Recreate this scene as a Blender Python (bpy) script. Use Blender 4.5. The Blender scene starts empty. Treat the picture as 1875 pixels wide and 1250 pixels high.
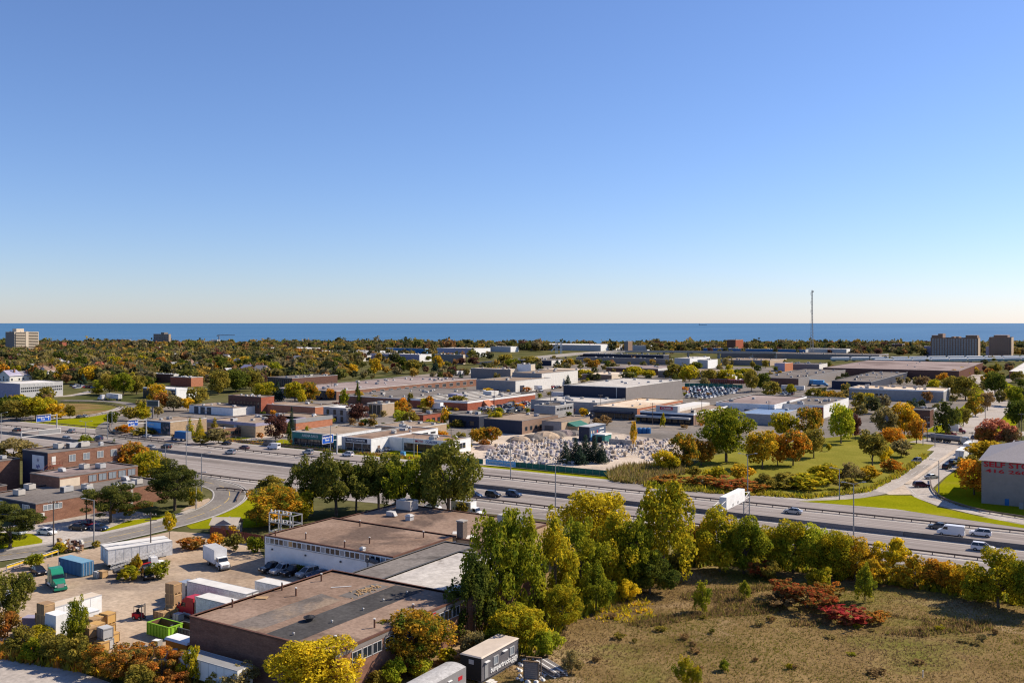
import bpy, math, random
import numpy as np
from mathutils import Vector

# ---------------------------------------------------------------- scene, camera, light
SC = bpy.context.scene
COL = SC.collection
RX = math.radians
H, F, TH = 48.0, 1700.0, RX(32)          # eye height, focal length in photo pixels, heading
CT, ST = math.cos(TH), math.sin(TH)

cam = bpy.data.cameras.new('camera'); camo = bpy.data.objects.new('camera', cam); COL.objects.link(camo)
camo.location = (0, 0, H); camo.rotation_euler = (RX(90), 0, TH)
cam.sensor_width = 36; cam.lens = F / 1875 * 36; cam.shift_y = -(625 - 591) / 1875
cam.clip_start = 1; cam.clip_end = 400000
SC.camera = camo
SUN_AZ, SUN_EL = RX(36), RX(38)          # azimuth from +Y towards +X
w = bpy.data.worlds.new('World'); SC.world = w; w.use_nodes = True
nt = w.node_tree; sky = nt.nodes.new('ShaderNodeTexSky'); sky.sky_type = 'NISHITA'; sky.sun_disc = False
sky.sun_elevation = SUN_EL; sky.sun_rotation = SUN_AZ; sky.altitude = 0
sky.air_density = 1.0; sky.dust_density = 0.2; sky.ozone_density = 8.0
wb = nt.nodes.new('ShaderNodeMix'); wb.data_type = 'RGBA'; wb.blend_type = 'MULTIPLY'; wb.inputs[0].default_value = 1; wb.inputs[7].default_value = (1.10, 1.0, 1.08, 1)   # white balance
nt.links.new(sky.outputs[0], wb.inputs[6]); nt.links.new(wb.outputs[2], nt.nodes['Background'].inputs[0]); nt.nodes['Background'].inputs[1].default_value = 0.094
sun = bpy.data.lights.new('sun', 'SUN'); sun.energy = 5.0; sun.angle = RX(0.53); sun.color = (1, .875, .70)
suno = bpy.data.objects.new('sun', sun); COL.objects.link(suno)
suno.rotation_euler = Vector((math.sin(SUN_AZ) * math.cos(SUN_EL), math.cos(SUN_AZ) * math.cos(SUN_EL), math.sin(SUN_EL))).to_track_quat('Z', 'Y').to_euler()
SC.view_settings.view_transform = 'Standard'; SC.view_settings.look = 'None'; SC.view_settings.exposure = 0.52
SC.view_settings.gamma = 1
SC.cycles.use_denoising = True; SC.cycles.max_bounces = 5; SC.cycles.diffuse_bounces = 2; SC.cycles.transmission_bounces = 3
SC.cycles.transparent_max_bounces = 4; SC.cycles.caustics_reflective = False; SC.cycles.caustics_refractive = False
SC.cycles.sample_clamp_indirect = 6; SC.cycles.filter_width = 1.2

# ---------------------------------------------------------------- helpers
def at(px, py, z=0.0):
    """ground (or height z) point that was surveyed at photo pixel px, py; x runs along the highway, y across it"""
    d = py - 591.0; X = (px - 937.5) * (H - z) / d; Y = F * (H - z) / d
    return (X * CT - Y * ST, X * ST + Y * CT)
def dep(py, z=0.0): return F * (H - z) / (py - 591.0)
def gp(*pts): return [at(*p) for p in pts]
def foot(Cx, Cy, z, xl, xr):
    u1, v0 = at(Cx, Cy, z)
    k = (xl - 937.5) / F; u0 = v0 * (k * CT - ST) / (CT + k * ST)
    k = (xr - 937.5) / F; v1 = u1 * (CT + k * ST) / (k * CT - ST)
    return (u0, u1, v0, v1)

class MB:
    def __init__(s): s.v = []; s.f = []; s.m = []
    def face(s, pts, m=0):
        n = len(s.v); s.v += [tuple(p) for p in pts]; s.f.append(tuple(range(n, n + len(pts)))); s.m.append(m); return s
    def box(s, x0, x1, y0, y1, z0, z1, m=0, mt=None):
        n = len(s.v)
        s.v += [(x0, y0, z0), (x1, y0, z0), (x1, y1, z0), (x0, y1, z0), (x0, y0, z1), (x1, y0, z1), (x1, y1, z1), (x0, y1, z1)]
        s.f += [tuple(n + i for i in q) for q in ((0, 3, 2, 1), (4, 5, 6, 7), (0, 1, 5, 4), (1, 2, 6, 5), (2, 3, 7, 6), (3, 0, 4, 7))]
        s.m += [m, m if mt is None else mt, m, m, m, m]; return s
    def prism(s, poly, y0, y1, m=0):
        """poly in x,z; extruded along y"""
        n = len(s.v); k = len(poly)
        s.v += [(p[0], y0, p[1]) for p in poly] + [(p[0], y1, p[1]) for p in poly]
        s.f.append(tuple(n + i for i in range(k))); s.f.append(tuple(n + k + i for i in reversed(range(k)))); s.m += [m, m]
        for i in range(k):
            j = (i + 1) % k; s.f.append((n + i, n + k + i, n + k + j, n + j)); s.m.append(m)
        return s
    def frus(s, b, t, z0, z1, m=0, mt=None):
        """frustum: b and t are x0,x1,y0,y1 rectangles"""
        n = len(s.v)
        for r, z in ((b, z0), (t, z1)): s.v += [(r[0], r[2], z), (r[1], r[2], z), (r[1], r[3], z), (r[0], r[3], z)]
        s.f += [tuple(n + i for i in q) for q in ((0, 3, 2, 1), (4, 5, 6, 7), (0, 1, 5, 4), (1, 2, 6, 5), (2, 3, 7, 6), (3, 0, 4, 7))]
        s.m += [m, m if mt is None else mt, m, m, m, m]; return s
    def tube(s, p0, p1, r0, r1=None, n=6, m=0, cap=True):
        r1 = r0 if r1 is None else r1
        a = Vector(p0); b = Vector(p1); d = (b - a).normalized()
        t = d.cross(Vector((0, 0, 1)) if abs(d.z) < .9 else Vector((1, 0, 0))).normalized(); q = d.cross(t)
        k = len(s.v)
        for c, r in ((a, r0), (b, r1)):
            for i in range(n):
                g = 2 * math.pi * i / n; s.v.append(tuple(c + t * (r * math.cos(g)) + q * (r * math.sin(g))))
        for i in range(n):
            j = (i + 1) % n; s.f.append((k + i, k + j, k + n + j, k + n + i)); s.m.append(m)
        if cap:
            s.f.append(tuple(k + i for i in reversed(range(n)))); s.f.append(tuple(k + n + i for i in range(n))); s.m += [m, m]
        return s
    def mesh(s, name, mats=(), smooth=False):
        me = bpy.data.meshes.new(name); me.from_pydata(s.v, [], s.f)
        for mm in mats: me.materials.append(mm)
        me.polygons.foreach_set('material_index', s.m)
        if smooth: me.polygons.foreach_set('use_smooth', [True] * len(s.f))
        me.update(); return me

def link(name, data, parent=None, loc=(0, 0, 0), rz=0.0, sc=None):
    o = bpy.data.objects.new(name, data); COL.objects.link(o); o.location = loc
    if rz: o.rotation_euler = (0, 0, rz)
    if sc: o.scale = sc if not isinstance(sc, (int, float)) else (sc,) * 3
    if parent: o.parent = parent
    return o
def tag(o, label=None, cat=None, group=None, kind=None):
    if label: o['label'] = label
    if cat: o['category'] = cat
    if group: o['group'] = group
    if kind: o['kind'] = kind
    return o
def thing(name, label, cat, loc, rz=0.0, group=None, sc=None):
    return tag(link(name, None, None, loc, rz, sc), label, cat, group)
def part(name, mb, mats, parent, loc=(0, 0, 0), rz=0.0, smooth=False):
    return link(name, mb.mesh(name, mats, smooth), parent, loc, rz)
def paint(o, mat, slot=0):
    o.material_slots[slot].link = 'OBJECT'; o.material_slots[slot].material = mat
def dup(root, loc, rz=0.0, label=None, sc=None, paints=None):
    r = root.copy(); COL.objects.link(r); r.location = loc; r.rotation_euler = (0, 0, rz)
    if sc is not None: r.scale = sc if not isinstance(sc, (int, float)) else (sc,) * 3
    if label: r['label'] = label
    for ch in list(root.children):
        c = ch.copy(); COL.objects.link(c); c.parent = r
        for g in ch.children:
            d = g.copy(); COL.objects.link(d); d.parent = c
    if paints: repaint(r, paints)
    return r
def repaint(r, mat):
    for c in r.children:
        if c.get('painted'): paint(c, mat)

# ---------------------------------------------------------------- materials
def mk(name):
    m = bpy.data.materials.new(name); m.use_nodes = True; t = m.node_tree
    return m, t, t.nodes['Principled BSDF']
def rgba(c, k=1.0): return (c[0] * k, c[1] * k, c[2] * k, 1)
def noise(t, scale, detail=4, rough=.6, vec=None, dist=0.0):
    n = t.nodes.new('ShaderNodeTexNoise'); n.inputs['Scale'].default_value = scale; n.inputs['Detail'].default_value = detail
    n.inputs['Roughness'].default_value = rough; n.inputs['Distortion'].default_value = dist
    if vec is not None: t.links.new(vec, n.inputs['Vector'])
    return n.outputs['Fac']
def ramp(t, fac, stops):
    r = t.nodes.new('ShaderNodeValToRGB'); e = r.color_ramp.elements
    while len(e) < len(stops): e.new(.5)
    for i, (p, c) in enumerate(stops): e[i].position = p; e[i].color = c if len(c) == 4 else (*c, 1)
    t.links.new(fac, r.inputs[0]); return r.outputs[0]
def mixc(t, fac, a, b, mode='MIX'):
    n = t.nodes.new('ShaderNodeMix'); n.data_type = 'RGBA'; n.blend_type = mode
    for s, x in ((n.inputs[0], fac), (n.inputs[6], a), (n.inputs[7], b)):
        if hasattr(x, 'default_value') or hasattr(x, 'links'): t.links.new(x, s)
        else: s.default_value = x
    return n.outputs[2]
def mapv(t, src, sc=(1, 1, 1), rot=0.0):
    m = t.nodes.new('ShaderNodeMapping'); m.inputs['Scale'].default_value = sc; m.inputs['Rotation'].default_value = (0, 0, rot)
    t.links.new(src, m.inputs[0]); return m.outputs[0]
def plain(name, c, rough=.7, metal=0.0, var=.12, scale=.6, spec=.3):
    """paint, plastic, metal: one colour with a faint uneven tone"""
    m, t, b = mk(name); g = t.nodes.new('ShaderNodeNewGeometry')
    f = noise(t, scale, 5, .6, g.outputs['Position'])
    col = ramp(t, f, [(.25, rgba(c, 1 - var)), (.75, rgba(c, 1 + var))])
    t.links.new(col, b.inputs['Base Color']); b.inputs['Roughness'].default_value = rough; b.inputs['Metallic'].default_value = metal
    b.inputs['Specular IOR Level'].default_value = spec; return m
def surf(name, c1, c2, c3=None, s1=.05, s2=.8, s3=.02, rough=.9, lo=.35, hi=.65, bump=0.0, stretch=None, k3=(.55, .62)):
    """weathered surface: two colours blotched at scale s1 with grain s2, and patches of a third colour"""
    m, t, b = mk(name); g = t.nodes.new('ShaderNodeNewGeometry'); v = g.outputs['Position']
    if stretch: v = mapv(t, v, stretch)
    f = noise(t, s1, 7, .65, v, .3); col = ramp(t, f, [(lo, c1), (hi, c2)])
    if c3 is not None:
        f3 = ramp(t, noise(t, s3, 6, .6, v, .4), [(k3[0], (0, 0, 0)), (k3[1], (1, 1, 1))]); col = mixc(t, f3, col, rgba(c3))
    gr = ramp(t, noise(t, s2, 4, .7, v), [(.3, (.74, .74, .74)), (.7, (1.25, 1.25, 1.25))])
    col = mixc(t, 1.0, col, gr, 'MULTIPLY')
    t.links.new(col, b.inputs['Base Color']); b.inputs['Roughness'].default_value = rough; b.inputs['Specular IOR Level'].default_value = 0
    if bump:
        bp = t.nodes.new('ShaderNodeBump'); bp.inputs['Strength'].default_value = bump; bp.inputs['Distance'].default_value = .3
        t.links.new(noise(t, s2, 5, .7, v), bp.inputs['Height']); t.links.new(bp.outputs[0], b.inputs['Normal'])
    return m
def leafm(name, c1, c2, mixs=.6, trans=.45, gain=1.75):
    c1, c2 = [tuple(min(.8, x * gain) for x in c) for c in (c1, c2)]
    m, t, b = mk(name); t.nodes.remove(b); out = t.nodes['Material Output']
    tc = t.nodes.new('ShaderNodeTexCoord'); oi = t.nodes.new('ShaderNodeObjectInfo'); g = t.nodes.new('ShaderNodeNewGeometry')
    n = t.nodes.new('ShaderNodeTexNoise'); n.noise_dimensions = '4D'; n.inputs['Scale'].default_value = mixs; n.inputs['Detail'].default_value = 2
    t.links.new(g.outputs['Position'], n.inputs['Vector']); t.links.new(oi.outputs['Random'], n.inputs['W'])
    col = ramp(t, n.outputs['Fac'], [(.38, c1), (.64, c2)])
    r = ramp(t, g.outputs['Random Per Island'], [(0, (.7, .7, .7)), (1, (1.4, 1.36, 1.25))]); col = mixc(t, 1.0, col, r, 'MULTIPLY')
    r2 = ramp(t, oi.outputs['Random'], [(0, (.86, .88, .9)), (1, (1.14, 1.1, 1.0))]); col = mixc(t, 1.0, col, r2, 'MULTIPLY')
    d = t.nodes.new('ShaderNodeBsdfDiffuse'); tr = t.nodes.new('ShaderNodeBsdfTranslucent'); mx = t.nodes.new('ShaderNodeMixShader')
    mx.inputs[0].default_value = trans
    t.links.new(col, d.inputs[0]); t.links.new(col, tr.inputs[0]); t.links.new(d.outputs[0], mx.inputs[1]); t.links.new(tr.outputs[0], mx.inputs[2])
    t.links.new(mx.outputs[0], out.inputs[0]); return m

M = {}
for n, c, kw in (
    ('white', (.72, .72, .71), {}), ('offwhite', (.62, .60, .56), {}), ('lightgrey', (.42, .42, .42), {}), ('grey', (.25, .25, .25), {}),
    ('darkgrey', (.09, .09, .095), {}), ('black', (.018, .018, .02), {}), ('navy', (.02, .026, .05), {}), ('cream', (.60, .50, .38), {}),
    ('tanwall', (.40, .30, .21), {}), ('brownwall', (.22, .14, .10), {}), ('steel', (.38, .38, .39), dict(rough=.45, metal=.6)),
    ('bluecont', (.05, .15, .28), {}), ('bluesign', (.01, .08, .42), dict(rough=.4)), ('blueroof', (.16, .24, .38), {}),
    ('signblue', (.02, .12, .30), {}), ('teal', (.03, .16, .15), {}), ('greentruck', (.02, .22, .13), dict(rough=.3)), ('lime', (.25, .48, .03), {}),
    ('orange', (.75, .22, .02), {}), ('orangebox', (.55, .20, .02), {}), ('red', (.42, .02, .03), dict(rough=.35)), ('redsign', (.45, .01, .02), {}),
    ('wood', (.30, .19, .10), dict(var=.25)), ('ply', (.42, .27, .13), dict(var=.3)), ('pole', (.13, .10, .08), {}), ('galv', (.33, .33, .33), dict(rough=.5, metal=.4)),
    ('conc', (.36, .33, .30), dict(var=.2)), ('concdark', (.14, .125, .115), dict(var=.25)), ('rust', (.12, .055, .035), dict(var=.3)), ('rail', (.13, .095, .08), dict(var=.3)),
    ('tyre', (.02, .02, .02), {}), ('hub', (.4, .4, .4), dict(rough=.4, metal=.5)), ('c_white', (.70, .70, .71), dict(rough=.25, var=.02, spec=.5)),
    ('c_silver', (.38, .40, .42), dict(rough=.25, metal=.3, var=.02, spec=.5)), ('c_black', (.012, .012, .015), dict(rough=.2, var=.02, spec=.5)),
    ('c_grey', (.09, .095, .10), dict(rough=.25, var=.02, spec=.5)), ('c_blue', (.02, .045, .11), dict(rough=.25, var=.02, spec=.5)),
    ('c_red', (.24, .015, .02), dict(rough=.25, var=.02, spec=.5)), ('c_maroon', (.07, .02, .03), dict(rough=.25, var=.02, spec=.5)),
    ('lamp', (.75, .75, .7), dict(rough=.2)), ('tail', (.35, .01, .01), dict(rough=.2)), ('yellow', (.75, .45, .03), {}), ('letter_blue', (.03, .05, .28), {}),
    ('skyblue', (.10, .33, .62), {}), ('letter_pale', (.55, .62, .60), {}), ('bark', (.10, .075, .055), dict(var=.3, scale=3)), ('barkpale', (.22, .19, .16), dict(var=.3, scale=3)),
    ('line', (.50, .48, .44), dict(var=.2)), ('lineyellow', (.62, .42, .08), dict(var=.2)), ('greenfence', (.02, .13, .10), dict(var=.25)), ('mauve', (.30, .28, .38), {}),
    ('farblue', (.02, .13, .32), {}), ('lightblue', (.16, .42, .72), {}), ('tapered', (.20, .18, .17), {}), ('redmetal', (.20, .05, .03), dict(var=.3)),
    ('storage', (.26, .225, .20), {}), ('shingle', (.24, .22, .23), dict(var=.18, scale=3)), ('chimneybrick', (.16, .12, .10), dict(var=.3, scale=4)),
    ('goldwood', (.5, .3, .1), {}),
): M[n] = plain('paint_' + n, c, **kw)
def glass(name, c=(.02, .026, .035), rough=.08):
    m, t, b = mk(name); b.inputs['Base Color'].default_value = rgba(c); b.inputs['Roughness'].default_value = rough; b.inputs['Specular IOR Level'].default_value = .6
    return m
M['glass'] = glass('window_glass'); M['carglass'] = glass('vehicle_glass', (.012, .015, .02)); M['paleglass'] = glass('pale_window_glass', (.22, .25, .28), .2)
def brick(name, a, b_): return surf(name, a, b_, None, .5, 2.6, rough=.9, stretch=(1, 1, 3))
M['brick'] = brick('brown_brick', (.19, .10, .072), (.27, .145, .10)); M['redbrick'] = brick('red_brick', (.27, .085, .055), (.36, .125, .08))
M['orangebrick'] = brick('orange_brick', (.36, .15, .085), (.46, .20, .12)); M['tanbrick'] = brick('tan_brick', (.36, .26, .17), (.46, .34, .23))
M['darkbrick'] = brick('dark_brick', (.11, .06, .05), (.16, .09, .07)); M['block'] = brick('concrete_block', (.28, .27, .27), (.36, .35, .34))
M['r_brown'] = surf('brown_gravel_roof', (.19, .128, .095), (.30, .215, .165), (.135, .098, .08), .07, 1.6, .05)
M['r_tan'] = surf('tan_gravel_roof', (.25, .19, .145), (.335, .265, .205), (.20, .155, .12), .05, 1.2, .03)
M['r_grey'] = surf('grey_gravel_roof', (.145, .128, .118), (.21, .19, .175), (.11, .10, .093), .05, 1.2, .03)
M['r_dark'] = surf('dark_felt_roof', (.055, .053, .054), (.09, .087, .086), (.16, .14, .125), .09, 1.6, .06, k3=(.66, .76))
M['r_light'] = surf('pale_membrane_roof', (.42, .39, .36), (.53, .50, .46), (.20, .175, .155), .09, .9, .10, k3=(.66, .74))
M['r_cream'] = surf('cream_ballast_roof', (.56, .43, .31), (.70, .60, .48), (.50, .33, .17), .04, .8, .03, k3=(.58, .7))
M['r_white'] = surf('white_membrane_roof', (.55, .53, .50), (.68, .66, .63), (.42, .38, .34), .05, .9, .03)
M['r_lilac'] = surf('faded_felt_roof', (.24, .19, .18), (.34, .28, .26), (.19, .15, .14), .03, .8, .02)
M['asphalt'] = surf('motorway_asphalt', (.245, .215, .198), (.325, .288, .268), (.205, .180, .165), .42, 2.0, .16, stretch=(.02, 1, 1), lo=.3, hi=.7)
M['asphalt2'] = surf('side_road_asphalt', (.17, .155, .145), (.24, .22, .20), (.13, .12, .115), .06, 1.4, .04)
M['pale_road'] = surf('pale_concrete_road', (.36, .32, .285), (.46, .415, .37), (.30, .27, .24), .06, 1.2, .03)
M['shoulder'] = surf('pale_shoulder', (.34, .31, .28), (.44, .40, .365), None, .06, 1.6)
M['dirt'] = surf('gravel_yard', (.31, .228, .160), (.46, .365, .272), (.22, .175, .14), .045, 1.1, .03, k3=(.58, .72))
M['lot'] = surf('parking_lot', (.15, .135, .122), (.24, .215, .195), (.28, .235, .19), .03, .8, .015)
M['land'] = surf('land', (.075, .080, .030), (.135, .120, .055), (.055, .065, .022), .02, .3, .012)
M['lawn'] = surf('mown_lawn', (.165, .180, .005), (.240, .235, .008), (.27, .225, .03), .06, 1.6, .04, k3=(.60, .75))
M['park'] = surf('park_grass', (.165, .160, .025), (.235, .210, .040), (.20, .16, .06), .06, 1.6, .04, k3=(.6, .75))
M['dry'] = surf('dry_meadow', (.135, .092, .036), (.27, .185, .085), (.135, .135, .028), .07, 1.6, .035, bump=.5, k3=(.5, .62), lo=.32, hi=.68)
M['sand'] = surf('beige_stone_yard', (.45, .37, .29), (.58, .49, .40), (.36, .30, .25), .05, 1.0, .04)
M['trailerwhite'] = surf('weathered_white_paint', (.54, .53, .51), (.70, .69, .67), (.42, .39, .35), .5, 2.5, .35, rough=.6, k3=(.62, .78))
def wheel_tracks(m):
    t = m.node_tree; b = t.nodes['Principled BSDF']; src = b.inputs['Base Color'].links[0].from_socket; g = t.nodes.new('ShaderNodeNewGeometry')
    wv = t.nodes.new('ShaderNodeTexWave'); wv.bands_direction = 'Y'; wv.inputs['Scale'].default_value = .1745; wv.inputs['Distortion'].default_value = .6; wv.inputs['Detail'].default_value = 2
    t.links.new(mapv(t, g.outputs['Position'], (.02, 1, 1)), wv.inputs[0]); k = ramp(t, wv.outputs['Fac'], [(0, (.90, .90, .91)), (1, (1.06, 1.06, 1.05))]); col = mixc(t, 1.0, src, k, 'MULTIPLY')
    f = ramp(t, noise(t, .9, 3, .5, mapv(t, g.outputs['Position'], (.035, .5, 1))), [(.66, (0, 0, 0)), (.70, (1, 1, 1))]); col = mixc(t, f, col, (.14, .125, .118, 1)); t.links.new(col, b.inputs['Base Color'])
wheel_tracks(M['asphalt'])
# ---------------------------------------------------------------- ground, water, roads
rng = random.Random(7)
def cf(X, Y): return (X * CT - Y * ST, X * ST + Y * CT)      # camera-heading frame to world
def sheet(name, poly, z, mat, kind='structure', parent=None):
    o = part(name, MB().face([(p[0], p[1], z) for p in poly]), [mat], parent)
    if kind and not parent: o['kind'] = kind
    return o
def smoothline(pts, n=8):
    out = []
    P = [pts[0]] + list(pts) + [pts[-1]]
    for i in range(1, len(P) - 2):
        p0, p1, p2, p3 = (np.array(q, float) for q in P[i - 1:i + 3])
        for k in range(n):
            t = k / n; out.append(tuple(.5 * ((2 * p1) + (p2 - p0) * t + (2 * p0 - 5 * p1 + 4 * p2 - p3) * t * t + (3 * p1 - p0 - 3 * p2 + p3) * t ** 3)))
    out.append(tuple(pts[-1])); return out
def offs(line, d):
    r = []
    for i, p in enumerate(line):
        a = line[max(i - 1, 0)]; b = line[min(i + 1, len(line) - 1)]
        dx, dy = b[0] - a[0], b[1] - a[1]; L = math.hypot(dx, dy) or 1
        r.append((p[0] - dy / L * d, p[1] + dx / L * d))
    return r
def ribbon(name, line, d0, d1, z, mat, parent=None, dash=None):
    a, b = offs(line, d0), offs(line, d1); m = MB()
    for i in range(len(line) - 1):
        if dash and (i % dash[1]) >= dash[0]: continue
        m.face([(*a[i], z), (*a[i + 1], z), (*b[i + 1], z), (*b[i], z)])
    o = part(name, m, [mat], parent)
    if not parent: o['kind'] = 'structure'
    return o
def seg(p, q, step):
    n = max(2, int(math.hypot(q[0] - p[0], q[1] - p[1]) / step)); return [(p[0] + (q[0] - p[0]) * i / n, p[1] + (q[1] - p[1]) * i / n) for i in range(n + 1)]

shore = [cf(x, 1830 + 55 * math.sin(x * .004) + rng.uniform(-25, 25) - .03 * x) for x in range(3600, -3601, -150)]
sheet('ground', [cf(-3600, -300), cf(3600, -300)] + shore, 0, M['land'])
m, t, b = mk('lake_water'); g = t.nodes.new('ShaderNodeNewGeometry')
vv = mapv(t, g.outputs['Position'], (.0016, .00035, 1), -TH)
col = ramp(t, noise(t, 1.0, 6, .6, vv), [(.3, (.040, .125, .245)), (.7, (.066, .165, .295))])  # blue of the reflected sky is painted into the base colour
t.links.new(col, b.inputs['Base Color']); b.inputs['Roughness'].default_value = .55; b.inputs['Specular IOR Level'].default_value = .12
bp = t.nodes.new('ShaderNodeBump'); bp.inputs['Strength'].default_value = .5; bp.inputs['Distance'].default_value = 1.0
t.links.new(noise(t, .05, 4, .6, g.outputs['Position']), bp.inputs['Height']); t.links.new(bp.outputs[0], b.inputs['Normal'])
sheet('lake', [cf(-90000, 1500), cf(90000, 1500), cf(90000, 110000), cf(-90000, 110000)], -1.5, m)

# motorway: carriageways run along x
def neary(x):
    xs = [-900, -300, -213, -143, 0, 300]; ys = [190, 194.5, 196, 208.5, 209.5, 210]
    return float(np.interp(x, xs, ys))
def colly(x):
    return float(np.interp(x, [-900, -260, -200, -120, 0, 300], [181, 184.5, 185.5, 196, 198, 199]))
xs = list(range(-900, 301, 20))
hw = sheet('highway', [(x, colly(x)) for x in xs] + [(300, 257), (-900, 257)], .05, M['asphalt'])
base = [(x, 0.0) for x in range(-900, 301, 3)]
def lane(y, wd=.18, dash=None, mat='line'):
    l = [(p[0], y(p[0]) if callable(y) else y) for p in base]
    ribbon('lane_line', l, -wd / 2, wd / 2, .058, M[mat], hw, dash)
for y0, y1 in ((222.1, 223.6), (224.5, 226.1), (239.2, 240.7), (241.8, 243.2), (254.6, 256.8)):
    ribbon('shoulder', [(p[0], 0) for p in base], y0, y1, .054, M['shoulder'], hw)
ribbon('shoulder', [(p[0], neary(p[0])) for p in base], .6, 2.2, .054, M['shoulder'], hw)
ribbon('shoulder', [(p[0], neary(p[0])) for p in base], -2.0, -.5, .054, M['shoulder'], hw)
for y in (222.0, 226.2, 239.1, 243.3, 254.5): lane(y, .2, None, 'line')
for y in (229.5, 232.8, 236.0, 247.0, 250.8): lane(y, .12, (1, 4))
lane(lambda x: neary(x) + 2.4, .2); lane(lambda x: 218.6, .12, (1, 4)); lane(lambda x: 215.2, .12, (1, 4))
for k in (.38, .7):
    l = [(p[0], neary(p[0]) + 2.4 + (215.2 - neary(p[0]) - 2.4) * k) for p in base if p[0] < -205]
    ribbon('lane_line', l, -.1, .1, .058, M['line'], hw)
lane(lambda x: neary(x) - 2.2, .2); lane(lambda x: colly(x) + 1.2, .2); lane(lambda x: (colly(x) + neary(x)) / 2 - .4, .2, (1, 3))

# concrete median wall
mw = thing('median_wall', 'long grey concrete median wall dividing the highway', 'barrier', (-300, 224.05, 0))
for i, x in enumerate(range(-600, 600, 24)):
    part('wall_panel', MB().frus((x, x + 23.94, -.4, .4), (x, x + 23.94, -.14, .14), .05, 1.15), [M['concdark' if i % 5 else 'tapered']], mw)
# guard rails: posts and a rusty box beam
post_me = MB().box(-.09, .09, -.09, .09, 0, .78).mesh('post', [M['rail']])
def guardrail(label, line, step=4.0):
    L = [0]
    for i in range(len(line) - 1): L.append(L[-1] + math.hypot(line[i + 1][0] - line[i][0], line[i + 1][1] - line[i][1]))
    o = thing('guard_rail', label, 'guard rail', (line[0][0], line[0][1], 0))
    rel = [(p[0] - line[0][0], p[1] - line[0][1]) for p in line]
    a, b = offs(rel, -.13), offs(rel, .13); m = MB()
    for i in range(len(rel) - 1):
        for (q0, q1, z0, z1) in ((a[i], a[i + 1], .45, .8),):
            m.face([(*q0, z0), (*q1, z0), (*q1, z1), (*q0, z1)])
        m.face([(*b[i + 1], .45), (*b[i], .45), (*b[i], .8), (*b[i + 1], .8)])
        m.face([(*a[i], .8), (*a[i + 1], .8), (*b[i + 1], .8), (*b[i], .8)])
    part('rail', m, [M['rail']], o)
    d = 0
    while d < L[-1]:
        x = np.interp(d, L, [p[0] for p in rel]); y = np.interp(d, L, [p[1] for p in rel]); link('post', post_me, o, (x, y, 0)); d += step
    return o
guardrail('rusty guard rail between the far express lanes and the collector lanes', [(x, 241.2) for x in range(-520, 60, 20)], 4.2)
guardrail('rusty guard rail along the near side of the express lanes', [(x, neary(x)) for x in range(-300, 10, 10)], 4.2)
guardrail('rusty guard rail beside the far edge of the highway below the green lawn', [(x, 257.6) for x in range(-480, -368, 8)], 5)
guardrail('dark guard rail edging the highway in front of the low factories', [(x, 257.6) for x in range(-345, -228, 9)], 5)
guardrail('dark guard rail curving from the ramp to the motorway by the storage building', smoothline(gp((1703, 880), (1707, 897), (1722, 912), (1756, 926), (1806, 939), (1875, 950), (1930, 961))), 3)
guardrail('low guard rail at the outside of the exit ramp bend', smoothline(gp((397, 897), (415, 897), (440, 900), (475, 904))), 3)
guardrail('short guard rail running up from the bend of the exit ramp', gp((433, 919), (443, 899)), 3)
guardrail('curving guard rail along the loop ramp meadow', smoothline(gp((112, 737), (160, 737), (200, 741), (224, 748), (222, 752), (205, 756), (150, 764))), 5)
guardrail('guard rail on the bank beside the loop ramp mouth', smoothline(gp((203, 778), (200, 785), (210, 795), (240, 800), (300, 806))), 4)

# service road, exit ramp and yard
srv = smoothline([(-214, 62), (-197, 92), (-188, 116), (-186.5, 140), (-191, 160), (-203, 177), (-222, 187.5), (-262, 191), (-330, 189.5)], 8)
ribbon('service_road', srv, -4.6, 4.6, .07, M['asphalt2'])
for d in (-4.2, 4.2): ribbon('edge_line', srv, d - .12, d + .12, .076, M['line'], bpy.data.objects['service_road'])
ribbon('centre_line', srv, -.08, .08, .076, M['lineyellow'], bpy.data.objects['service_road'], (3, 4))
kb = ribbon('kerb', srv, -5.1, -4.6, .17, M['conc']); ribbon('verge_path', srv[12:34], 4.62, 6.4, .06, M['shoulder'])
sheet('gravel_yard', [(-181.5, 98), (-180.5, 128), (-180, 140), (-160, 146), (-142, 133), (-106, 132), (-106, 86), (-118, 78), (-150, 70), (-192, 84)], .02, M['dirt'])
sheet('gravel_track', gp((-80, 1185), (40, 1198), (140, 1228), (240, 1262), (330, 1300), (-80, 1330)), .025, M['pale_road'])
sheet('clinic_parking', [(-217, 100), (-193, 100), (-191.6, 118), (-191.3, 140), (-194, 146), (-204, 150), (-217, 150)], .03, M['pale_road'])
sheet('clinic_lawn', gp((183, 973), (235, 953), (300, 944), (352, 936), (392, 921), (398, 926), (380, 938), (330, 951), (262, 968), (215, 975)), .05, M['lawn'])
sheet('clinic_verge', gp((0, 975), (60, 977), (78, 988), (76, 1003), (0, 1014), (-60, 1022), (-60, 985)), .05, M['lawn'])
sheet('ramp_bank', gp((330, 935), (360, 918), (382, 912), (392, 918), (350, 935)), .055, M['dirt'])
sheet('ramp_lawn', gp((418, 935), (440, 906), (480, 906), (560, 915), (560, 950), (470, 965), (350, 968), (340, 962)), .045, M['lawn'])
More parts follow.
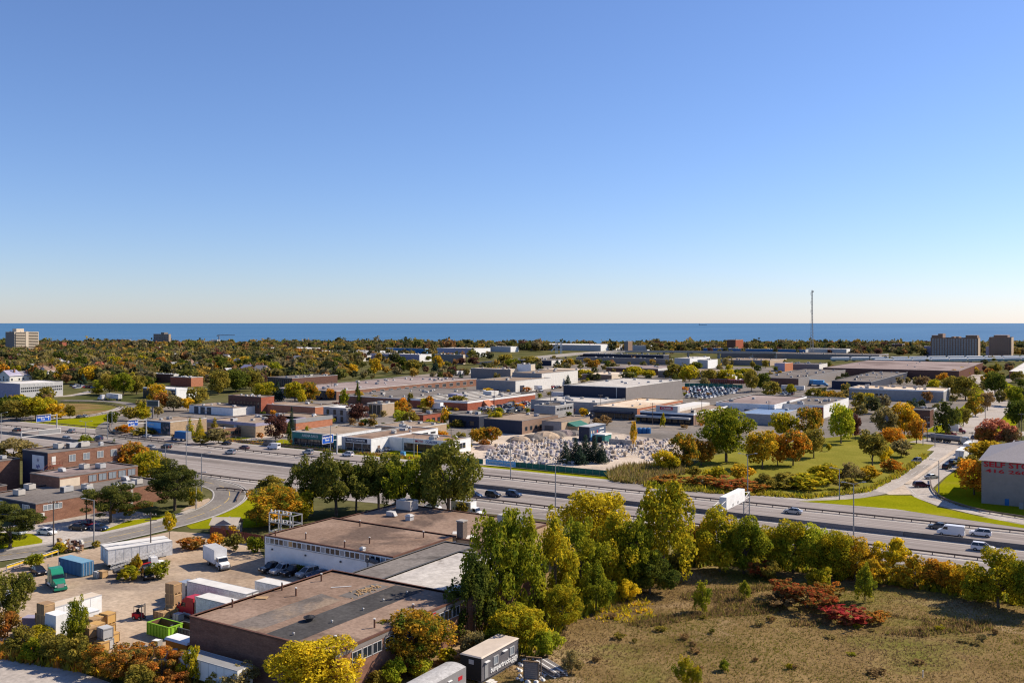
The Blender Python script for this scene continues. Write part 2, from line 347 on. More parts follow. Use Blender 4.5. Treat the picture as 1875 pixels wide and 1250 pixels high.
# meadow
def meadow_mat():
    m = M['dry']; t = m.node_tree; b = t.nodes['Principled BSDF']; src = b.inputs['Base Color'].links[0].from_socket; g = t.nodes.new('ShaderNodeNewGeometry')
    v = mapv(t, g.outputs['Position'], (1, 1.6, 1), .5)
    f = ramp(t, noise(t, .028, 6, .6, v, .5), [(.55, (0, 0, 0)), (.66, (1, 1, 1))]); col = mixc(t, f, src, (.36, .255, .15, 1))
    f = ramp(t, noise(t, .055, 5, .7, v, .8), [(.60, (0, 0, 0)), (.70, (1, 1, 1))]); col = mixc(t, f, col, (.115, .075, .045, 1)); t.links.new(col, b.inputs['Base Color'])
meadow_mat()
sheet('meadow', [(-86, 92), (-80, 120), (-88, 150), (-100, 176), (-92, 186), (60, 190), (90, 150), (60, 90), (-40, 60), (-70, 70)], .03, M['dry'])
# land beyond the motorway
lots = sheet('industrial_lots', [(-470, 262), (-345, 261), (-150, 262), (-140, 330), (-58, 420), (-56, 900), (-120, 1000), (-560, 1000), (-520, 600), (-440, 380)], .012, M['lot'])
sheet('ramp_island_lawn', gp((0, 771), (110, 768), (165, 763), (200, 757), (214, 765), (196, 778), (186, 787), (158, 793), (120, 787), (60, 780), (0, 776)), .04, M['lawn'])
sheet('loop_meadow', gp((60, 763), (100, 738), (160, 739), (205, 743), (222, 748), (200, 754), (150, 760)), .04, M['dry'])
sheet('warehouse_lawn', gp((300, 806), (345, 793), (395, 795), (432, 799), (500, 797), (480, 806), (395, 815), (360, 812)), .04, M['lawn'])
sheet('office_lawn', gp((395, 806), (430, 797), (492, 793), (500, 797), (460, 803), (405, 809)), .045, M['lawn'])
sheet('shop_lawn', gp((492, 812), (515, 804), (560, 810), (640, 822), (690, 835), (680, 840), (590, 828), (520, 820)), .045, M['lawn'])
sheet('shopfront_lawn', gp((700, 830), (730, 823), (800, 830), (830, 840), (790, 845), (720, 838)), .045, M['lawn'])
sheet('park_lawn', gp((1235, 868), (1300, 835), (1400, 815), (1560, 796), (1690, 796), (1718, 812), (1680, 850), (1618, 886), (1580, 899), (1470, 911), (1300, 900), (1180, 885)), .04, M['park'])
sheet('stone_yard_ground', gp((835, 832), (870, 806), (940, 780), (1060, 782), (1180, 800), (1260, 812), (1245, 850), (1150, 866), (1000, 858), (880, 851)), .035, M['sand'])
# far ramps and streets
ribbon('loop_ramp', smoothline(gp((330, 815), (262, 806), (212, 799), (191, 790), (198, 776), (225, 765), (252, 756), (256, 747), (235, 739), (190, 734), (110, 733))), -3.6, 3.6, .06, M['asphalt2'])
ribbon('merge_ramp', smoothline(gp((-60, 772), (0, 768.5), (90, 765.5), (158, 761.5), (205, 752.5), (228, 744))), -3, 3, .055, M['pale_road'])
ribbon('frontage_road', smoothline(gp((-40, 725), (60, 726), (130, 724), (180, 714), (240, 704))), -4, 4, .05, M['pale_road'])
ribbon('factory_lane', smoothline(gp((405, 812), (470, 803), (520, 796), (530, 786), (530, 776))), -3.5, 3.5, .05, M['pale_road'])
st = [(-46, 262), (-46.5, 300), (-46, 345), (-45.5, 420), (-45.5, 520), (-47, 620), (-54, 720), (-72, 840), (-90, 960)]
stl = smoothline(st, 8)
so = sheet('interchange_road', gp((1465, 914.5), (1530, 909.5), (1580, 900), (1618, 886), (1656, 867), (1681, 850), (1706, 831), (1722, 812), (1762, 813), (1771, 836), (1761, 851), (1728, 875), (1708, 893), (1709, 899), (1720, 911), (1756, 926), (1806, 936.5), (1875, 949), (1960, 966), (1960, 975), (1875, 959), (1781, 941), (1718, 926), (1676, 911), (1658, 896), (1620, 904), (1580, 911.5), (1500, 918)), .062, M['pale_road'])
ribbon('street', stl[20:], -7, 7, .058, M['pale_road'])
ribbon('cross_street', smoothline(gp((1690, 812), (1720, 806), (1760, 800), (1830, 796), (1940, 790))), -6, 6, .06, M['pale_road'])
ribbon('footpath', stl[26:56], 7.6, 9.2, .07, M['shoulder']); ribbon('street_lawn', stl[26:60], 9.4, 17, .05, M['lawn']); ribbon('street_lawn', stl[26:60], -15, -7.6, .05, M['lawn'])
med = smoothline(gp((1660, 887), (1693, 864), (1725, 841), (1757, 820)))
ribbon('median_kerb', med, -.7, .7, .2, M['sand'])
for a in ([(1470, 912.5), (1530, 908), (1584, 898.5), (1622, 883.5), (1660, 865), (1684, 848), (1709, 829)], [(1664, 892), (1697, 868.5), (1729, 845), (1760, 824)], [(1700, 896), (1709, 907), (1722, 915), (1758, 929), (1808, 939), (1875, 951.5)], [(1666, 893.5), (1680, 907), (1720, 922), (1783, 937.5), (1875, 955.5)]):
    ribbon('edge_line', smoothline(gp(*a)), -.1, .1, .07, M['line'], so)
ribbon('lane_line', smoothline(gp((1480, 915), (1575, 906), (1640, 883), (1690, 856), (1716, 834))), -.09, .09, .07, M['line'], so, (2, 4))
sheet('gore_paving', gp((1622, 903.5), (1656, 887), (1660, 893), (1670, 905), (1628, 905.5)), .075, M['sand'])
sheet('gore_lawn', gp((1462, 918), (1560, 913.5), (1622, 906.5), (1668, 907), (1718, 928.5), (1790, 944.5), (1875, 961), (1960, 977), (1960, 984), (1875, 967), (1640, 932), (1520, 922)), .066, M['lawn'])
sheet('storage_lawn', gp((1712, 895), (1735, 872), (1765, 853), (1800, 850), (1806, 912), (1960, 940), (1960, 962), (1810, 934), (1760, 923), (1722, 908)), .05, M['lawn'])
# rear green verge along the highway by the stone yard
sheet('highway_verge', [(-225, 257.2), (-60, 257.2), (-60, 261.5), (-225, 261.5)], .03, M['lawn'])
# ---------------------------------------------------------------- buildings
def mb_unit(k):
    m = MB()
    if k == 0: m.box(-1.3, 1.3, -.9, .9, .25, 1.5, 0).box(-1.25, 1.25, -.85, .85, 0, .25, 1).tube((.5, 0, 1.5), (.5, 0, 1.62), .55, n=10, m=1).box(-1.33, -1.3, -.7, .7, .4, 1.3, 1)
    elif k == 1: m.box(-.8, .8, -.7, .7, .2, 1.1, 0).box(-.7, .7, -.6, .6, 0, .2, 1).frus((.8, 1.5, -.5, .5), (.8, 1.0, -.5, .5), .2, 1.0, 0)
    elif k == 2: m.box(-.5, .5, -.5, .5, 0, .7, 0).frus((-.65, .65, -.65, .65), (-.3, .3, -.3, .3), .7, 1.0, 0)
    else: m.tube((0, 0, 0), (0, 0, .6), .28, n=8, m=0).tube((0, 0, .6), (0, 0, .85), .45, .2, n=8, m=0)
    return m
UNITS = [mb_unit(k).mesh('rooftop_unit', [M['lightgrey'] if k != 3 else M['galv'], M['darkgrey']]) for k in range(4)]
UNITS.append(mb_unit(0).mesh('rooftop_unit', [plain('unit_beige', (.46, .43, .39)), M['darkgrey']]))
VENT = MB().tube((0, 0, 0), (0, 0, 1.15), .13, n=8).tube((0, 0, 1.15), (0, 0, 1.3), .17, n=8, m=1).mesh('vent_pipe', [M['rust'], M['offwhite']])
WIN = {}; WSPLIT = {}
def winmesh(w, h, fm='white', gm='glass', bars=1):
    k = (round(w, 2), round(h, 2), fm, gm, bars)
    if k not in WIN:
        m = MB(); f = .09
        m.box(-w / 2, w / 2, -.04, .05, 0, h, 1)
        for (a, b, c, d) in ((-w / 2 - f, w / 2 + f, -f, 0), (-w / 2 - f, w / 2 + f, h, h + f), (-w / 2 - f, -w / 2, 0, h), (w / 2, w / 2 + f, 0, h)): m.box(a, b, -.1, .05, c, d, 0)
        for i in range(1, bars):
            x = -w / 2 + w * i / bars; m.box(x - .04, x + .04, -.08, 0, 0, h, 0)
        WIN[k] = m.mesh('window', [M[fm], M[gm]]); WSPLIT[WIN[k].name] = (k, w, h)
    return WIN[k]
def put_face(name, me, root, dims, face, a, z):
    """dims u0,u1,v0,v1 in the root's frame; a is the position along the face"""
    u0, u1, v0, v1 = dims
    if face == 'v': return link(name, me, root, (a, v0, z), 0)
    if face == 'u': return link(name, me, root, (u1, a, z), RX(90))
    if face == 'w': return link(name, me, root, (u0, a, z), RX(-90))
def text(name, body, size, parent, loc, rz, mat, bold=.0, ext=.03, align='CENTER', fit=None):
    c = bpy.data.curves.new(name, 'FONT'); c.body = body; c.size = size; c.extrude = ext; c.offset = bold; c.align_x = align; c.align_y = 'CENTER'; c.resolution_u = 2
    tmp = bpy.data.objects.new('tmp', c); COL.objects.link(tmp); bpy.context.view_layer.update()
    me = bpy.data.meshes.new_from_object(tmp.evaluated_get(bpy.context.evaluated_depsgraph_get())); w = tmp.dimensions.x
    bpy.data.objects.remove(tmp); me.materials.clear(); me.materials.append(M[mat]); o = link(name, me, parent, loc); o.rotation_euler = (RX(90), 0, rz)
    if fit and w > 0: o.scale = (fit / w, 1, 1)
    return o
def bldg(name, label, dims, z, wall, roof, trim='lightgrey', par=.45, units=(), nunits=0, vents=0, wins=(), cat='building', seed=0, vmat=None, edge=.22, group=None):
    u0, u1, v0, v1 = dims; cu, cv = (u0 + u1) / 2, (v0 + v1) / 2; a, b = (u1 - u0) / 2, (v1 - v0) / 2
    r = thing(name, label, cat, (cu, cv, 0), 0, group); d = (-a, a, -b, b); R = random.Random(seed or hash(label) % 9999)
    R = random.Random(sum(map(ord, label)))
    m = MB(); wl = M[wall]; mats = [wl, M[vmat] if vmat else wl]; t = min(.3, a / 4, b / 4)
    P = [(-a, -b), (a, -b), (a, b), (-a, b)]; Q = [(-a + t, -b + t), (a - t, -b + t), (a - t, b - t), (-a + t, b - t)]
    for i in range(4):
        j = (i + 1) % 4
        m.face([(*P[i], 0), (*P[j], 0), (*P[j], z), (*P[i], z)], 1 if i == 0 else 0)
        m.face([(*P[i], z), (*P[j], z), (*Q[j], z), (*Q[i], z)], 0)
        m.face([(*Q[j], z - par), (*Q[i], z - par), (*Q[i], z), (*Q[j], z)], 0)
    part('wall', m, mats, r)
    rf = part('roof', MB().face([(q[0] * 1.0, q[1] * 1.0, z - par) for q in Q]), [M[roof]], r)
    m = MB(); e = .07
    for (x0, x1, y0, y1) in ((-a - e, a + e, -b - e, -b + t), (-a - e, a + e, b - t, b + e), (-a - e, -a + t, -b + t, b - t), (a - t, a + e, -b + t, b - t)): m.box(x0, x1, y0, y1, z - edge, z + .05)
    part('roof_edge', m, [M[trim]], r)
    for k in range(nunits):
        u = R.choice(units or (0, 1, 2, 3, 4)); s = R.uniform(.6, 1.0)
        link('rooftop_unit', UNITS[u], r, (R.uniform(-a * .85, a * .85), R.uniform(-b * .85, b * .85), z - par), R.choice((0, RX(90), RX(180))), s)
    for k in range(vents): link('vent_pipe', VENT, r, (R.uniform(-a * .85, a * .85), R.uniform(-b * .85, b * .85), z - par))
    for wn in wins:
        face, n, f0, f1, z0, h, ww = wn[:7]; fm, gm, bars = (wn[7:] + ('white', 'glass', 1)[len(wn) - 7:])[:3]
        ln = 2 * a if face == 'v' else 2 * b; off = -a if face == 'v' else -b
        for i in range(n):
            put_face('window', winmesh(ww, h, fm, gm, bars), r, d, face, off + ln * (f0 + (f1 - f0) * (i + .5) / n), z0)
    return r, d
def panel(name, root, d, face, a0, a1, z0, z1, mat, proud=.06):
    u0, u1, v0, v1 = d
    m = MB().box(a0, a1, v0 - proud, v0 + .02, z0, z1) if face == 'v' else MB().box(u1 - .02, u1 + proud, a0, a1, z0, z1)
    return part(name, m, [M[mat]], root)

# --- foreground brick factory (roof with black felt strip)
FD = (-108, -80.5, 87, 116)
r, d = bldg('brick_factory', 'flat-roofed brown brick factory with a black felt strip across its roof', FD, 6.7, 'brick', 'r_brown', 'rust', .25)
a, b = 13.75, 14.5
part('felt_strip', MB().face([(.5, -b + .4, 6.462), (6.2, -b + .4, 6.462), (6.2, b - .8, 6.462), (.5, b - .8, 6.462)]), [M['r_dark']], r)
part('felt_patch', MB().face([(-6.5, -b + .4, 6.46), (-1.5, -b + .4, 6.46), (-1.2, 3, 6.46), (-6.2, 4, 6.46)]), [surf('worn_felt', (.12, .105, .095), (.20, .17, .15), (.26, .2, .15), .2, 2, .12, k3=(.5, .6))], r)
part('felt_patch', MB().face([(-3.2, 4.4, 6.461), (.2, 4.4, 6.461), (.2, 12.5, 6.461), (-3.0, 12.5, 6.461)]), [M['r_grey']], r)
for (x, y) in ((-12.4, -8), (-12.6, 2), (-8.6, 1), (-11, 9), (11.5, -12), (11.2, -4), (11.6, 4), (12.2, 12)): link('vent_pipe', VENT, r, (x, y, 6.45))
for (x, y) in ((4, -12), (4.8, -5.5), (4.8, 1), (4.4, 6), (4.9, 11)): link('small_vent', UNITS[3], r, (x, y, 6.46), 0, .45)
link('fan_cowl', MB().tube((0, 0, 0), (0, 0, .5), .5, n=10).tube((0, 0, .5), (0, 0, .6), .85, n=12).tube((0, 0, .6), (0, 0, .85), .6, .1, n=10).mesh('fan_cowl', [M['black']]), r, (1.6, -6.6, 6.46))
part('plywood_sheet', MB().box(-.9, .9, -.6, .6, .05, .12), [M['ply']], r, (-12.2, -2.6, 6.46), .5)
part('loose_board', MB().box(-1.6, 1.6, -.12, .12, 0, .06), [M['offwhite']], r, (-6, 8.2, 6.48), .8)
lit = MB()
for k in range(60): x, y = rng.gauss(-1.6, .6), rng.gauss(8.6, 1.6); s = rng.uniform(.08, .25); lit.box(x - s, x + s, y - s / 2, y + s / 2, 6.46, 6.46 + s * .6)
tag(part('roof_litter', lit, [M['ply']], r), kind='stuff')
for (y0, n) in ((-10.5, 3), (-4, 3), (7.5, 3)):
    for i in range(n): put_face('window', winmesh(1.7, 1.3, 'lightgrey', 'glass', 2), r, d, 'u', y0 + i * 2.0, 4.4)
panel('fascia', r, d, 'u', -b, b, 5.9, 6.42, 'tapered', .05)
panel('red_flashing', r, d, 'u', 3, 6.5, 6.1, 6.25, 'redsign', .08)
# --- low grey link roof and white-walled workshop behind
r, d = bldg('workshop_annex', 'low annex with a pale stained membrane roof beside the brick factory', (-99, -80.6, 116.3, 140), 6.0, 'brick', 'r_light', 'darkgrey', .2)
r, d = bldg('felt_roof_link', 'narrow grey-felt roofed link between the white workshop and the pale roof', (-106.5, -99.2, 116.3, 146), 5.7, 'block', 'r_grey', 'darkgrey', .15)
WD = (-139.5, -106.8, 130.5, 150)
r, d = bldg('white_workshop', 'white-walled workshop with a clerestory window band and brown gravel roof', WD, 5.9, 'white', 'r_brown', 'rust', .18)
a = 16.35; b = 9.75
for i in range(26):
    if i == 5: continue
    put_face('window', winmesh(1.02, 1.0, 'white', 'glass' if i % 4 else 'paleglass', 1), r, d, 'v', -a + .9 + i * 1.23, 4.45)
panel('boarded_panel', r, d, 'v', -a + 6.6, -a + 7.6, 4.45, 5.45, 'ply')
panel('wood_fascia', r, d, 'u', -b, b, 5.0, 5.7, 'wood', .08)
panel('ledge', r, d, 'v', -a, a, 4.18, 4.28, 'lightgrey', .12)
link('downpipe', MB().box(-.1, .1, -.2, 0, 0, 4.4).mesh('downpipe', [M['lightgrey']]), r, (a - 6, -b, 0))
link('exhaust_duct', MB().tube((0, -.1, 4.8), (2.6, -.5, 4.6), .42, n=10).tube((0, -.1, 4.8), (0, -.75, 4.8), .45, n=12).mesh('exhaust_duct', [M['darkgrey']]), r, (a - 5.2, -b - .4, 0))
for (x, y) in ((-a + 2, -b + .9), (-a + 9, -b + 2.2), (-a + 20, -b + 1.2), (-a + 22, -b + 6), (-6, b - 3), (a - 5, b - 4)): link('vent_pipe', VENT, r, (x, y, 5.72))
link('rooftop_unit', UNITS[2], r, (a - 8, -b + .9, 5.72), 0, .8)
for i in range(3): panel('wall_lamp', r, d, 'v', -a + 2 + i * 9, -a + 2.3 + i * 9, 3.2, 3.5, 'darkgrey', .25)
r, d = bldg('rear_workshop', 'long brown-roofed rear workshop lying half in tree shade', (-139.3, -98, 150.2, 172), 5.4, 'tanbrick', 'r_brown', 'rust', .15)
for (x, y, k, s) in ((-14, 6, 0, 1.6), (-7, -2, 2, 1.3), (-13, -1, 1, 1.0), (15, 4, 0, 1.7)): link('rooftop_unit', UNITS[4 if k == 0 else k], r, (x, y, 5.25), 0, s)
for (x, y, an) in ((9.5, -7, .6), (13.5, -8.5, 1.2)): part('leaning_sheet', MB().face([(-1.2, -.5, .02), (1.2, -.5, .02), (1.1, .6, .35), (-1.1, .6, .35)]), [M['offwhite']], r, (x, y, 5.26), an)
for (x, y) in ((18.6, 3), (19, -3)):
    link('roof_cowl', MB().frus((-.5, .5, -.5, .5), (-.25, .25, -.25, .25), 0, 2.4).mesh('roof_cowl', [M['galv']]), r, (x, y, 5.26))
c = thing('brick_chimney', 'square weathered brick chimney between the workshop roofs', 'chimney', (-106.2, 151.2, 0))
part('stack', MB().box(-.75, .75, -.75, .75, 0, 8.6), [M['chimneybrick']], c); part('cap', MB().box(-.85, .85, -.85, .85, 8.6, 8.85), [M['conc']], c)
# steel electrical frame beside the white workshop
e = thing('substation_frame', 'galvanised steel substation frame with insulators by the white workshop corner', 'substation', (-143.5, 140, 0))
m = MB(); W = 3.4
for x in (-W, 0, W):
    for y in (-1.3, 1.3): m.box(x - .1, x + .1, y - .1, y + .1, 0, 8.2)
for z in (4.2, 6.2, 8.1):
    for y in (-1.3, 1.3): m.box(-W, W, y - .09, y + .09, z - .09, z + .09)
    for x in (-W, 0, W): m.box(x - .08, x + .08, -1.3, 1.3, z - .08, z + .08)
part('frame', m, [M['galv']], e)
ins = MB().tube((0, 0, 0), (0, 0, .7), .1, n=6).tube((0, 0, .15), (0, 0, .25), .2, n=8).tube((0, 0, .4), (0, 0, .5), .2, n=8).mesh('insulator', [M['offwhite']])
for x in (-2.8, -1.7, -.6, .6, 1.7, 2.8):
    for z in (6.3, 8.2): link('insulator', ins, e, (x, -1.3, z))
for x in (-2, 0.2, 2.2): part('transformer', MB().box(-.5, .5, -.5, .5, 0, 1.5).tube((0, 0, 1.5), (0, 0, 2), .12, n=6), [M['grey']], e, (x, 0, 2.6))

# --- clinic: three brick blocks in steps
r, d = bldg('clinic_front_wing', 'long low brown brick wing with dark fascia in front of the clinic', (-236, -213.5, 127.5, 165), 5.0, 'brick', 'r_grey', 'tapered', .3, vmat='navy')
for x, w_ in ((-4.5, 3.4), (7.2, 2.8)): put_face('window', winmesh(w_, 1.2, 'white', 'paleglass', 4), r, d, 'v', x, 3.0)
panel('door', r, d, 'v', 1.2, 3.2, 0, 2.4, 'lightgrey'); panel('notice', r, d, 'v', 9.3, 10.3, .8, 1.8, 'white'); panel('notice', r, d, 'u', -18, -16.6, 1.6, 2.5, 'offwhite')
put_face('window', winmesh(4.6, 1.2, 'white', 'paleglass', 5), r, d, 'u', -14.5, 3.0)
for y in (3, 7): panel('pier', r, d, 'u', y, y + .7, 0, 4.4, 'conc')
for (x, y, k) in ((-9.5, -8, 4), (-4, -14, 4), (2, -5, 0), (3, 0, 4), (6, 6, 1), (7, 12, 4), (9, 8, 0), (-1, 14, 1), (5, -1, 1)): link('rooftop_unit', UNITS[k], r, (x, y, 4.7), rng.choice((0, RX(90))), 1.0)
r, d = bldg('clinic_middle_wing', 'middle brown brick clinic wing with a row of tall windows', (-243, -229.5, 143.5, 167), 7.6, 'brick', 'r_lilac', 'tapered', .25, wins=(('u', 5, .34, .98, 5.2, 1.7, 2.2, 'tapered', 'paleglass', 2),))
panel('rendered_bay', r, d, 'u', -11.7, -6, 4.2, 6.9, 'cream')
for (x, y, k) in ((-3, -5, 1), (-2, 1, 4), (1, 4, 0)): link('rooftop_unit', UNITS[k], r, (x, y, 7.35), 0, .95)
r, d = bldg('clinic_tower', 'three-storey brown brick clinic block with a white logo board on dark end wall', (-262, -249.5, 152.5, 176), 11.5, 'brick', 'r_grey', 'tapered', .3, vmat='navy',
            wins=(('u', 4, .22, .98, 8.2, 1.8, 1.9, 'offwhite', 'paleglass', 2), ('u', 4, .22, .98, 4.6, 1.8, 1.9, 'offwhite', 'paleglass', 2), ('u', 4, .22, .98, 1.2, 1.8, 1.9, 'offwhite', 'paleglass', 2)))
bd = panel('logo_board', r, d, 'v', -1.2, 4.6, 6.4, 10.4, 'white', .12)
text('lettering', 'sgh', 1.5, bd, (1.7, d[2] - .15, 7.4), 0, 'letter_blue')
lg = MB()
for k in range(5):
    g = k * 2 * math.pi / 5 + .3; lg.face([(1.7 + .18 * math.cos(g - 1.2), d[2] - .16, 9.1 + .18 * math.sin(g - 1.2)), (1.7 + .85 * math.cos(g), d[2] - .16, 9.1 + .85 * math.sin(g)), (1.7 + .18 * math.cos(g + 1.2), d[2] - .16, 9.1 + .18 * math.sin(g + 1.2))])
part('logo_mark', lg, [M['mauve']], bd)
panel('door', r, d, 'u', -10.6, -9.4, 7.9, 10.2, 'offwhite')
for (x, y, k) in ((-1, -4, 4), (1, -1, 0), (2, 2, 4), (-2, 5, 1), (3, 7, 2)): link('rooftop_unit', UNITS[k], r, (x, y, 11.2), rng.choice((0, 1.57)), 1.05)
fe = thing('fire_escape', 'rust-red steel fire escape stair on the clinic block', 'stairs', (-248.4, 154, 0))
m = MB().box(-.2, 1.3, -1.5, 1.5, 7.75, 7.85)
part('landing', m, [M['redmetal']], fe)
st_me = MB().box(-.2, 1.2, -.16, .16, 0, .05).mesh('step', [M['redmetal']])
for i in range(17): link('step', st_me, fe, (0, -1.6 - i * .3 + 0, 7.6 - i * .22))
m = MB()
for x in (-.2, 1.25): m.tube((x, -1.5, 8.7), (x, -6.6, 4.9), .05, n=4).tube((x, -1.5, 7.7), (x, -6.6, 3.9), .07, n=4).tube((x, -1.5, 7.7), (x, -1.5, 8.8), .05, n=4).tube((x, 1.5, 7.7), (x, 1.5, 8.8), .05, n=4).tube((x, -1.5, 8.75), (x, 1.5, 8.75), .05, n=4).tube((x, -1.4, 0), (x, -1.4, 7.7), .06, n=4)
part('railing', m, [M['redmetal']], fe)
r, d = bldg('clinic_rear_block', 'brick stair block with rooftop units at the far edge of the clinic', (-283, -262.5, 138, 152), 9.0, 'brick', 'r_grey', 'tapered', .3, nunits=4, units=(0, 4, 1))
r, d = bldg('clinic_low_block', 'shadowed low brick block with orange stair at the photo edge', (-275, -243.5, 124, 137.5), 5.2, 'darkbrick', 'r_grey', 'tapered', .3, nunits=2, units=(4, 1))
part('orange_stair', MB().box(4, 5.4, -1, 5, 5.2, 5.4).prism([(5.4, 5.4), (9.4, 2.4), (9.4, 2.1), (5.2, 5.1)], 2, 3.4), [M['orange']], r)

# --- self storage
SD = (-25, 12, 276, 310)
r = thing('storage_building', 'grey self-storage building with hipped shingle roof and red lettering', 'building', (-6.5, 293, 0))
a, b, z = 18.5, 17, 11.5
m = MB()
P = [(-a, -b), (a, -b), (a, b), (-a, b)]
for i in range(4):
    j = (i + 1) % 4; m.face([(*P[i], 0), (*P[j], 0), (*P[j], z), (*P[i], z)])
part('wall', m, [M['storage']], r)
m = MB(); e = .7; rd = 8.0
q = [(-a - e, -b - e, z), (a + e, -b - e, z), (a + e, b + e, z), (-a - e, b + e, z)]; h1, h2 = (-a + rd + 3, -1, z + 4.6), (a - rd - 3, 1, z + 4.6)
m.face([q[0], q[1], h2, h1]).face([q[1], q[2], h2]).face([q[2], q[3], h1, h2]).face([q[3], q[0], h1]).face([q[3], q[2], q[1], q[0]])
part('roof', m, [M['shingle']], r)
text('lettering', 'SELF STORAGE SELF STORAGE', 1.9, r, (0, -b - .06, 10.5), 0, 'redsign', .05, fit=36)
text('lettering', '416 260 5955  416 260 5955', 1.3, r, (0, -b - .06, 8.8), 0, 'redsign', .02, fit=35)
m = MB().prism([(-2.6, 0), (2.6, 0), (2.6, 3), (0, 5), (-2.6, 3)], -3.2, 0); part('porch', m, [M['navy']], r, (3, -b, 0))
part('service_box', MB().box(-.5, .5, -.4, .4, 0, 1.6), [M['grey']], r, (-9, -b - 3, 0))
panel('arch_outline', r, (-a, a, -b, b), 'v', -15.5, -7, 0, 5.6, 'storage', .1)
panel('blue_door', r, (-a, a, -b, b), 'v', -13, -12, 0, 1.8, 'signblue', .14)
r, d = bldg('storage_annex', 'second grey hip-roofed block behind the self-storage building', (-22, 20, 316, 350), 9, 'storage', 'r_grey', 'shingle', .2)

# --- industrial row beyond the highway
W = 'white'
r, d = bldg('mural_warehouse', 'tan brick warehouse with a blue mural on its shaded end wall', foot(312, 772, 6, 263, 378), 6, 'tanbrick', 'r_tan', 'offwhite', .3, nunits=2)
mu = panel('mural', r, d, 'v', d[0] + 1.5, d[1] - .3, .5, 5.5, 'signblue', .1)
part('mural_scene', MB().box(d[1] - 6, d[1] - .4, d[2] - .15, d[2] - .08, .6, 5.4), [surf('mural_paint', (.02, .03, .03), (.10, .12, .14), (.25, .2, .2), .6, 1.5, .5)], mu)
part('mural_sky', MB().box(d[0] + 2, d[1] - 6.2, d[2] - .15, d[2] - .08, 2.8, 5.2), [M['lightblue']], mu); text('lettering', 'Islington', 1.1, mu, (-3.5, d[2] - .2, 4.3), 0, 'white')
r, d = bldg('tan_factory', 'tan gravel-roofed factory with a dark fascia behind low office', foot(468, 775, 6, 379, 560), 6, 'tanbrick', 'r_tan', 'mauve', .3, nunits=6, edge=1.2)
r, d = bldg('brick_office', 'low brick office with window strip and flower bed on the lawn', (-316, -305.5, 263.5, 281), 4, 'brick', 'r_tan', 'brownwall', .25, nunits=3, units=(1, 2), wins=(('u', 7, .05, .95, 1.4, 1.4, 1.9, 'brownwall', 'glass', 1),))
r, d = bldg('wide_roof_factory', 'tan-roofed factory with deep grey fascia behind the maroon tree', foot(542, 768, 6, 466, 608.7), 6, 'orangebrick', 'r_tan', 'grey', .3, nunits=4, edge=1.6)
r, d = bldg('green_front_shop', 'dark-fronted showroom with pale lettering on green band', foot(616, 794, 6, 535, 698), 5.6, 'white', 'r_tan', 'offwhite', .3, vmat='teal', wins=(('u', 8, .1, .98, 4.1, .7, 1.8, 'white', 'glass', 1), ('v', 6, .05, .95, .6, 2.4, 3.2, 'black', 'glass', 2)))
text('lettering', 'ARENA SALES', 1.4, r, (-2, d[2] - .1, 4.3), 0, 'letter_pale', .02)
r, d = bldg('pie_shop', 'long white-walled shop with a dark sign band reading The Pie Commission', foot(679.7, 802, 5.5, 626, 802), 5.2, 'white', 'r_brown', 'white', .3, nunits=9, units=(0, 1, 4, 2), wins=(('u', 6, .25, .98, 3.4, .9, 3.2, 'white', 'glass', 1), ('v', 3, .12, .98, .5, 2.6, 3.6, 'black', 'glass', 2)))
sg = panel('sign_band', r, d, 'v', d[0] + 2, d[1] - 2, 3.5, 5.0, 'navy', .12); text('lettering', 'THE PIE COMMISSION', 1.1, sg, (-.2, d[2] - .18, 4.25), 0, 'white', .02, fit=9)
panel('door', r, d, 'u', -17, -15.6, 0, 2.4, 'brownwall'); panel('grey_block', r, d, 'v', d[0], d[0] + 1.8, 0, 5, 'lightgrey', .15)
r, d = bldg('motor_shop', 'brown-roofed motorcycle shop with white sign over dark glazing', foot(822, 808, 5, 710, 862), 5, 'white', 'r_brown', 'offwhite', .3, nunits=4, units=(0, 1), wins=(('v', 6, .28, .98, .4, 2.7, 3.2, 'black', 'glass', 2), ('u', 1, .4, .8, 1.6, 2, 4, 'white', 'glass', 2)))
sg = panel('sign_board', r, d, 'v', d[0] + 9, d[1] - 1, 3.4, 4.9, 'white', .25)
text('lettering', 'MOTO', 1.25, sg, (d[0] + 15.2, d[2] - .3, 4.15), 0, 'redsign', .02); text('lettering', 'COASTER', 1.25, sg, (d[0] + 20.8, d[2] - .3, 4.15), 0, 'letter_blue', .02)
panel('white_bay', r, d, 'v', d[0], d[0] + 7.2, 0, 4.9, 'white', .5)
r, d = bldg('red_brick_unit', 'small red brick unit among autumn trees behind the shops', foot(775, 759.6, 5, 750, 812), 5, 'redbrick', 'r_grey', 'darkbrick', .3, nunits=3, wins=(('u', 3, .1, .9, 1, 2, 2, 'black', 'glass', 1),))
r, d = bldg('navy_unit', 'low dark navy unit with flat grey roof', foot(877, 762, 5.5, 822, 905), 5.5, 'navy', 'r_grey', 'grey', .3, nunits=4, wins=(('v', 3, .1, .9, 1.2, 1.8, 2.4, 'black', 'glass', 1),))
r, d = bldg('brown_block_unit', 'brown brick unit with dark end wall and small square windows', foot(956, 770, 6, 886, 1022), 6, 'brownwall', 'r_tan', 'tapered', .3, nunits=2, vmat='navy', wins=(('u', 7, .04, .96, 1.4, 1.7, 1.9, 'tapered', 'glass', 1),))
r, d = bldg('grey_block_unit', 'grey block unit with a green awning beside the gravel heaps', foot(1028, 772, 5, 992, 1080), 5, 'tanwall', 'r_tan', 'tapered', .3, nunits=1, vmat='grey')
panel('garage_door', r, d, 'v', -3.5, 1, 0, 3, 'darkgrey')
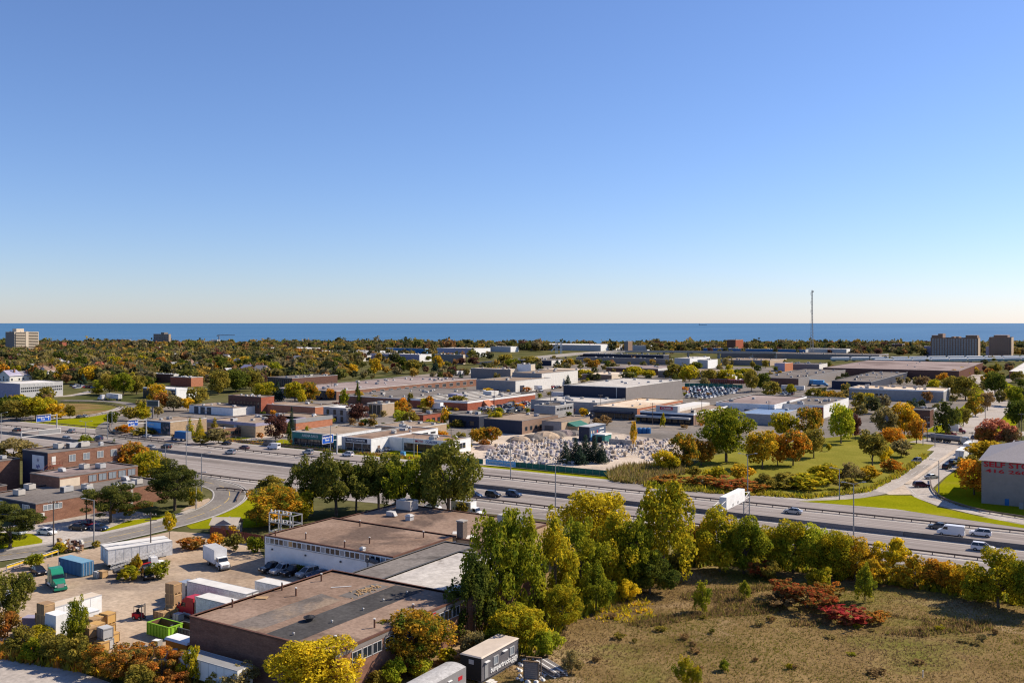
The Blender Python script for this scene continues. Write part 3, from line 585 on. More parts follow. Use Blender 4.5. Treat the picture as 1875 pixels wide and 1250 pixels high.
part('green_awning', MB().frus((d[1], d[1] + 4.5, -8, 4), (d[1], d[1] + .3, -8, 4), 2.6, 4.2), [M['greenfence']], r)
r, d = bldg('two_storey_office', 'two-storey grey office with ribbon windows behind the orange bush', foot(1017, 745, 6, 978, 1050), 6.5, 'block', 'r_grey', 'offwhite', .3, nunits=4, wins=(('u', 5, .05, .95, 3.8, 1.5, 2.8, 'white', 'glass', 2),))
r, d = bldg('grey_warehouse', 'wide grey warehouse with light roof in front of the black warehouse', foot(1093.6, 737.5, 6, 972, 1145), 6, 'block', 'r_light', 'grey', .3, nunits=10, units=(0, 1, 4))
r, d = bldg('black_warehouse', 'tall black-fronted warehouse with a pale flat roof', foot(1146, 709, 12, 1031.5, 1249), 12, 'tapered', 'r_light', 'offwhite', .4, nunits=9, units=(0, 2, 1), vmat='navy', edge=.3)  # front darker than side: shade and sun painted as two wall colours
part('pale_stripe', MB().box(d[1] - 6, d[1] - 5.6, d[2] - .08, d[2] + .01, 0, 11.6), [M['lightgrey']], r)
cl = foot(1166.6, 747, 6, 1086, 1250)
r, d = bldg('cream_roof_plaza', 'plaza with a bright cream ballast roof and shaded shopfront', cl, 6, 'orangebrick', 'r_cream', 'cream', .3, nunits=5, units=(1, 2, 3), vmat='tapered', wins=(('v', 6, .03, .95, .4, 2.4, 3.0, 'black', 'glass', 2),))
part('canopy', MB().box(d[0], d[1] - 2, d[2] - 3, d[2], 3.2, 4.0), [M['navy']], r)
r, d = bldg('red_sign_showroom', 'long showroom with a red sign on a grey raised parapet', foot(1270, 757, 5.5, 1172, 1338), 5.5, 'brownwall', 'r_tan', 'white', .3, nunits=3, vmat='navy', edge=.8)
part('sign_parapet', MB().box(-5.5, 5.5, d[2] + .5, d[2] + 3, 5.2, 8.4), [M['lightgrey']], r)
sg = part('sign_board', MB().box(-3.4, 3.0, d[2] + .38, d[2] + .5, 6.6, 8.0), [M['redsign']], r); text('lettering', 'Clutch', 1.2, sg, (-.2, d[2] + .35, 7.3), 0, 'white', .03, fit=5)
part('canopy', MB().box(d[0] - 1, d[1] - 1, d[2] - 3.4, d[2], 2.8, 3.7), [M['lightgrey']], r); part('ridge_block', MB().box(-5.5, 3, d[2] + 3, d[3] - 2, 5.1, 6.6), [M['offwhite']], r)
for i in range(8): put_face('window', winmesh(2.4, 2.3, 'black', 'glass', 2), r, d, 'v', d[0] + 2 + i * 3.2, .3)
r, d = bldg('loading_dock_warehouse', 'white-walled warehouse with dark loading doors and brown roof', foot(1418, 741, 7, 1311, 1477), 7, 'white', 'r_lilac', 'white', .4, nunits=3, edge=.6)
for i in range(5): panel('loading_door', r, d, 'v', d[0] + 3 + i * 6, d[0] + 6 + i * 6, .8, 4.2, 'darkgrey', .1)
r, d = bldg('brick_corner_warehouse', 'grey-roofed white warehouse with one red brick corner', foot(1508, 744, 6, 1418, 1554), 6.5, 'white', 'r_grey', 'offwhite', .4, nunits=10, units=(0, 1, 4))
panel('brick_corner', r, d, 'v', d[1] - 5.5, d[1] - .05, 0, 5.6, 'redbrick', .1)
r, d = bldg('blue_roof_shed', 'low grey shed with a blue metal roof behind the big green tree', foot(1425, 759.6, 5, 1353, 1460), 5, 'block', 'blueroof', 'lightgrey', .15, nunits=2, units=(1,))
r, d = bldg('cream_roof_factory', 'large grey factory with a bright cream roof beside the street', foot(1727.6, 715.6, 7, 1555, 1740), 7, 'block', 'r_cream', 'white', .3, nunits=13, units=(0, 1, 2, 4), edge=.7, wins=(('v', 8, .04, .42, 2.4, 1.8, 1.9, 'white', 'glass', 1),))
r, d = bldg('street_corner_factory', 'brown-roofed factory with angular skylights near the intersection', foot(1695, 757, 5, 1610, 1715), 5, 'tapered', 'r_lilac', 'lightgrey', .3, nunits=6, edge=.5)
bd = bldg('brick_stair_block', 'plain dark brick stair block beside the tall cedar', (-73, -63, 462, 474), 8, 'darkbrick', 'r_grey', 'tapered', .3, nunits=1)
r, d = bldg('black_strip_works', 'long dark works with many small roof vents behind the cream roof', foot(1595, 699, 6, 1523, 1690), 6, 'navy', 'r_grey', 'grey', .3, nunits=26, units=(0, 1, 2, 4))
r, d = bldg('vented_works', 'grey works with a sloping line of roof vents and parked blue trucks', foot(1462, 693, 7, 1380, 1548), 7, 'tapered', 'r_grey', 'grey', .3, nunits=18, units=(1, 2, 4), vmat='darkbrick')
r, d = bldg('huge_lilac_roof_plant', 'huge dark brick plant with a wide faded purple-brown roof', foot(1756, 679, 8, 1507, 1800), 8, 'darkbrick', 'r_lilac', 'tapered', .3, nunits=6, units=(1, 2))
r, d = bldg('striped_window_factory', 'vast grey-roofed factory with striped glazing on its end', foot(616, 716, 5.6, 500, 873), 5.6, 'brick', 'r_lilac', 'offwhite', .3, nunits=30, units=(0, 1, 2, 4), vmat='navy', wins=(('v', 26, .1, .99, 1.0, 3.6, 1.0, 'lightgrey', 'glass', 1), ('u', 14, .2, .98, 1.6, 2.4, 4.0, 'offwhite', 'glass', 3)))
r, d = bldg('striped_window_annex', 'two-storey annex with vertical striped windows behind the vast factory', foot(535, 692, 8, 490, 618), 8, 'darkbrick', 'r_grey', 'lightgrey', .3, nunits=9, units=(0, 4, 1), wins=(('v', 12, .02, .98, 1, 6, 1.0, 'lightgrey', 'glass', 1),))
r, d = bldg('bay_roof_mill', 'red brick mill with many parallel white-edged roof bays', foot(856, 735, 5, 745, 980), 5, 'redbrick', 'r_grey', 'white', .3, nunits=10, units=(0, 1, 4), edge=1.0)
for i in range(6): part('roof_bay_parapet', MB().box(-.25, .25, d[2] + rng.uniform(1, 6), d[3] - rng.uniform(1, 6), 4.6, 4.98), [M['offwhite']], r, (d[0] + 4 + i * 6.2, 0, 0))
part('roof_house', MB().box(-3, 3, -3, 3, 4.6, 6.6), [M['mauve']], r, (-6, -10, 0)); part('roof_house', MB().box(-3, 3, -4, 4, 4.6, 6.8), [M['offwhite']], r, (2, 16, 0))
bldg('bay_roof_annex', 'grey-roofed annex filling the lane between the mill and vast factory', (-384, -332.5, 418, 500), 4.6, 'brick', 'r_grey', 'white', .25, nunits=14, units=(1, 2, 4), edge=.3)
bldg('lean_to_row', 'low tan-roofed row behind the pie shop and shrub bank', (-262, -240, 308, 330), 4.0, 'tanbrick', 'r_tan', 'offwhite', .25, nunits=5)
part('brick_porch', MB().prism([(0, 0), (5, 0), (0, 4.6)], -3, 3), [M['orangebrick']], r, (d[1], -18, 0))
r, d = bldg('grey_depot', 'grey flat depot with pale end wall below the taller grey block', foot(944, 697.5, 8, 872, 1009), 8, 'offwhite', 'r_tan', 'lightgrey', .3, nunits=5, vmat='grey')
panel('depot_door', r, d, 'u', -19, -13, 0, 4.5, 'navy')
r, d = bldg('tall_grey_depot', 'taller plain grey depot block with notched corner', foot(992, 681, 12, 938, 1058), 11, 'offwhite', 'r_tan', 'grey', .3, nunits=4, vmat='grey')
r, d = bldg('beverage_plant', 'blue-grey beverage plant with two rows of small windows and rooftop lettering', foot(36.6, 701, 10, -8, 115.3), 9.5, 'lightgrey', 'r_white', 'offwhite', .3, vmat='mauve', wins=(('u', 22, .02, .98, 6.0, .9, .7, 'grey', 'glass', 1), ('u', 22, .02, .98, 4.2, .9, .7, 'grey', 'glass', 1)))
text('lettering', 'COTT BEVERAGES LTD', 1.5, r, (d[1] + .08, 1.5, 8.4), RX(90), 'white', .04, fit=13)
r, d = bldg('white_fin_pavilion', 'white-roofed glass pavilion with white corner fins among trees', foot(325, 711, 7, 262, 360), 6.5, 'white', 'r_white', 'white', .3, nunits=2, vmat='navy', edge=.7, wins=(('v', 8, .02, .98, .5, 4.6, 3.4, 'darkgrey', 'glass', 1),))
for x in (d[0] + 14, d[1] - .6): part('fin', MB().box(x, x + 1.0, d[2] - 1.2, d[2] - .1, 0, 7.4), [M['white']], r)
r, d = bldg('red_brick_block', 'dark red brick block with roof vents behind white-sided shop', foot(478, 723, 10, 418, 502), 9.0, 'redbrick', 'r_tan', 'tapered', .3, nunits=7, units=(2, 1), vmat='darkbrick', wins=(('v', 9, .03, .97, 3, 3.2, 1.4, 'darkbrick', 'glass', 1),))
r, d = bldg('white_sided_shop', 'white-sided low shop with truck bays behind the tan factory', (-410, -376, 330, 348), 4.2, 'offwhite', 'r_tan', 'tapered', .3, nunits=5, units=(1, 2), vmat='white')
for i in range(3): panel('bay_door', r, d, 'v', d[0] + 4 + i * 5, d[0] + 7.4 + i * 5, 0, 3.6, 'darkgrey', .08)
r, d = bldg('tan_brick_works', 'tan-roofed brick works hidden by pines and shrubs', foot(577, 745, 5, 480, 620), 5, 'orangebrick', 'r_tan', 'offwhite', .3, nunits=4)
r, d = bldg('grey_two_storey_shop', 'grey two-storey shop with dark windows by the maroon tree', foot(634, 747, 7, 592, 668), 7, 'block', 'r_white', 'offwhite', .3, nunits=3, wins=(('v', 3, .05, .95, 3.6, 2.2, 1.4, 'black', 'glass', 1), ('v', 2, .4, .95, .4, 2.2, 1.4, 'black', 'glass', 1), ('u', 2, .1, .9, 3, 2, 2, 'black', 'glass', 1)))
r, d = bldg('concrete_stair_shop', 'concrete shop with deep shaded stair recess', foot(700, 741, 6, 672, 722), 6.5, 'tanwall', 'r_tan', 'offwhite', .3, nunits=4, wins=(('v', 3, .1, .9, 1, 4.6, 1.8, 'black', 'glass', 1),))
# ---------------------------------------------------------------- far buildings and landmarks
far = [
 ('blue_warehouse', 'bright blue far warehouse with a lighter blue end', 778, 638, 12, 707, 784, 'lightblue', 'r_white', 'farblue', 0),
 ('grey_far_warehouse', 'pale grey warehouse with cluttered white roof in front of the blue warehouse', 768, 649, 9, 678, 790, 'white', 'r_white', 'mauve', 14),
 ('lilac_warehouse', 'lilac-grey far warehouse ending in a white wall', 868, 638, 12, 800, 898, 'white', 'r_light', 'mauve', 3),
 ('tan_far_block', 'tan concrete block with dark specks behind dark round trees', 848, 649.5, 11, 795, 852, 'cream', 'r_light', 'tapered', 8),
 ('white_far_shed', 'white far shed just left of the white warehouse row', 935, 634.5, 9, 894, 950, 'white', 'r_white', 'lightgrey', 3),
 ('white_far_warehouse', 'long white far warehouse under the lakeside trees', 1100, 632, 10, 952, 1143, 'white', 'r_white', 'lightgrey', 6),
 ('short_white_warehouse', 'short white far warehouse right of the brown office block', 1185, 632.5, 9, 1158, 1194, 'white', 'r_white', 'lightgrey', 2),
 ('brown_far_office', 'brown five-storey far office block between white warehouses', 1150, 625, 18, 1143, 1158, 'brownwall', 'r_grey', 'tapered', 1),
 ('dark_far_works', 'long nearly black far works below the viaduct', 1215, 650, 9, 1062, 1225, 'navy', 'r_grey', 'navy', 16),
 ('green_grey_shed', 'long green-grey far shed in front of the dark works', 1228, 657, 7, 1055, 1232, 'tapered', 'r_grey', 'tapered', 10),
 ('white_cube_works', 'white cubic works with grey front right of the dark sheds', 1263, 656, 10, 1235, 1300, 'white', 'r_light', 'lightgrey', 4),
 ('white_notched_works', 'white notched works attached to the white cubic works', 1296, 659, 9, 1277, 1314, 'white', 'r_light', 'lightgrey', 3),
 ('blue_grey_far_plant', 'long blue-grey far plant left of the radio mast', 1475, 640, 8, 1288, 1480, 'lightgrey', 'r_light', 'signblue', 18),
 ('white_windowed_plant', 'white far plant with small dark windows by the radio mast', 1550, 639, 9, 1476, 1560, 'white', 'r_light', 'lightgrey', 4),
 ('long_grey_wall_shed', 'very long dark grey shed wall behind the rail yard', 1610, 650, 7, 1320, 1627, 'tapered', 'r_grey', 'tapered', 12),
 ('cream_depot', 'low cream depot beside the white cube and red trees', 935, 676, 9, 862, 950, 'cream', 'r_cream', 'tapered', 3),
 ('white_cube', 'white cube building with rooftop plant near red trees', 972, 667, 13, 947, 980, 'cream', 'r_light', 'white', 3),
 ('dark_lake_block', 'dark blue-grey mid-rise at the lake left of the tan tower', 237, 621.5, 16, 215, 240, 'mauve', 'r_grey', 'darkgrey', 2),
 ('white_lake_block', 'white building under construction below the tower crane', 398, 622, 17, 386, 403, 'white', 'r_white', 'offwhite', 2),
 ('white_row_plant', 'white low plant rising behind the residential trees', 545, 638, 10, 470, 600, 'white', 'r_white', 'lightgrey', 12),
 ('grey_row_plant', 'grey low plant right of the white plant behind rusty tree', 640, 645, 8, 540, 690, 'lightgrey', 'r_white', 'offwhite', 12),
 ('brick_lake_block', 'dark red brick apartment block at the shore in the right half', 1347, 622, 20, 1331, 1361, 'redbrick', 'r_grey', 'darkbrick', 1),
 ('low_brick_apartments', 'low dark brick apartments among trees left of the big apartment house', 1652, 630, 13, 1629, 1657, 'brownwall', 'r_grey', 'darkbrick', 1),
 ('front_mauve_block', 'mauve-grey block in front of the big apartment house, left of pair', 1727, 634, 14, 1692, 1731, 'white', 'r_grey', 'mauve', 1),
 ('front_grey_block', 'mauve-grey block in front of the big apartment house, right of pair', 1781, 634.5, 14, 1745, 1785, 'white', 'r_grey', 'mauve', 1),
 ('edge_mauve_block', 'mauve-grey block in front of the brown twin tower', 1842, 635, 13, 1805, 1846, 'white', 'r_grey', 'mauve', 1),
 ('shop_strip', 'tan strip mall with flat roof among the residential trees', 240, 686, 6, 219, 248, 'orangebrick', 'r_tan', 'tanwall', 2),
 ('brick_school_wing', 'red brick school wing behind the white fin pavilion', 350, 691, 7, 312, 372, 'orangebrick', 'r_light', 'redbrick', 5),
 ('grey_school_wing', 'grey-roofed school wing behind the red brick wing', 318, 685, 7, 262, 330, 'offwhite', 'r_light', 'darkbrick', 5),
 ('roadside_depot', 'white roadside depot with lime edge at the right photo border', 1868, 680, 6, 1848, 1900, 'white', 'r_white', 'redbrick', 2),
 ('tan_roof_depot', 'tan-roofed depot behind the black warehouse, right of middle', 1290, 681, 6, 1205, 1330, 'tanwall', 'r_tan', 'tapered', 5),
 ('lilac_roof_depot', 'faded lilac-roofed depot behind the black warehouse', 1205, 675, 6, 1110, 1250, 'offwhite', 'r_lilac', 'darkbrick', 6),
 ('pink_brick_shed', 'pinkish brick shed with blank wall before the rail sheds', 1437, 665, 8, 1418, 1452, 'orangebrick', 'r_lilac', 'mauve', 1),
 ('white_yard_shed', 'low white shed in the groves above the car lot', 1340, 687, 5, 1288, 1362, 'white', 'r_white', 'tapered', 4),
 ('grey_rail_shed', 'grey-roofed shed in front of the long rail shed wall', 1500, 667, 6, 1446, 1515, 'offwhite', 'r_grey', 'tapered', 6),
 ('long_tan_rail_shed', 'long tan-roofed shed below the blue-grey plant', 1410, 660, 6, 1320, 1440, 'tanwall', 'r_tan', 'tapered', 8),
 ('pale_link_shed', 'pale low shed between the tall grey depot and the viaduct', 1120, 686, 5, 1066, 1160, 'cream', 'r_cream', 'brownwall', 4),
 ('cream_truck_depot', 'cream low truck depot right of the white cube', 1060, 678, 5, 985, 1090, 'cream', 'r_cream', 'tapered', 5),
 ('white_clutter_plant', 'white low plant with cluttered roof left of the blue warehouse', 690, 644, 8, 610, 730, 'white', 'r_white', 'lightgrey', 10),
 ('grey_low_plant', 'grey low plant behind dark trees left of the grey warehouse', 660, 651, 7, 575, 680, 'offwhite', 'r_light', 'tapered', 8),
 ('dark_roof_row', 'dark-roofed row of sheds under the viaduct end', 1010, 660, 6, 940, 1050, 'offwhite', 'r_grey', 'navy', 6),
]
for (n, lab, Cx, Cy, z, xl, xr, wl, rf, vm, nu) in far:
    bldg(n, lab, foot(Cx, Cy, z, xl, xr), z, wl, rf, 'offwhite', .3, vmat=vm, nunits=nu, units=(0, 1, 4), group=None)
def grid(r, d, face, nx, f0, f1, z0, dz, nz, w, h, fm='offwhite', gm='glass'):
    for k in range(nz):
        for i in range(nx):
            ln = d[1] - d[0] if face == 'v' else d[3] - d[2]; o = d[0] if face == 'v' else d[2]
            put_face('window', winmesh(w, h, fm, gm, 1), r, d, face, o + ln * (f0 + (f1 - f0) * (i + .5) / nx), z0 + k * dz)
r, d = bldg('slab_tower', 'cream slab apartment tower with rows of balconies at the far left', foot(26.3, 607.6, 34, 10, 70.7), 34, 'cream', 'r_light', 'cream', .4, vmat='tapered', nunits=8, units=(0, 4))  # end wall away from the sun painted darker, its shade in the colour
for k in range(12):
    z = 4.2 + k * 2.45
    for (y0, y1) in ((d[2] + 1.5, -2.6), (2.2, d[3] - .8)):
        part('balcony', MB().box(d[1] - .02, d[1] + 1.5, y0, y1, z - .5, z + .62), [M['cream']], r)
        part('balcony_recess', MB().box(d[1] - .01, d[1] + .06, y0, y1, z + .62, z + 1.9), [M['glass']], r)  # dark glass strip paints the shaded recess above each balcony
part('stair_core', MB().box(d[1] - .02, d[1] + 1.8, -2.4, 2.0, 0, 34.4), [M['cream']], r); part('roof_house', MB().box(-6, 5, -12, 0, 33.6, 39), [M['cream']], r)
r, d = bldg('tan_lake_tower', 'tan grid-fronted apartment tower at the lake shore', foot(309, 611.5, 28, 281, 313), 28, 'tanwall', 'r_grey', 'tanwall', .4, vmat='tapered'); grid(r, d, 'v', 9, .03, .97, 2.4, 2.9, 9, 2.0, 1.7); part('roof_house', MB().box(2, 11, -4, 4, 27.5, 31), [M['tapered']], r)
r, d = bldg('big_apartment_house', 'long brown apartment house with stepped roofline and window grid', foot(1791, 616, 29, 1704, 1795), 27, 'tanwall', 'r_grey', 'brownwall', .4, vmat='brownwall'); grid(r, d, 'v', 17, .02, .98, 2.2, 2.7, 9, 1.7, 1.5, 'white', 'paleglass')  # tan end and brown front put sun and shade into the paint
for (x0, x1, h) in ((.02, .16, 3.4), (.16, .26, 5.6), (.74, .98, 3.6), (.44, .5, 1.6), (.54, .6, 1.6)): part('roof_house', MB().box(d[0] + (d[1] - d[0]) * x0, d[0] + (d[1] - d[0]) * x1, d[2] + .2, d[3] - .2, 26.6, 27 + h), [M['brownwall']], r)
r, d = bldg('twin_brown_tower', 'brown twin apartment tower near the right photo border', foot(1852, 615, 29, 1811, 1856), 27, 'tanwall', 'r_grey', 'brownwall', .4, vmat='brownwall'); grid(r, d, 'v', 9, .02, .98, 2.2, 2.7, 9, 1.8, 1.6, 'offwhite'); part('roof_house', MB().box(d[0] + 6, d[1] - 5, d[2] + .2, d[3] - .2, 26.6, 30), [M['brownwall']], r)
r, d = bldg('brick_school', 'long dark brick school with a square red tower among left trees', foot(150, 634, 9, 71, 158), 9, 'redbrick', 'r_light', 'offwhite', .3, vmat='darkbrick', nunits=6); part('tower', MB().box(-6, 4, -4, 4, 8.6, 15), [M['redbrick']], r, (2, d[2] + 4.2, 0))
# houses in the left residential woods
hs = [(18, 700, 'mauve', 'offwhite'), (42, 697, 'shingle', 'white'), (72, 690, 'brownwall', 'brick'), (108, 672, 'grey', 'offwhite'), (118, 674, 'shingle', 'white'), (180, 678, 'redbrick', 'white'), (30, 662, 'shingle', 'offwhite'), (88, 690, 'brownwall', 'offwhite'),
      (150, 655, 'shingle', 'white'), (225, 668, 'grey', 'white'), (290, 647, 'white', 'offwhite'), (345, 672, 'brownwall', 'tanbrick'), (320, 678, 'grey', 'redbrick'), (365, 678, 'shingle', 'cream'), (325, 662, 'white', 'white'), (437, 672, 'shingle', 'brick'), (455, 688, 'mauve', 'brick'),
      (480, 690, 'shingle', 'tanbrick'), (420, 690, 'lightgrey', 'redbrick'), (545, 664, 'grey', 'white'), (572, 664, 'shingle', 'offwhite'), (490, 662, 'lightgrey', 'offwhite'), (460, 637, 'brownwall', 'brownwall'), (415, 662, 'shingle', 'white'), (60, 680, 'grey', 'white'), (200, 690, 'grey', 'offwhite')]
hn = ['beside the beverage plant lawn', 'above the beverage plant roof', 'left of the round gold tree', 'under the dark pointed tree', 'behind the gold tree crown', 'with reddish roof near the frontage road', 'at the far left woods', 'with twin gables near the gold tree',
      'below the brick school', 'under an orange tree', 'below the tan tower', 'with a broad brown roof', 'with dark porch', 'beside a yellow tree', 'with white gable wall', 'with dark steep roof', 'with long slanted roof',
      'left of the striped annex', 'with flat pale roof', 'left of the red maple', 'right of the rusty tree', 'behind a maroon tree', 'with tall brown gable by the lake', 'behind the gold maple', 'above the left lawns', 'behind dark roadside trees']
HC = {'mauve': 'mauve', 'shingle': 'grey', 'brownwall': 'brown', 'grey': 'dark grey', 'redbrick': 'red', 'white': 'white', 'lightgrey': 'pale grey'}
for i, (x, y, rc, wc) in enumerate(hs):
    q = at(x, y); s = rng.uniform(.9, 1.25); rz = rng.choice((0, RX(90))) + rng.uniform(-.2, .2)
    o = thing('house', HC[rc] + '-roofed house ' + hn[i], 'house', (*q, 0), rz, 'houses in the residential woods', s)
    part('wall', MB().box(-6, 6, -4.5, 4.5, 0, 5).prism([(-6, 5), (6, 5), (0, 8.4)], -4.5, 4.5), [M[wc]], o)
    part('roof', MB().face([(-6.5, -5, 4.7), (-6.5, 5, 4.7), (0, 5, 8.5), (0, -5, 8.5)][::-1]).face([(6.5, -5, 4.7), (6.5, 5, 4.7), (0, 5, 8.5), (0, -5, 8.5)]), [M[rc]], o)
    part('chimney', MB().box(2, 3, 1, 2, 6, 9.6), [M['brick']], o)
    wm = winmesh(1.2, 1.4, 'white', 'glass', 1)
    for k in (-3.5, 0, 3.5): link('window', wm, o, (k, -4.5, 1.4)); link('window', wm, o, (k, -4.5, 3.2) if k == 0 else (6, k * .8, 1.6), 0 if k == 0 else RX(90))
# viaduct
vp = smoothline([at(872, 665.5, .5), at(930, 659.5, 4), at(990, 653.5, 7), at(1060, 647, 9), at(1140, 643, 9.5), at(1260, 643.5, 9), at(1420, 645, 8.5)], 6)
vz = [np.interp(i, [0, 6, 12, 18, 24, 30, 36], [.6, 4, 7, 9, 9.5, 9, 8.5]) for i in range(len(vp))]
v = thing('viaduct', 'pale concrete road viaduct curving up across the far rail lands', 'bridge', (0, 0, 0)); m = MB(); A, B_ = offs(vp, -6), offs(vp, 6)
for i in range(len(vp) - 1):
    z0, z1 = vz[i], vz[i + 1]
    m.face([(*A[i], z0), (*A[i + 1], z1), (*B_[i + 1], z1), (*B_[i], z0)]); m.face([(*A[i], z0 - 1.6), (*A[i + 1], z1 - 1.6), (*A[i + 1], z1 + .9), (*A[i], z0 + .9)], 1); m.face([(*B_[i], z0 - 1.6), (*B_[i + 1], z1 - 1.6), (*B_[i + 1], z1 + .9), (*B_[i], z0 + .9)], 1)
part('deck', m, [M['pale_road'], M['conc']], v)
for i in range(8, len(vp), 2): part('pier', MB().box(-.8, .8, -4, 4, 0, vz[i] - 1), [M['conc']], v, (*vp[i], 0), .6)
# train coaches in the rail yard
tc = thing('train_coach', 'white and green train coach in the rail yard', 'train', (0, 0, 0), 0, 'train coaches standing in the rail yard')
part('body', MB().box(-12.3, 12.3, -1.45, 1.45, 1.0, 4.9, 0), [M['white']], tc); part('green_band', MB().box(-12.32, 12.32, -1.5, 1.5, 1.5, 2.6), [M['greenfence']], tc)
part('roof', MB().frus((-12.3, 12.3, -1.4, 1.4), (-12, 12, -.8, .8), 4.9, 5.3), [M['white']], tc); part('bogie', MB().box(-10, -7, -1.2, 1.2, 0, 1), [M['black']], tc); part('bogie', MB().box(7, 10, -1.2, 1.2, 0, 1), [M['black']], tc)
first = True
for (xa, ya, xb, yb) in ((1520, 661.5, 1900, 657.5), (1600, 665, 1900, 661)):
    A, Bq = at(xa, ya), at(xb, yb); L = math.hypot(Bq[0] - A[0], Bq[1] - A[1]); an = math.atan2(Bq[1] - A[1], Bq[0] - A[0]); n = int(L / 26)
    for i in range(n):
        loc = (A[0] + (Bq[0] - A[0]) * (i + .5) / n, A[1] + (Bq[1] - A[1]) * (i + .5) / n, 0)
        if first: tc.location = loc; tc.rotation_euler = (0, 0, an); first = False
        else: dup(tc, loc, an)
# radio mast
q = at(1487, 655); o = thing('radio_mast', 'tall lattice radio mast rising above the lake horizon', 'mast', (*q, 0)); m = MB(); br = MB(); hh = 93.0
def leg(k, z): g = RX(90 + 120 * k); rr = 2.9 - 2.1 * min(z / 70, 1); return (rr * math.cos(g), rr * math.sin(g), z)
for k in range(3):
    zz = [0, 15, 30, 45, 60, 70, hh]
    for i in range(6): m.tube(leg(k, zz[i]), leg(k, zz[i + 1]), .24, .2, n=5)
    for z in np.arange(0, hh - 3, 4.2): br.tube(leg(k, z), leg((k + 1) % 3, z + 4.2), .13, n=4, cap=False).tube(leg(k, z), leg((k + 1) % 3, z), .11, n=4, cap=False)
part('leg', m, [M['grey']], o); tag(part('bracing', br, [M['grey']], o), kind='stuff')
for z in (64, 76, 88): part('antenna', MB().box(-1.9, -1.6, -.2, .2, z - 2, z + 2).box(-1.6, -.5, -.08, .08, z - .1, z + .1), [M['lightgrey']], o)
part('dish', MB().tube((1.1, 0, 91), (2.0, 0, 91), .9, n=10), [M['darkgrey']], o)
# twin loading tower
q = at(1023, 647); o = thing('loading_gantry', 'white twin-column gantry standing above the far white warehouse', 'gantry', (*q, 0), RX(32))
for x in (-4.5, -2.5, 3, 5): part('column', MB().box(x - .5, x + .5, -.5, .5, 0, 22 if x < 0 else 18), [M['white']], o)
for z in (6, 12): part('crossbeam', MB().box(-4.5, 5, -.4, .4, z, z + .8), [M['white']], o)
part('chute', MB().tube((-4.5, 0, 12), (-12, 0, 3), 1.0, n=6), [M['offwhite']], o)
# tower crane
q = cf((401 - 937.5) * 1.0, 1700); o = thing('tower_crane', 'thin grey tower crane with horizontal jib by the lake', 'crane', (*q, 0), RX(32))
part('mast', MB().box(-.7, .7, -.7, .7, 0, 26), [M['tapered']], o); part('jib', MB().box(-3, 29, -.45, .45, 25, 26), [M['tapered']], o); part('counterweight', MB().box(-4, -2, -.8, .8, 23.5, 25.4), [M['conc']], o)
# freighter
q = cf((1287 - 937.5) / 1700 * 22000, 22000); o = thing('freighter', 'low dark freighter far out on the lake horizon', 'ship', (*q, -1.5), RX(32))
part('hull', MB().prism([(-95, 0), (92, 0), (98, 9), (-98, 9)], -12, 12), [M['navy']], o); part('bridge', MB().box(-90, -72, -10, 10, 9, 22), [M['tapered']], o)
# ---------------------------------------------------------------- vegetation
L = {}
for n, a, b in (('green', (.088, .114, .012), (.205, .195, .015)), ('dkgreen', (.038, .056, .012), (.090, .100, .016)), ('yg', (.135, .145, .012), (.32, .245, .015)), ('lime', (.15, .19, .014), (.28, .27, .025)),
                ('yellow', (.26, .215, .014), (.52, .345, .02)), ('gold', (.17, .140, .014), (.45, .275, .02)), ('orange', (.22, .140, .018), (.46, .195, .02)), ('rust', (.13, .090, .022), (.33, .120, .03)), ('red', (.15, .085, .025), (.36, .060, .022)),
                ('crimson', (.14, .055, .025), (.31, .030, .035)), ('maroon', (.045, .024, .022), (.10, .042, .034)), ('olive', (.105, .098, .020), (.205, .160, .030)), ('greyol', (.135, .118, .050), (.215, .170, .070)), ('pine', (.034, .046, .014), (.088, .090, .020)),
                ('bluec', (.018, .032, .028), (.03, .05, .036)), ('brown', (.13, .09, .045), (.20, .13, .06)), ('mixg', (.065, .095, .014), (.36, .19, .02)), ('mixo', (.12, .11, .02), (.40, .17, .02)), ('willow', (.060, .070, .014), (.135, .128, .026)), ('pink', (.30, .10, .07), (.34, .15, .08)), ('sumac', (.125, .105, .030), (.125, .095, .030)), ('sumac2', (.15, .11, .03), (.36, .09, .025))):
    L[n] = leafm('leaf_' + n, a, b)
L['sumac'] = leafm('leaf_sumac_mixed', (.105, .095, .026), (.30, .062, .024), 1.1)
L['sumac2'] = leafm('leaf_sumac_orange', (.12, .105, .026), (.34, .125, .024), 1.1)
def rawmesh(name, V, mats, mi=None, k=4):
    n = V.shape[0]; me = bpy.data.meshes.new(name); me.vertices.add(n * k); me.vertices.foreach_set('co', V.astype(np.float32).ravel())
    me.loops.add(n * k); me.loops.foreach_set('vertex_index', np.arange(n * k, dtype=np.int32)); me.polygons.add(n)
    me.polygons.foreach_set('loop_start', np.arange(0, n * k, k, dtype=np.int32)); me.polygons.foreach_set('loop_total', np.full(n, k, np.int32))
    for m_ in mats: me.materials.append(m_)
    if mi is not None: me.polygons.foreach_set('material_index', mi.astype(np.int32))
    me.update(calc_edges=True); return me
def leaves(C, N, a, b, R):
    n = len(C); N = N / (np.linalg.norm(N, axis=1, keepdims=True) + 1e-9); r = R.normal(size=(n, 3)); t = np.cross(N, r); t /= np.linalg.norm(t, axis=1, keepdims=True) + 1e-9; q = np.cross(N, t)
    s = R.uniform(.6, 1.35, (n, 1)); A = t * a * s; B = q * b * s
    return np.stack([C - A, C - B * R.uniform(.7, 1.2, (n, 1)), C + A, C + B], 1)
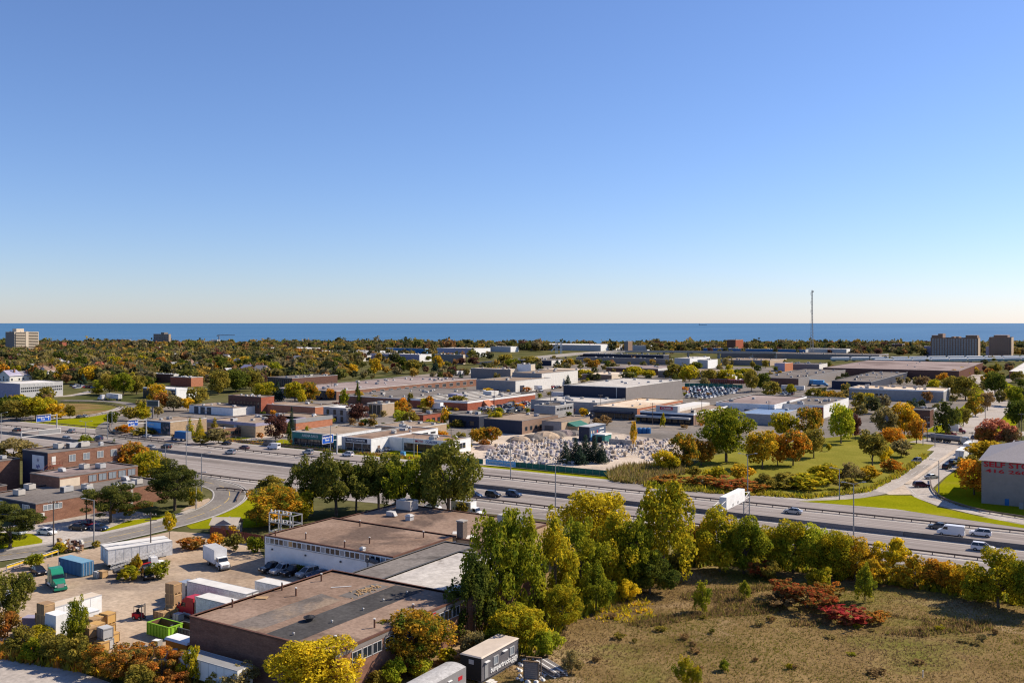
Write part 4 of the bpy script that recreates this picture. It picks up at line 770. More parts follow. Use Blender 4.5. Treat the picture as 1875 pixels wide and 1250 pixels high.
def lobeset(kind, R):
    c, rad = [], []
    if kind == 'cone':
        for z in np.linspace(.1, .97, 15):
            rr = .46 * (1 - z) ** .85 + .015; k = max(3, int(rr * 24)); g0 = R.uniform(0, 6.3)
            for i in range(k): g = g0 + i * 6.283 / k; q = rr * R.uniform(.55, .9); c.append((q * math.cos(g), q * math.sin(g), z - .02)); rad.append((.4 * rr + .03, .4 * rr + .03, .035))
        return np.array(c), np.array(rad)
    n, cz, er, lr = {'round': (34, .57, (.36, .36, .32), (.08, .15)), 'broad': (48, .52, (.38, .38, .37), (.075, .14)), 'shrub': (42, .46, (.38, .38, .40), (.07, .14)), 'tall': (74, .52, (.37, .37, .42), (.05, .105)),
                     'airy': (64, .58, (.40, .40, .34), (.05, .10)), 'pine': (54, .52, (.40, .40, .36), (.07, .13)), 'vase': (40, .66, (.41, .41, .25), (.07, .12)), 'low': (56, .5, (.44, .44, .34), (.05, .10))}[kind]
    ph = R.uniform(0, 6.28, 4)
    lean = R.normal(size=3) * .05
    while len(c) < n:
        p = R.normal(size=3); p /= np.linalg.norm(p); az = math.atan2(p[1], p[0]); p = p * R.uniform(.3, 1.0) ** .5 * (1 + .16 * math.sin(2 * az + ph[0]) + .13 * math.sin(3 * az + ph[1] + 2.5 * p[2]) + .12 * math.sin(4 * p[2] + ph[2]))
        q = np.array([p[0] * er[0], p[1] * er[1], cz + p[2] * er[2]]) + lean * p[2]; r = R.uniform(*lr)
        if kind == 'tall': q[:2] *= 1.12 - .72 * max(0, (q[2] - .42) / .55)
        if q[2] - r < .02 and kind != 'shrub': continue
        q[2] = max(q[2], .10); c.append(q); rad.append({'tall': (r * .85, r * .85, r * 1.3), 'airy': (r * .9, r * .9, r * 1.2), 'pine': (r, r, r * .55), 'vase': (r, r, r * .7), 'low': (r, r, r * .95)}.get(kind, (r, r, r * .9)))
    return np.array(c), np.array(rad)
def crown_pts(kind, seed, nleaf, fill=.8):
    R = np.random.default_rng(seed); c, rad = lobeset(kind, R); w_ = (rad[:, 0] * rad[:, 2]); w_ = w_ / w_.sum()
    i = R.choice(len(c), nleaf, p=w_); d = R.normal(size=(nleaf, 3)); d /= np.linalg.norm(d, axis=1, keepdims=True); q = R.uniform(fill, 1.08, (nleaf, 1)) + R.normal(size=(nleaf, 1)) * .05
    P = c[i] + d * rad[i] * q; P[:, 2] = np.maximum(P[:, 2], .015)
    N = d / rad[i] * .1 + R.normal(size=(nleaf, 3)) * .75 + np.array([0, 0, .25]); return P, N, R, c
CR = {}
def crown(kind, var, lod):
    key = (kind, var, lod)
    if key not in CR:
        n, a, b = {0: (11000, .0175, .0125), 1: (3200, .031, .022), 2: (760, .060, .045), 3: (150, .125, .09)}[lod]
        if kind in ('pine', 'cone') and lod < 2: a *= 1.25; b *= .55; n = int(n * 1.3)
        if kind in ('tall', 'airy') and lod < 2: n = int(n * .72)
        P, N, R, c = crown_pts(kind, 100 + var * 17 + sum(map(ord, kind)), n); me = rawmesh('crown', leaves(P, N, a, b, R), [L['green']])
        m = MB(); h = {'shrub': .4, 'tall': .75, 'cone': .95}.get(kind, .5); rr = random.Random(var)
        m.tube((0, 0, -.02), (.01, 0, h * .6), .024, .017, 6).tube((.01, 0, h * .6), (.0, .01, h), .017, .008, 6)
        if lod < 3:
            for k in range(7 if lod < 2 else 4):
                t_ = c[rr.randrange(len(c))]; z0 = h * rr.uniform(.35, .8); m.tube((.008, 0, z0), (t_[0] * .8, t_[1] * .8, max(t_[2], z0 + .05)), .011, .003, 5, cap=False)
        CR[key] = (me, m.mesh('trunk', [M['bark']]))
    return CR[key]
vi = [0]
def tree(kind, px, py, wpx, hpx, col, label, group=None, name=None, cat=None, bark=None, xy=None, rz=None):
    Y = dep(py) if xy is None else xy[2]; w_, h_ = wpx * Y / F, hpx * Y / F; vi[0] += 1; var = vi[0] % 3; lod = 0 if hpx * (wpx + 20) > 7500 else 1 if hpx > 36 else 2
    me, tr = crown(kind, var, lod); q = at(px, py) if xy is None else xy[:2]
    name = name or ('shrub' if kind in ('shrub', 'low') else 'conifer_tree' if kind in ('cone', 'pine') else 'tree')
    o = thing(name, label, cat or ('shrub' if kind in ('shrub', 'low') else 'tree'), (*q, 0), rng.uniform(0, 6.28) if rz is None else rz, group, (w_, w_, h_))
    c = link('crown', me, o); paint(c, L[col]); link('stem' if kind in ('shrub', 'low') else 'trunk', tr, o); return o
T = '''
airy 18 1152 99 122 willow|leaning olive-green tree at the left photo edge above the yard
tall 140 1190 62 100 green|young green tree in front of the stacked crates
shrub 14 1165 60 58 rust|rust-orange bush at the left photo edge under the leaning tree
shrub 40 1192 66 50 olive|olive bush beside the gravel track
shrub 78 1180 60 44 yg|yellow-green bush in front of the parked white trailer
shrub 102 1212 70 62 olive|grey-green bush on the track edge below the crates
shrub 62 1208 56 44 green|dark bush with pale tips on the track edge
shrub 140 1222 66 66 olive|tall olive bush under the young green tree
shrub 172 1232 70 52 mixo|yellow and rust bush left of the big sumac
low 228 1238 120 70 sumac2|big rust-red sumac clump beside the crates
shrub 205 1246 60 52 orange|orange bush in front of the big sumac clump
low 296 1248 100 64 sumac2|orange-red sumac clump by the orange container
shrub 352 1252 52 78 yg|bright yellow-green bush by the brick factory corner
shrub 258 1262 70 54 olive|dark olive bush at the bottom photo border
shrub 320 1262 60 40 rust|small rust bush at the bottom photo border
shrub 400 1262 60 40 olive|low bush in front of the grey-roofed trailer
shrub 440 1268 84 62 greyol|silvery green bush in front of the grey-roofed trailer
broad 578 1285 186 128 yellow|big bright yellow tree in front of the brick factory
broad 755 1228 161 127 mixg|green and orange tree against the factory windows
shrub 720 1255 60 56 lime|lime bush between the yellow tree and the grey trailer
shrub 770 1240 62 44 lime|lime hedge beside the curved-roof trailer
shrub 690 1262 44 40 olive|olive bush beside the brick wall foot
shrub 818 1212 46 30 yg|yellow-green bush behind the curved-roof trailer
shrub 862 1208 60 64 greyol|silvery willow bush behind the office trailer
tall 868 1172 124 153 dkgreen|dark green tree at the factory corner
tall 905 1150 159 220 green|tall leafy poplar right of the pale roof
tall 952 1136 124 216 green|tallest poplar of the clump beside the workshop
broad 945 1190 130 96 yg|bright green bushy tree in front of the poplar clump
shrub 1002 1204 70 60 lime|lime bush at the meadow corner
shrub 905 1196 66 60 green|green bush behind the office trailer roof
tall 1018 1118 119 171 yg|yellow-green poplar in the middle of the clump
tall 1062 1096 124 152 green|green poplar under the gold maple
broad 1088 1024 140 140 yellow|gold-topped maple rising above the poplars
tall 1122 1082 124 140 yg|yellow-green poplar right of the gold maple
tall 1166 1082 113 143 green|green poplar behind the round dark bush
tall 1214 1066 159 196 yg|tall yellow-green poplar nearest the white sign gantry
shrub 1190 1086 104 86 dkgreen|round dark green bush at the meadow edge
shrub 1150 1102 46 46 yellow|small yellow-green bush beside the goldenrod
shrub 1240 1042 44 40 olive|small olive bush right of the round dark bush
tall 1092 1118 81 82 green|short green poplar at the clump foot
broad 1030 1150 80 84 yg|yellow-green shrubby tree at the clump foot
shrub 1272 1034 71 90 mixo|orange-tinged tree left of the highway sign gantry
shrub 1318 1046 117 130 yg|green-gold tree under the white sign gantry
shrub 1362 1050 110 120 green|dark green vine-covered tree right of the sign gantry
shrub 1408 1042 102 95 yg|yellow-green tree beside the highway light pole
shrub 1452 1048 112 107 yg|wide yellow-green hedge tree behind the sumac
shrub 1498 1052 102 101 lime|lime hedge tree in the middle of the hedge row
shrub 1528 1060 93 107 yg|green-yellow hedge tree with dark base
shrub 1566 1062 93 88 gold|golden hedge tree beside the lone yellow tree
vase 1634 1062 70 80 yellow|lone yellow tree with visible trunk in the hedge row
shrub 1604 1070 80 56 gold|golden bush below the lone yellow tree
shrub 1676 1074 84 62 gold|golden bush right of the lone yellow tree
shrub 1722 1080 84 64 orange|orange-gold bush in the long hedge
shrub 1760 1088 78 66 gold|golden bush before the dark corner tree
shrub 1828 1112 132 120 yg|large green tree at the right end of the hedge
shrub 1884 1122 98 120 green|green tree at the right photo border
shrub 1790 1100 60 64 yg|yellow-green bush beside the large corner tree
tall 1584 1100 46 64 green|bright green young conifer at the meadow edge
shrub 1410 1062 46 40 olive|olive bush above the red sumac
shrub 1500 1078 50 46 yg|yellow-green bush above the red sumac
low 1394 1058 58 36 sumac|small red sumac at the hedge foot
low 1440 1096 80 42 sumac|red sumac left of the sumac patch
low 1478 1112 110 47 sumac|wide red sumac in the sumac patch
low 1516 1100 56 42 sumac2|orange sumac in the sumac patch
low 1548 1138 100 32 crimson|low crimson sumac nearest the open meadow
low 1600 1140 60 24 sumac2|low orange sumac right of the crimson one
low 1430 1112 70 32 brown|brownish sumac at the patch edge
tall 1286 1120 44 60 green|lone dark green shrub tree standing on the meadow
tall 1364 1098 30 38 green|smaller green shrub tree on the meadow
shrub 1327 1228 22 24 green|tiny green shrub on the dry meadow
tall 1254 1258 54 59 yg|yellow-green sapling at the bottom photo border
tall 1276 1262 26 46 yg|thin sapling beside the bottom sapling
shrub 1046 1232 40 46 greyol|grey willow bush by the timber stack
airy 572 944 91 117 willow|leftmost willow of the row behind the workshop
airy 616 944 136 112 willow|broad willow beside the rear workshop roof
airy 652 936 98 99 dkgreen|dark willow in the roadside row
airy 694 934 124 112 willow|willow right of the road sign pole
airy 728 942 85 107 dkgreen|narrow dark willow in the roadside row
airy 762 948 124 127 green|green willow near the highway
airy 820 964 154 171 willow|tallest willow at the end of the roadside row
shrub 848 945 38 34 olive|olive bush beside the white delivery truck
airy 792 952 80 109 dkgreen|dark willow left of the tallest willow
broad 500 962 130 76 mixg|yellow-topped tree left of the willows
shrub 545 955 70 64 yg|yellow-green bush behind the substation frame
shrub 500 896 62 28 olive|round olive bush at the ramp nose
shrub 470 960 40 34 yg|yellow-green bush at the ramp lawn
pine 202 956 115 82 pine|dark pine on the clinic lawn near the red car
pine 320 934 125 91 pine|big dark pine at the clinic corner
pine 18 1004 134 86 pine|dark pine at the left photo edge
vase 310 990 30 54 yg|ivy-covered yellow-green tree beside the service road
tall 206 866 32 56 dkgreen|slim dark green tree against the clinic block
broad 240 878 78 74 mixo|orange-tinged tree behind the clinic
broad 270 890 74 72 yg|yellow-green tree right of the clinic wings
shrub 300 888 50 40 green|green bush behind the clinic roof
broad 296 880 40 47 olive|olive tree by the light pole behind the clinic
shrub 355 925 36 40 yg|yellow-green bush beside the big dark pine
broad 24 856 94 61 greyol|grey-olive tree at the left edge above the clinic
shrub 158 822 36 30 green|round green bush above the clinic roof
shrub 62 1040 42 32 green|round bush beside the blue container road
shrub 108 1012 30 22 yg|small bush at the wooden pole foot
shrub 176 1002 20 14 olive|small bush at the light pole foot
shrub 288 1060 48 38 green|green bush beside the parked black SUV
shrub 236 1062 44 30 yg|yellow-green vine bush between trailer and SUV
shrub 250 1052 22 44 gold|gold vine climbing by the boom truck
shrub 352 1004 60 26 rust|rusty vine hedge on the yard fence
shrub 395 1002 38 30 orange|orange bush on the yard fence
shrub 428 1008 44 36 olive|dark olive bush behind the box truck
shrub 468 1010 40 34 green|green bush at the white workshop corner
shrub 425 985 24 26 gold|gold bush beside the small shed
shrub 515 1045 20 14 dkgreen|weed clump at the white wall
shrub 552 1052 22 22 dkgreen|dark weed clump between parked cars
shrub 616 1056 18 16 dkgreen|dark weed clump at the white wall end
'''
T2 = '''
broad 505 806 52 51 maroon|round maroon tree beside the wide-roof factory
cone 534 800 16 58 bluec|tall dark spruce left of the green-fronted shop
tall 529 812 16 36 dkgreen|slim dark tree at the shop corner
tall 562 812 14 34 green|slim green tree before the showroom
pine 614 806 36 28 pine|spreading pine over the showroom sign
cone 348 800 20 36 yg|first gold-green cone tree on the factory lawn
cone 366 802 20 38 yg|second gold-green cone tree on the factory lawn
cone 393 798 24 34 olive|olive cone tree beside the brick office
broad 400 812 43 32 greyol|grey-green round tree before the brick office
shrub 370 813 44 18 olive|dark roadside bush by the blue truck
tall 470 792 16 18 orange|small orange tree beside the brick office
broad 656 772 49 38 maroon|maroon brown tree before the grey shop
shrub 640 772 30 20 maroon|maroon bush beside the grey shop
broad 733 778 36 30 lime|lime tree behind the pie shop
broad 750 784 34 36 olive|olive tree behind the pie shop roof
broad 743 762 34 19 mixo|red-orange tree behind the lime tree
broad 605 732 22 23 orange|round orange tree before the striped factory
tall 655 740 14 38 dkgreen|tall dark tree in front of the factory glazing
tall 630 742 22 30 green|green tree in front of the factory glazing
broad 658 736 25 21 gold|gold tree before the vast factory
broad 685 738 22 17 gold|small gold tree before the vast factory
broad 727 752 25 19 gold|yellow tree beside the red brick unit
broad 738 754 22 28 orange|orange tree beside the red brick unit
broad 786 752 20 32 orange|orange-red tree by the white truck
broad 776 752 18 25 yellow|yellow tree by the white truck
tall 752 745 16 28 olive|slim olive tree before the mill
broad 838 748 40 28 olive|olive tree against the red brick mill
tall 815 780 22 36 gold|yellow tree in the shrub bank behind the motor shop
shrub 790 783 40 16 yg|shrub bank behind the pie shop
shrub 838 782 30 16 olive|olive shrub before the navy unit
broad 907 786 38 36 yg|yellow-green tree over the second dark unit
broad 878 812 38 32 mixg|green-gold tree behind the motor shop
broad 900 812 38 36 mixo|brown-gold tree beside the stone yard
shrub 888 818 26 16 rust|rust bush beside the stone yard
shrub 830 826 60 28 yg|yellow-green bush at the highway edge before the motor shop
shrub 845 822 40 34 olive|olive bush at the motor shop corner
broad 997 758 27 17 gold|orange-gold bush beside the two-storey office
broad 1068 762 22 17 gold|gold tree in the plaza lot
shrub 1105 778 34 20 brown|brown shrub bank by the plaza lot
shrub 1092 782 20 20 brown|bare brown shrub behind the painted hoarding
tall 1160 818 18 50 gold|tall leaning gold poplar in the stone yard
tall 1214 782 14 24 yg|small green poplar behind the blue tanks
cone 1040 706 14 20 bluec|blue spruce in front of the black warehouse
tall 1236 728 26 46 pine|dark tall tree against the black warehouse wall
broad 1330 846 120 114 green|big round green tree dominating the park edge
broad 1252 856 61 68 mixg|yellow-topped tree at the stone yard end
broad 1284 852 54 53 mixo|orange-brown tree beside the big green tree
broad 1214 862 46 44 yellow|yellow round bush by the reeds
shrub 1232 862 38 33 yg|yellow-green bush beside the yellow round bush
broad 1396 858 70 77 gold|golden tree at the park slope
broad 1452 852 67 75 mixo|orange and olive tree with dark trunk in the park
broad 1424 852 42 63 orange|orange tree between gold and olive trees
broad 1490 838 54 59 olive|olive tree beside the open lawn
broad 1436 802 58 54 yg|yellow-green tree behind the orange tree
broad 1480 800 63 59 mixg|green tree with rusty top behind the lawn
broad 1540 812 58 80 lime|bright green maple casting shade on the lawn
broad 1566 806 28 54 maroon|dark maroon tree behind the bright maple
shrub 1518 826 12 16 yg|little bush alone on the park lawn
vase 1597 860 65 73 olive|olive umbrella tree beside the ramp
broad 1622 800 52 63 greyol|grey-gold tree behind the umbrella tree
broad 1656 798 58 66 gold|large gold tree near the traffic lights
broad 1634 820 52 42 orange|orange tree in the park corner
broad 1678 812 38 52 orange|orange tree nearest the traffic lights
shrub 1650 836 50 36 greyol|grey shrub by the ramp bank
shrub 1620 846 36 38 yellow|yellow bush on the ramp bank
shrub 1556 882 50 39 greyol|silvery round bush on the ramp bank
shrub 1510 884 76 39 yg|yellow bush by the light pole
shrub 1480 896 88 30 yg|green-yellow bush at the highway bank
shrub 1440 892 76 30 olive|dark olive bush at the highway bank
shrub 1550 896 50 24 olive|low olive bush at the ramp start
low 1520 880 65 26 sumac|red bush on the bank near the light pole
low 1340 894 91 23 sumac|red sumac on the bank left of the gantry
low 1285 888 73 21 sumac2|orange sumac on the bank below the lawn
low 1230 886 73 18 sumac2|rust sumac near the reeds
low 1380 900 65 20 sumac2|orange sumac on the bank right of the gantry
shrub 1310 880 50 30 yg|yellow-green bush above the red sumac bank
shrub 1360 880 56 33 gold|gold bush above the red sumac bank
shrub 1402 894 50 30 olive|olive bush on the bank middle
shrub 1270 874 38 24 olive|olive bush at the bank top
shrub 1590 880 50 30 gold|gold bush near the ramp edge
shrub 1636 862 50 24 mixo|orange-yellow bush near the ramp edge
tall 1732 796 54 66 pine|large dark cedar beside the street
tall 1752 792 26 50 green|green cedar beside the large cedar
broad 1764 780 31 38 olive|olive tree along the street lawn
broad 1786 762 40 40 mixg|gold-topped tree along the street lawn
broad 1808 752 31 38 brown|dark brown tree along the street
broad 1744 728 49 45 olive|dark tree beside the cream-roofed factory
broad 1768 732 52 47 olive|olive-brown tree where the street bends
broad 1822 724 49 47 dkgreen|big dark green tree right of the street bend
broad 1858 744 40 42 green|green tree at the right border by the street
broad 1846 734 20 23 yellow|yellow tree on the right street lawn
broad 1866 782 49 55 dkgreen|dark tree at the right border before the intersection
broad 1826 818 73 59 pink|pink-red maple right of the intersection
broad 1806 818 49 40 rust|rusty tree beside the pink-red maple
broad 1852 820 37 44 brown|brown tree behind the pink-red maple
broad 1812 852 102 51 gold|wide golden tree row behind the storage lawn
shrub 1776 862 50 33 olive|olive bush beside the parked white truck
broad 1784 906 83 70 orange|brilliant orange tree left of the storage building
shrub 1850 838 34 30 yg|yellow-green bush behind the storage roof
broad 1712 722 34 28 yg|yellow-green tree by the huge plant corner
broad 1690 708 27 21 brown|brown tree at the huge plant corner
broad 1712 712 25 21 yg|yellow-green tree at the dark works end
shrub 1726 700 26 20 orange|orange street tree before the huge plant
shrub 1742 694 30 20 orange|rusty street tree before the huge plant
shrub 1760 688 30 18 gold|gold street tree before the huge plant
shrub 1782 684 22 16 gold|gold street tree at the plant end
broad 1518 742 34 30 mixg|brown-green tree behind the corner warehouse
broad 1490 736 38 30 olive|olive tree in front of the vented works
broad 1572 748 34 32 olive|olive tree before the cream-roofed factory
broad 1592 746 27 30 yg|yellow-green tree before the cream-roofed factory
shrub 1566 758 16 14 yellow|yellow bush at the parking lot
broad 1412 728 40 32 olive|olive tree beside the white truck lot
broad 1448 722 22 21 yg|yellow-green tree at the vented works corner
broad 1376 718 34 47 olive|brown-green tree at the end of the car lot
broad 1398 716 34 36 dkgreen|dark tree behind the dock warehouse
broad 30 770 69 42 olive|olive tree bank at the left of the loop ramp
broad 66 768 67 47 yg|yellow-green tree bank beside the loop ramp
broad 102 768 43 32 gold|orange-gold bush on the loop meadow
broad 128 766 22 28 olive|dark cone bush on the loop meadow
broad 8 766 45 42 dkgreen|dark tree at the left edge of the loop ramp
shrub 84 750 50 26 yg|green bush bank before the beverage plant
broad 84 738 38 32 olive|olive tree against the beverage plant
shrub 44 752 50 28 green|green bush bank at the far left
broad 206 776 27 25 dkgreen|dark round tree at the loop ramp mouth
broad 236 770 34 28 olive|olive tree beside the blue overhead sign
broad 262 770 38 25 yg|yellow-green tree below the dark billboard
broad 294 752 38 36 rust|rust-coloured tree behind the billboard
broad 318 752 38 32 greyol|grey bare tree behind the warehouse
broad 344 752 27 28 gold|gold round tree beside the warehouse roof
broad 360 742 52 36 olive|olive tree before the white-sided shop
shrub 230 792 40 18 orange|orange bush on the ramp bank
shrub 262 796 50 16 olive|dark bush on the ramp bank
broad 286 738 45 38 gold|gold tree beside the tall white lamp
broad 200 722 45 42 olive|dark roadside tree behind the white semi truck
broad 226 724 49 47 green|green roadside tree behind the white semi truck
broad 250 722 40 38 olive|olive roadside tree right of the semi truck
broad 176 722 27 13 yg|roadside bush left of the semi truck
broad 268 716 40 32 dkgreen|dark tree before the fin pavilion
broad 400 722 49 47 olive|large olive tree behind the dark red brick block
broad 432 718 56 47 dkgreen|dark tree behind the dark red brick block
broad 460 716 45 42 olive|olive tree left of the spruce
cone 508 734 26 36 bluec|dark spruce before the vast factory
broad 486 734 49 38 yg|yellow-green tree left of the dark spruce
broad 540 734 56 40 yg|gold-green tree right of the dark spruce
broad 566 734 40 38 mixg|gold-topped tree at the factory end
broad 552 742 20 32 yg|slim tree before the tan brick works
shrub 570 752 14 20 olive|small cone tree before the tan brick works
broad 113 697 31 32 gold|round golden tree beside the beverage plant
broad 158 702 38 34 gold|wide golden tree at the frontage road
broad 6 692 22 30 orange|orange tree at the left photo border
broad 52 672 27 15 red|pale red tree in the left woods
broad 108 666 27 25 dkgreen|dark oval tree in the left woods
broad 158 654 20 17 yellow|yellow round tree below the brick school
broad 178 660 22 15 gold|yellow tree right of the round yellow tree
broad 260 662 18 13 red|red tree in the middle woods
broad 230 676 34 23 mixo|orange tree in the middle woods
broad 400 662 20 19 crimson|crimson tree in the middle woods
broad 586 664 16 13 crimson|crimson maple near the striped annex
broad 546 656 27 21 rust|rusty pink tree before the white plants
broad 452 672 38 21 gold|gold maple in the middle woods
broad 490 686 25 17 yellow|yellow tree left of the striped annex
broad 512 688 29 19 yellow|yellow tree above the striped annex
broad 686 686 29 32 gold|tall gold tree behind the vast factory
broad 640 686 38 23 gold|gold and red tree behind the vast factory
broad 756 684 38 30 olive|big olive tree behind the vast factory
broad 736 682 27 32 dkgreen|dark tree behind the vast factory
broad 720 682 13 19 crimson|small red tree behind the vast factory
cone 797 680 16 24 bluec|blue spruce behind the vast factory
broad 802 676 22 28 gold|gold tree right of the blue spruce
broad 828 688 22 19 maroon|dark round tree before the tan block
broad 845 668 22 15 maroon|purple round tree before the tan block
broad 868 668 25 15 maroon|second purple round tree before the tan block
broad 915 690 16 17 crimson|left red maple before the depot
broad 933 688 13 17 crimson|right red maple before the depot
broad 926 668 38 21 olive|olive tree beside the viaduct ramp
broad 940 672 31 17 green|green tree beside the viaduct ramp
broad 972 672 45 23 olive|olive tree bank below the viaduct
broad 1040 672 29 17 mixg|green tree before the viaduct
broad 1088 676 29 19 mixo|dark and orange tree before the green-grey shed
broad 1112 676 18 19 dkgreen|dark round tree before the green-grey shed
broad 1070 694 45 19 yg|yellow-green tree bank behind the black warehouse
broad 1160 690 45 21 yg|bright tree bank behind the black warehouse
broad 1188 692 34 17 yg|yellow-green tree behind the black warehouse end
broad 1240 696 49 32 olive|olive grove left of the car lot
broad 1262 698 40 32 yg|yellow-green grove above the car lot
broad 1300 702 45 30 olive|olive grove above the red trailers
broad 1330 702 45 28 yg|gold-green grove above the red trailers
broad 1290 708 22 19 greyol|grey tree at the car lot corner
broad 1350 694 34 21 dkgreen|dark grove left of the grey works
broad 1366 694 38 21 yg|yellow grove left of the vented works
broad 1276 676 27 15 dkgreen|dark trees below the white cubic works
'''
for line in (T + T2).strip().splitlines():
    if '|' not in line: continue
    a, lab = line.split('|'); k, x, y, w_, h_, c = a.split(); tree(k, float(x), float(y), float(w_), float(h_), c, lab)

# woodland: nearer trees stand singly, the far wood is one mass
BR = []
for o in list(SC.objects):
    if o.get('category') == 'building':
        wl = next((c for c in o.children if c.name.startswith('wall')), None)
        if wl: bb = [v.co for v in wl.data.vertices]; BR.append((o.location.x + min(p.x for p in bb), o.location.x + max(p.x for p in bb), o.location.y + min(p.y for p in bb), o.location.y + max(p.y for p in bb)))
BRa = np.array(BR)
HP = [((o.location.x * CT + o.location.y * ST), (-o.location.x * ST + o.location.y * CT)) for o in SC.objects if o.get('category') == 'house']
def hides(x, y):
    X, Y = x * CT + y * ST, -x * ST + y * CT
    return any(abs(X - a * Y / b) < 8 and -45 < Y - b < 9 for a, b in HP)
def blocked(x, y, m=3.0): return hides(x, y) or bool(np.any((x > BRa[:, 0] - m) & (x < BRa[:, 1] + m) & (y > BRa[:, 2] - m) & (y < BRa[:, 3] + m)))
MIX = ['olive'] * 8 + ['greyol'] * 5 + ['dkgreen'] * 6 + ['green'] * 3 + ['yg'] * 4 + ['mixo', 'gold', 'rust', 'brown', 'brown', 'maroon', 'mixg', 'bluec']
MIX = MIX * 2 + ['orange']
CW = {'olive': 'olive', 'greyol': 'grey-olive', 'dkgreen': 'dark green', 'green': 'green', 'yg': 'yellow-green', 'mixo': 'orange-tinged', 'gold': 'golden', 'orange': 'orange', 'rust': 'rusty', 'brown': 'brown', 'maroon': 'maroon', 'mixg': 'gold-tipped green', 'bluec': 'blue-green', 'red': 'red'}
R4 = random.Random(21); MIXF = ['f_olive'] * 7 + ['f_grey'] * 5 + ['f_dark'] * 6 + ['f_green'] * 5 + ['f_gold'] * 3 + ['f_rust'] * 2 + ['f_maroon']; MIXF = MIXF * 2 + ['bluec']
def solo(x0, x1, y0, y1, n, place, hm=(8, 13), kinds=('broad', 'round', 'broad', 'airy')):
    k = 0; tries = 0
    while k < n and tries < n * 12:
        tries += 1; px, py = R4.uniform(x0, x1), R4.uniform(y0, y1); q = at(px, py)
        if blocked(*q): continue
        Y = dep(py); h_ = R4.uniform(*hm); w_ = h_ * R4.uniform(.8, 1.25); c = R4.choice(MIX); kd = 'cone' if c == 'bluec' else R4.choice(kinds)
        tree(kd, 0, 0, w_ * F / Y, h_ * F / Y, c, CW[c] + (' pointed conifer ' if kd == 'cone' else ' rounded tree ') + place, 'trees ' + place, xy=(q[0], q[1], Y)); k += 1
solo(0, 210, 664, 698, 46, 'in the woods behind the beverage plant', (10, 15)); solo(210, 420, 662, 692, 40, 'in the woods above the fin pavilion', (10, 15)); solo(410, 640, 662, 690, 34, 'in the woods behind the vast factory', (10, 15))
solo(176, 262, 700, 724, 9, 'beside the loop ramp truck', (9, 13)); solo(385, 470, 700, 722, 9, 'behind the dark red brick block', (9, 13)); solo(255, 300, 736, 766, 6, 'beside the dark billboard', (6, 9)); solo(0, 90, 738, 768, 9, 'in the bank left of the loop meadow', (6, 9))
solo(1330, 1500, 672, 700, 12, 'in the groves before the rail sheds', (6, 10)); solo(1790, 1875, 680, 715, 10, 'in the gardens right of the bent street', (6, 11))
# the far wood; distance haze is painted in as muted leaf colours
for n, a, b in (('f_olive', (.105, .098, .034), (.165, .135, .050)), ('f_grey', (.13, .115, .065), (.18, .15, .085)), ('f_dark', (.042, .052, .026), (.075, .078, .034)), ('f_green', (.085, .095, .026), (.135, .130, .034)), ('f_gold', (.20, .145, .035), (.32, .215, .05)), ('f_rust', (.16, .09, .042), (.23, .13, .06)), ('f_maroon', (.075, .042, .034), (.12, .06, .045))): L[n] = leafm('leaf_' + n, a, b, .25, .4, 1.35)
NL = list(L); pts = []; Rn = np.random.default_rng(5)
def mass(x0, x1, y0, y1, n, h0, h1, jit=0):
    k = 0; tr = 0
    while k < n and tr < n * 8:
        tr += 1; px, py = R4.uniform(x0, x1), R4.uniform(y0, y1); q = at(px, py)
        if dep(py) > 1840 or blocked(*q, 1): continue
        pts.append((q[0], q[1], R4.uniform(h0, h1) * (1.25 if R4.random() < .06 else 1), R4.choice(MIXF))); k += 1
mass(-60, 660, 636.2, 666, 1500, 9, 15); mass(-60, 1000, 635.4, 644, 900, 11, 18); mass(980, 1900, 635.6, 642, 800, 10, 16); mass(1180, 1900, 639, 650, 170, 8, 12); mass(400, 900, 640, 664, 260, 8, 13); mass(620, 1340, 660, 700, 150, 5, 9); mass(1560, 1900, 640, 652, 150, 8, 13); mass(1500, 1900, 660, 760, 60, 5, 8); mass(0, 640, 664, 705, 420, 8, 13)
mass(1900, 2700, 640, 720, 220, 7, 12)
Vs, Ms = [], []; protos = {}
for (x, y, h_, c) in pts:
    kd = 'cone' if c == 'bluec' else R4.choice(('broad', 'round', 'broad')); key = (kd, R4.randrange(4))
    if key not in protos: P, N, R, _ = crown_pts(kd, 500 + key[1], 150); protos[key] = leaves(P, N, .125, .09, R)
    an = R4.uniform(0, 6.28); ca, sa = math.cos(an), math.sin(an); w_ = h_ * R4.uniform(.8, 1.3); V = protos[key] * np.array([w_, w_, h_]); V = np.stack([V[..., 0] * ca - V[..., 1] * sa + x, V[..., 0] * sa + V[..., 1] * ca + y, V[..., 2]], -1)
    Vs.append(V); Ms.append(np.full(len(V), NL.index(c)))
o = link('distant_woodland', rawmesh('distant_woodland', np.concatenate(Vs), [L[k] for k in NL], np.concatenate(Ms))); tag(o, 'autumn woodland covering the residential land down to the lake', 'woodland', kind='stuff')

